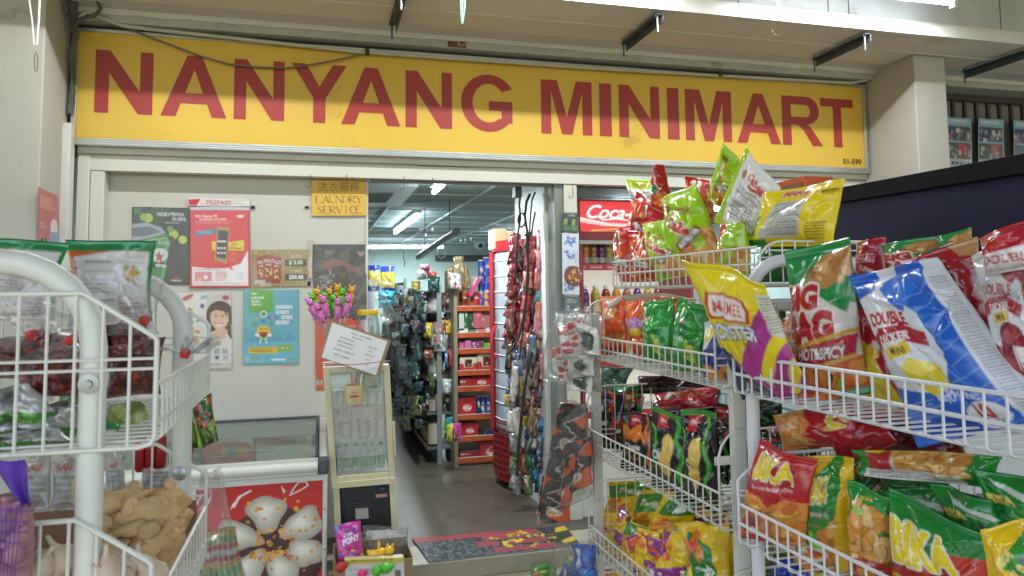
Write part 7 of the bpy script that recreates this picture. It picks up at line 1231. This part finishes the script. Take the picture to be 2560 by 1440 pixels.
for i, (q, f) in enumerate((([(1392, 818), (1452, 800), (1482, 876), (1410, 898)], cherry), ([(1372, 872), (1436, 858), (1450, 952), (1388, 962)], cherry), ([(1440, 800), (1500, 830), (1500, 890), (1446, 880)], weed), ([(1425, 885), (1484, 890), (1486, 940), (1424, 935)], weed), ([(1420, 930), (1480, 935), (1484, 985), (1424, 975)], weed))):
    bag(('red and white cherry snack pack, upper one in the hanging clear bag', 'red and white cherry snack pack, lower one in the hanging clear bag', 'dark seaweed pack beside the upper cherry pack', 'dark seaweed pack below the cherry packs', 'lowest dark seaweed pack of the hanging bag')[i], f(101+i), qd(q, 1.125, .8), .02, (26, 34), seed=101+i, name='snack_pack', group='small packs hanging in clear bags')
film_bag('clear bag of orange and black snack packs hanging low on the doorway rack', qd([(1410, 1000), (1478, 1010), (1480, 1240), (1338, 1320)], 1.12, .8), .07, 110, (36, 50))
for i, q in enumerate(([(1408, 1004), (1480, 1020), (1450, 1150), (1360, 1140)], [(1372, 1110), (1446, 1120), (1428, 1262), (1342, 1290)], [(1416, 1110), (1486, 1090), (1474, 1210), (1396, 1256)], [(1344, 1186), (1438, 1210), (1420, 1304), (1344, 1312)])):
    bag(('orange and black snack pack at the top of the low hanging clear bag', 'orange and black snack pack at the left side of the low hanging clear bag', 'orange and black snack pack with yellow lettering at the low hanging bag right side', 'orange snack pack at the bottom of the low hanging clear bag')[i], swoosh(111+i), qd(q, 1.13-.012*(i % 2), .8), .02, (28, 40), seed=111+i, name='snack_pack', group='small packs hanging in clear bags')
film_bag('crumpled clear bag holding blue packs on the ground beside the doorway rack', qd([(1382, 1358), (1478, 1350), (1484, 1450), (1376, 1460)], 1.15, .8), .06, 120)
for i, (q, cc) in enumerate((([(1436, 1356), (1484, 1366), (1484, 1430), (1432, 1424)], '2a5fc0'), ([(1400, 1410), (1450, 1416), (1450, 1470), (1400, 1470)], '27408f'), ([(1450, 1420), (1492, 1424), (1492, 1470), (1450, 1470)], '2a7ad0'), ([(1322, 1412), (1392, 1405), (1396, 1466), (1330, 1470)], '2f8a34'))):
    c = A(60, 80, cc, 121+i); c.line([(.3, .2), (.5, .5), (.4, .9)], .12, 'd9dde2')
    if i == 3: c.bits(.2, .2, .9, .9, 14, ['d9a04a', 'c03a4a', 'e0c46a'], (.05, .1))
    bag(('light blue snack pack with a white stripe in the crumpled clear bag', 'dark blue snack pack in the crumpled clear bag', 'bright blue snack pack at the foot of the rack post', 'green snack pack with a food picture at the bottom edge of the picture')[i], c, qd(q, 1.17, .8), .02, (22, 28), seed=121+i, name='snack_pack', group='small packs near the rack foot')

# navy panel behind the racks
nv = thing('navy_panel', 'large navy blue sign panel with a black edge standing behind the right hand racks', 'panel', (2.2, 1.9, 0))
p = [U(2060, 486, X=2.2), U(2760, 362, X=2.2)]; zt0, zt1 = p[0][2], p[1][2]
q = [(2.2, p[0][1], 1.50), (2.2, p[1][1], 1.50), (2.2, p[1][1], zt1), (2.2, p[0][1], zt0)]
obj('board', MB().prism(q, (.09, 0, 0)), mat('navy_paint', '0c0e30', .6, var=.2, spec=.3, stain='171a45', ss=3, vs=5), nv, bevel=.004)
e = MB().prism([(2.18, p[0][1]+.01, zt0-.05), (2.18, p[1][1], zt1-.05), (2.18, p[1][1], zt1+.015), (2.18, p[0][1]+.01, zt0+.015)], (.13, 0, 0))
e.box(2.17, 2.3, p[1][1], p[0][1]+.012, 1.44, 1.5); obj('edge_trim', e, mat('black_trim', '101014', .8, spec=.2), nv, bevel=.004)
e = MB().tube([(2.194, p[0][1], 1.70), (2.194, p[1][1], 1.70)], .006, 6); obj('ridge', e, mat('navy_paint', ''), nv)
obj('leg', MB().box(2.2, 2.28, p[0][1]-.1, p[0][1]-.02, 0, 1.44), mat('black_trim', ''), nv)
obj('leg', MB().box(2.2, 2.28, p[1][1]+.02, p[1][1]+.1, 0, 1.44), mat('black_trim', ''), nv)
ob = thing('orange_box', 'orange box corner showing above the crisp bags by the sign end', 'box', U(1985, 470, X=1.75))
pp = [U(*t, X=1.75) for t in ((1938, 458), (2012, 440), (2020, 440), (2020, 476), (1945, 490))]
obj('frame', MB().prism(pp[:2]+[pp[3], pp[4]], (.12, 0, 0)), mat('orange_card', 'c9582a', .6), ob)
obj('window', MB().prism([U(*t, X=1.747) for t in ((1955, 466), (2004, 453), (2004, 468), (1960, 480))], (.002, 0, 0)), mat('brown_card', '8a5a3e', .6), ob)
# ------------------------------------------------------------------ wire rack at the left, close to the camera
LW = mat('rack_white_old', 'd6d5cb', .42, var=.06, vs=9, stain='97805f', ss=14, sth=.69)
lr = thing('wire_rack', 'white wire rack with round tube arches standing close on the left', 'rack', (-.5, 1.4, 0))
Yn, Yf, XL = 1.124, 1.64, -.215
arch_frame(lr, -.299, -.74, Yn+.02, 1.65, .0175, LW, .12); arch_frame(lr, -.262, -.74, Yf-.0, 1.637, .0185, LW, .12)
zr = U(380, 964, X=XL)[2]
def lbasket(z0, rim, mid, top): return basket(lr, XL, -.76, Yn, Yf, z0, rim, mid, top, LW, .0345, .0022, .0036, False)
lbasket(1.393, 1.478, 1.425, 1.605); lbasket(1.065, 1.172, 1.106, 1.302)
lbasket(.72, .82, .77, .93)
for z in (1.482, 1.21): obj('bolt', MB().lathe([(.0135, 0), (.0135, .003), (.006, .0035), (.005, .007)], (-.299, Yn+.0016, z), 14, (0, -1, 0)), mat('bolt_steel', ''), lr)
obj('bolt', MB().lathe([(.0135, 0), (.0135, .003), (.005, .006)], (-.262, Yf-.0185, 1.245), 14, (0, -1, 0)), mat('bolt_steel', ''), lr)
LG = dict(group='goods on the left wire rack')
def backp(s):
    c = A(190, 150, 'd6cfca', s); c.rect(0, 0, 1, .13, '1f7f42'); c.poly([(0, .13), (.5, .13), (.06, .2), (.12, .5), (0, .3)], 'c9602f'); c.poly([(.95, .13), (1, .13), (1, 1), (.97, 1)], '1f7f42'); c.fine(.2, .24, .55, .3, 1, '8a8480'); c.rect(.14, .36, .6, .37, '6a6562'); c.rect(.14, .46, .6, .47, '6a6562'); c.fine(.14, .5, .58, .72, 5, 'a39c98'); c.bits(.68, .3, .85, .5, 14, ['c24a34', 'd99a4a', '9aae5a'], (.025, .05)); c.fine(.6, .72, .95, .95, 6, '8f6f6a'); c.ell(.66, .68, .06, .05, '6a6662'); c.ell(.66, .68, .05, .04, 'd6cfca'); return c
bag('large white backed snack bag with a green top edge standing on the left rack', backp(1), Q([(160, 598), (392, 604), (378, 815), (196, 820)], Y=1.56), .03, (70, 60), 301, 'goods on the left wire rack', crease=1.4)
bag('white backed snack bag with a green top edge at the left edge of the picture', backp(2), Q([(-60, 592), (168, 606), (130, 800), (-60, 800)], Y=1.45), .03, (60, 50), 302, 'goods on the left wire rack', crease=1.4)
bag('green foil bag edge rising between the two white backed bags', A(40, 30, '1f7f42'), Q([(66, 606), (120, 596), (132, 700), (60, 700)], Y=1.6), .02, (16, 16), 303, 'goods on the left wire rack')
def chili(s):
    c = A(150, 120, '4a1a18', s)
    for _ in range(230):
        x, y, a = c.rg.uniform(0, 1), c.rg.uniform(0, 1), c.rg.uniform(0, 3.1); l = c.rg.uniform(.04, .09); c.ell(x, y, l, l*.32, ['6e2420', '84302a', '4a1a1a', '93402f', '38161a', 'a34a34'][c.rg.randint(6)], a, 10)
    c.bits(0, 0, 1, 1, 10, ['b8863a', 'c9a05a'], (.008, .014)); return c
TIE = mat('red_tie', 'd0322a', .5)
# (pile quad, tie point, throat top, labels)
def chilibag(q, tie, top, Y, label, seed, w=.05):
    pts = Q(q, Y=Y); mb = bag_mb(pts, chili(seed), (34, 28), .05, seed, seal=.02, crease=1.6, pinch=.15)
    t = thing('chilli_bag', label, 'chilli bag', np.mean(pts, 0), 'clear bags of dried red chillies'); obj('chillies', mb, inkmat('dried_chilli', .4, .5, .9, 60), t, smooth=True)
    tp, hp = U(*tie, Y=Y-.02), U(*top, Y=Y-.02); ax = Vector(hp-tp).normalized(); n = 16
    F = filmmat('bag_film', 'ffffff', .02, .15, 60, .8, .07)
    bm = (np.array(pts[0])+np.array(pts[1]))/2; g = MB(); rg = random.Random(seed); L_ = np.linalg.norm(hp-tp); ring = []
    ctr = [bm+np.array([0, -.01, -.02]), bm*.5+tp*.5, tp, tp*.55+hp*.45, hp]; rad = [w*1.1, w*.5, .008, w*.55, w*.8]
    for i, (c_, r) in enumerate(zip(ctr, rad)):
        ring += [c_+np.array([math.cos(2*math.pi*k/n)*r*(1+.22*math.sin(k*2.7+i)), math.sin(2*math.pi*k/n)*r*.6*(1+.3*math.cos(k*1.9)), (.012*math.sin(k*2.1+i) if i in (3, 4) else 0)]) for k in range(n)]
    g.add(ring, [(i*n+k, i*n+(k+1) % n, (i+1)*n+(k+1) % n, (i+1)*n+k) for i in range(4) for k in range(n)]); obj('bag_neck', g, F, t, smooth=True)
    a2 = Vector(tp-bm).normalized(); obj('tie', MB().tube([tp-np.array(a2)*.006, tp+np.array(a2)*.005], .0085, 8), TIE, t)
    return t
chilibag([(-60, 850), (140, 838), (150, 945), (-60, 950)], (82, 838), (60, 740), 1.3, 'clear bag of dried chillies at the left edge with a red tie', 311)
chilibag([(100, 826), (280, 818), (290, 930), (110, 938)], (88, 764), (70, 690), 1.48, 'clear bag of dried chillies behind, its red tie the highest', 312)
chilibag([(262, 812), (372, 806), (392, 905), (268, 915)], (361, 800), (350, 700), 1.5, 'clear bag of dried chillies with a tall frilled neck before the white bag', 313, .05)
chilibag([(40, 870), (250, 862), (262, 985), (30, 990)], (178, 850), (190, 760), 1.25, 'clear bag of dried chillies in front, behind the thick white tube', 314)
chilibag([(262, 868), (420, 840), (404, 985), (262, 995)], (464, 884), (512, 850), 1.38, 'clear bag of dried chillies lying towards the front rail, red tie at its right', 315, .035)
# foil packets on the top basket floor
def gp(s):
    c = A(150, 70, 'b9b9b6', s); c.poly([(0, .6), (.4, .5), (1, .7), (1, .95), (.5, .8), (0, .95)], '4f8a36'); c.poly([(0, .1), (.3, .2), (.5, .1), (.3, .4), (0, .4)], '7a7d7a'); c.fine(.3, .1, .8, .45, 7, '7d7f7c', 1, .45); c.bits(0, 0, 1, .3, 6, ['e0e0de', 'd0d0cc'], (.04, .1)); return c
SIL = inkmat('silver_foil_print', .22, .3, .4, 40, .5, .35)
for i, (q, Y, lb) in enumerate((([(-40, 985), (80, 950), (170, 1060), (-30, 1090)], 1.2, 'silver packet with printed back standing up at the left end of the top basket'), ([(-40, 1040), (200, 1010), (208, 1095), (-40, 1110)], 1.22, 'silver and green packet lying under the upright one'), ([(-40, 1085), (150, 1070), (200, 1110), (-40, 1135)], 1.17, 'silver and green packet lowest at the left edge of the top basket'), ([(90, 1010), (215, 1000), (220, 1085), (80, 1080)], 1.3, 'silver packet behind the thick tube in the top basket'))): bag(lb, gp(320+i), Q(q, Y=Y), .022, (44, 26), 320+i, 'goods on the left wire rack', 'foil_packet', SIL, crease=2)
bag('pale green foil packet at the right end of the top basket', A(90, 50, 'a3b06a', 325).bits(.5, .2, 1, .9, 10, ['b9c48a', '8f9f5a', 'c9cfae'], (.06, .14)), Q([(265, 1004), (372, 1010), (376, 1090), (262, 1075)], Y=1.34), .025, (34, 24), 325, 'goods on the left wire rack', 'foil_packet', crease=2)
bag('teal packet corner under the pale green packet', A(40, 20, '1f7f74', 326).rect(.4, 0, 1, 1, '2f8f4a'), Q([(258, 1042), (306, 1056), (296, 1082), (256, 1068)], Y=1.24), .008, (16, 10), 326, 'goods on the left wire rack', 'foil_packet')
bag('green and white packet behind the dried chillies', A(60, 40, '5f9048', 327).bits(0, .3, 1, 1, 8, ['cfcfc6', '3f7a3a'], (.08, .16)), Q([(140, 990), (215, 985), (215, 1040), (150, 1035)], Y=1.42), .02, (20, 16), 327, 'goods on the left wire rack', 'foil_packet')
# second basket
def news(s): c = A(80, 110, 'b9b9b4', s); c.rect(.05, .06, .9, .24, 'c9b9b0'); c.text('SALE', .45, .15, .12, 'b0342c', None, 0); c.fine(.06, .3, .92, .95, 18, '77777a', .95, .45); return c
for i, (q, Y) in enumerate((([(52, 1150), (128, 1150), (130, 1268), (56, 1270)], 1.58), ([(130, 1148), (208, 1145), (210, 1272), (132, 1274)], 1.59), ([(262, 1146), (312, 1142), (314, 1232), (264, 1235)], 1.6), ([(350, 1170), (440, 1165), (445, 1225), (352, 1235)], 1.7))): bag(('printed white packet with red heading at the back of the second basket, left one', 'printed white packet at the back of the second basket beside the thick tube', 'printed white packet with red heading right of the thick tube', 'printed white packet under the red sausages')[i], news(330+i), Q(q, Y=Y), .02, (28, 36), 330+i, 'goods on the left wire rack', 'printed_packet', MATT)
for i, x in enumerate((352, 378, 403)):
    t = thing('red_sausage_pack', ('leftmost of the three red sausage shaped packs hanging behind the far post', 'middle of the three red sausage shaped packs hanging behind the far post', 'rightmost of the three red sausage shaped packs, touching the far post')[i], 'sausage pack', U(x, 1120, Y=1.72), 'red sausage packs on the left rack')
    a, b = U(x, 1085, Y=1.72), U(x-4, 1180, Y=1.72); rd = .011; obj('sausage', MB().tube([a, a*.9+b*.1, a*.5+b*.5, a*.1+b*.9, b], [rd*.5, rd, rd*1.05, rd, rd*.5], 10), mat('sausage_red', 'a31a1e', .25, var=.15, vs=40), t); obj('clip', MB().tube([a, a+np.array([0, 0, .012])], .004, 6), mat('bolt_steel', ''), t)
GIN = mat('ginger_skin', 'cba877', .85, var=.22, vs=26, bump=.4, bs=70, stain='9a7448', ss=26, sth=.6)
gs = [((300, 1240, 1.36), (.062, .03, .026), -.35, 'big smooth ginger root at the top left of the ginger pile'), ((395, 1235, 1.42), (.05, .03, .02), .1, 'knobbly ginger root at the top back of the ginger pile'), ((432, 1258, 1.4), (.035, .028, .03), .4, 'ginger root with a dark gap under it, by the far bolt'), ((352, 1290, 1.34), (.026, .03, .045), .15, 'upright ginger root in the middle of the ginger pile'), ((420, 1300, 1.34), (.07, .028, .022), .2, 'long ginger root reaching to the right front rail'), ((478, 1290, 1.4), (.03, .03, .026), .6, 'ginger root end at the right rim of the pile'), ((290, 1310, 1.32), (.035, .03, .02), -.2, 'ginger root half behind the thick tube'), ((440, 1360, 1.32), (.05, .04, .038), -.3, 'broad ginger root low at the right of the pile'), ((375, 1375, 1.28), (.028, .03, .035), .3, 'branching ginger root low in the middle of the pile'), ((405, 1415, 1.28), (.045, .03, .02), -.4, 'ginger piece at the bottom near the garlic'), ((330, 1340, 1.3), (.04, .03, .02), .5, 'ginger root under the upright one'), ((460, 1330, 1.38), (.045, .03, .024), -.2, 'ginger root between the long root and the broad one'), ((330, 1262, 1.45), (.05, .03, .024), -.1, 'ginger root lying behind the upright one'), ((300, 1350, 1.38), (.05, .03, .024), .3, 'ginger root deep in the pile beside the thick tube'), ((500, 1330, 1.46), (.035, .03, .024), .8, 'ginger root leaning on the front wires'), ((395, 1330, 1.42), (.06, .03, .026), -.2, 'ginger root filling the middle of the pile'), ((380, 1265, 1.5), (.06, .03, .026), .1, 'ginger root at the back of the pile')]
for i, ((x, y, Y), r, a, lb) in enumerate(gs):
    Y = max(Y, 1.32+max(0, x-395)*.0024); r = tuple(k*Y/1.3 for k in r); c_ = U(x, y+8, Y=Y); rg = random.Random(i+40); g = MB(); L_ = r[0]*.95; w_ = min(.0225, r[2]*.8); d = np.array([math.cos(a), rg.uniform(-.3, .3), math.sin(a)])
    n_ = max(2, int(L_*2/.034))
    for k in range(n_):
        t = (k/(n_-1)-.5)*1.5*L_; p = c_+d*t+np.array([rg.uniform(-.004, .004), rg.uniform(-.006, .006), rg.uniform(-.006, .006)]); R = Matrix.Rotation(-a+rg.uniform(-.5, .5), 3, 'Y'); q = w_*rg.uniform(.8, 1.1); p[0] = min(p[0], -.232-q*1.25)
        g.blob(p, (q*1.6, q*.95, q*.9), 60+i*9+k, 12, .2, R)
        if rg.random() < .6: s_ = rg.choice((-1, 1)); g.blob(p+np.array([rg.uniform(-.008, .008), -.004, s_*q*rg.uniform(.8, 1.15)]), (q*.6, q*.6, q*.75), 300+i*9+k, 8, .12, Matrix.Rotation(rg.uniform(-.6, .6), 3, 'Y'))
    one('ginger_root', g, GIN, lb, 'ginger', 'ginger roots in the second basket', smooth=True)
one('brown_carton', MB().box(-.62, -.23, 1.17, 1.175, 1.075, 1.205).box(-.62, -.615, 1.176, 1.62, 1.075, 1.2).box(-.62, -.23, 1.62, 1.625, 1.075, 1.19), mat('carton_brown', '87644a', .85, var=.06), 'brown cardboard box side inside the second basket, before the ginger', 'carton')
GAR = mat('garlic_skin', 'c9b39c', .7, var=.25, vs=24, bump=.3, bs=50, stain='9a7a86', ss=14, sth=.6)
rg = random.Random(77)
for i, (x, y) in enumerate(((95, 1415), (160, 1400), (205, 1425), (265, 1425), (310, 1412), (350, 1425), (60, 1440), (130, 1445), (240, 1448), (295, 1450), (380, 1440), (20, 1432))):
    c_ = U(x, y, Y=1.145+.02*(i % 3)); r = .023; g = MB().lathe([(r*.3, -r*.8), (r*.85, -r*.5), (r, 0), (r*.8, r*.5), (r*.35, r*.9), (r*.16, r*1.3), (r*.12, r*2.0)], c_, 14, (rg.uniform(-.7, .7), -.4, rg.uniform(.3, 1)))
    one('garlic_bulb', g, GAR, 'pale papery garlic bulb in the heap at the bottom left of the second basket', 'garlic', 'garlic bulbs in the second basket', smooth=True)
SHA = mat('shallot_skin', 'a87880', .5, var=.3, vs=30, stain='7a4a6a', ss=10, sth=.55)
nt_ = thing('shallot_net', 'purple net of pinkish shallots hanging at the left edge of the picture', 'net bag', U(30, 1250, Y=1.09))
SHB = mat('shallot_brown', '8a5a50', .5, var=.3, vs=30, stain='b08a80', ss=12, sth=.55); rg = random.Random(12)
for i in range(30):
    y = 1268+(i//3)*19+rg.uniform(-4, 4); wd_ = 84-max(0, (y-1290))*.28; x = (i % 3-.9)/2*wd_+8+rg.uniform(-6, 6); r = rg.uniform(.014, .019); p = U(x, y, Y=1.09+rg.uniform(-.012, .02))
    obj('shallot', MB().lathe([(r*.2, -r*1.1), (r*.75, -r*.75), (r, -.1*r), (r*.8, r*.6), (r*.3, r*1.1), (r*.12, r*1.5)], p, 12, (rg.uniform(-1, 1), -.6, rg.uniform(-.6, 1))), (SHA, SHB)[i % 3 == 0], nt_, smooth=True)
PUR = mat('net_purple', '5a2f9a', .6, var=.2, vs=60)
obj('net_neck', sheet_mb(Q([(-40, 1150), (58, 1152), (82, 1260), (70, 1275)], Y=1.085), A(20, 20, '56319a'), (14, 14), .003, 0, .006), inkmat('net_print', .6), nt_, smooth=True)
g = MB()
for i in range(6): g.tube([U(-10+13*i, 1262+2*abs(i-4), Y=1.06), U(-8+11*i, 1340, Y=1.05), U(-10+9*i, 1440, Y=1.06)], .0006, 4)
for j in range(4): g.tube([U(-10, 1275+26*j, Y=1.06), U(45, 1280+26*j, Y=1.045), U(84-6*j, 1276+26*j, Y=1.07)], .0006, 4)
obj('netting', g, PUR, nt_)
# packets hanging on the right side of the rack
def veg(s):
    c = A(90, 150, '3f5a34', s); c.rect(.0, 0, .16, 1, '9cb83a'); c.poly([(.25, .05), (.5, .0), (.45, .5), (.3, .55)], 'b8402f'); c.bits(.2, .1, .95, .6, 14, ['2a3a26', '5a7a44', 'c25a34', '1c2a1a'], (.05, .1)); c.bits(.3, .6, .95, .95, 12, ['6a8f3a', '87a84a', '4f6a2f'], (.06, .12)); c.text('Pedas', .55, .2, .08, 'd0d4c8', None, 0, 1.3, .8); return c
for i, (q, Y) in enumerate((([(468, 1010), (526, 985), (548, 1100), (500, 1124)], 1.8), ([(448, 1028), (486, 1000), (500, 1120), (450, 1128)], 1.84), ([(452, 1120), (490, 1090), (482, 1150), (450, 1172)], 1.86))): bag(('green food packet with silver edges hanging right of the far post', 'dark green food packet hanging just behind the far post', 'red and white packet hanging low behind the far post')[i], veg(340+i) if i < 2 else A(50, 50, 'a8342c', 3).bits(0, 0, 1, 1, 8, ['cfc9c4', '8a2a24'], (.08, .16)), Q(q, Y=Y), .016, (30, 44), 340+i, 'goods on the left wire rack', 'hanging_packet')
# big clear bag of striped sweets
t = thing('striped_sweet_bag', 'large clear bag of rainbow striped sticks hanging beside the left rack', 'bag', U(545, 1350, Y=1.95))
def stripes(s):
    c = A(110, 150, 'a9a39a', s)
    for k, cc in enumerate(('c9a83a', '6a9a4a', 'b8404a', 'c9c4bc', 'a83a44', 'c9922f', '7aa84a', '6aa87a', 'b9862f', 'b04a4a', 'c9c4bc')): c.poly([(0, .06+.085*k), (.5, .0+.085*k), (1, .05+.085*k), (1, .12+.085*k), (.5, .07+.085*k), (0, .13+.085*k)], cc)
    for k in range(16): c.line([(.06*k, 0), (.06*k+.05, 1)], .008, 'd4d2cc' if k % 2 else '6a5a50')
    return c
obj('sticks', bag_mb(Q([(495, 1335), (588, 1318), (620, 1470), (480, 1475)], Y=1.95), stripes(1), (40, 44), .05, 351, crease=1.2), FOIL, t, smooth=True)
e = bag_mb(Q([(500, 1180), (548, 1170), (625, 1475), (470, 1480)], Y=1.94), A(8, 8), (26, 40), .06, 352, crease=2.4); e.c = None; obj('clear_skin', e, filmmat('bag_film', ''), t, smooth=True)
one('blue_strap', MB().tube([U(452, 1228, Y=1.75), U(456, 1250, Y=1.74), U(462, 1275, Y=1.74)], .005, 6), mat('strap_blue', '1f6a96', .5), 'short blue strap hanging by the far post', 'strap')
film_bag('crumpled clear bag behind the yellow toy in the carton', [U(*p, Y=3.9) for p in ((905, 1318), (1020, 1312), (1028, 1400), (925, 1398))], .05, 361)
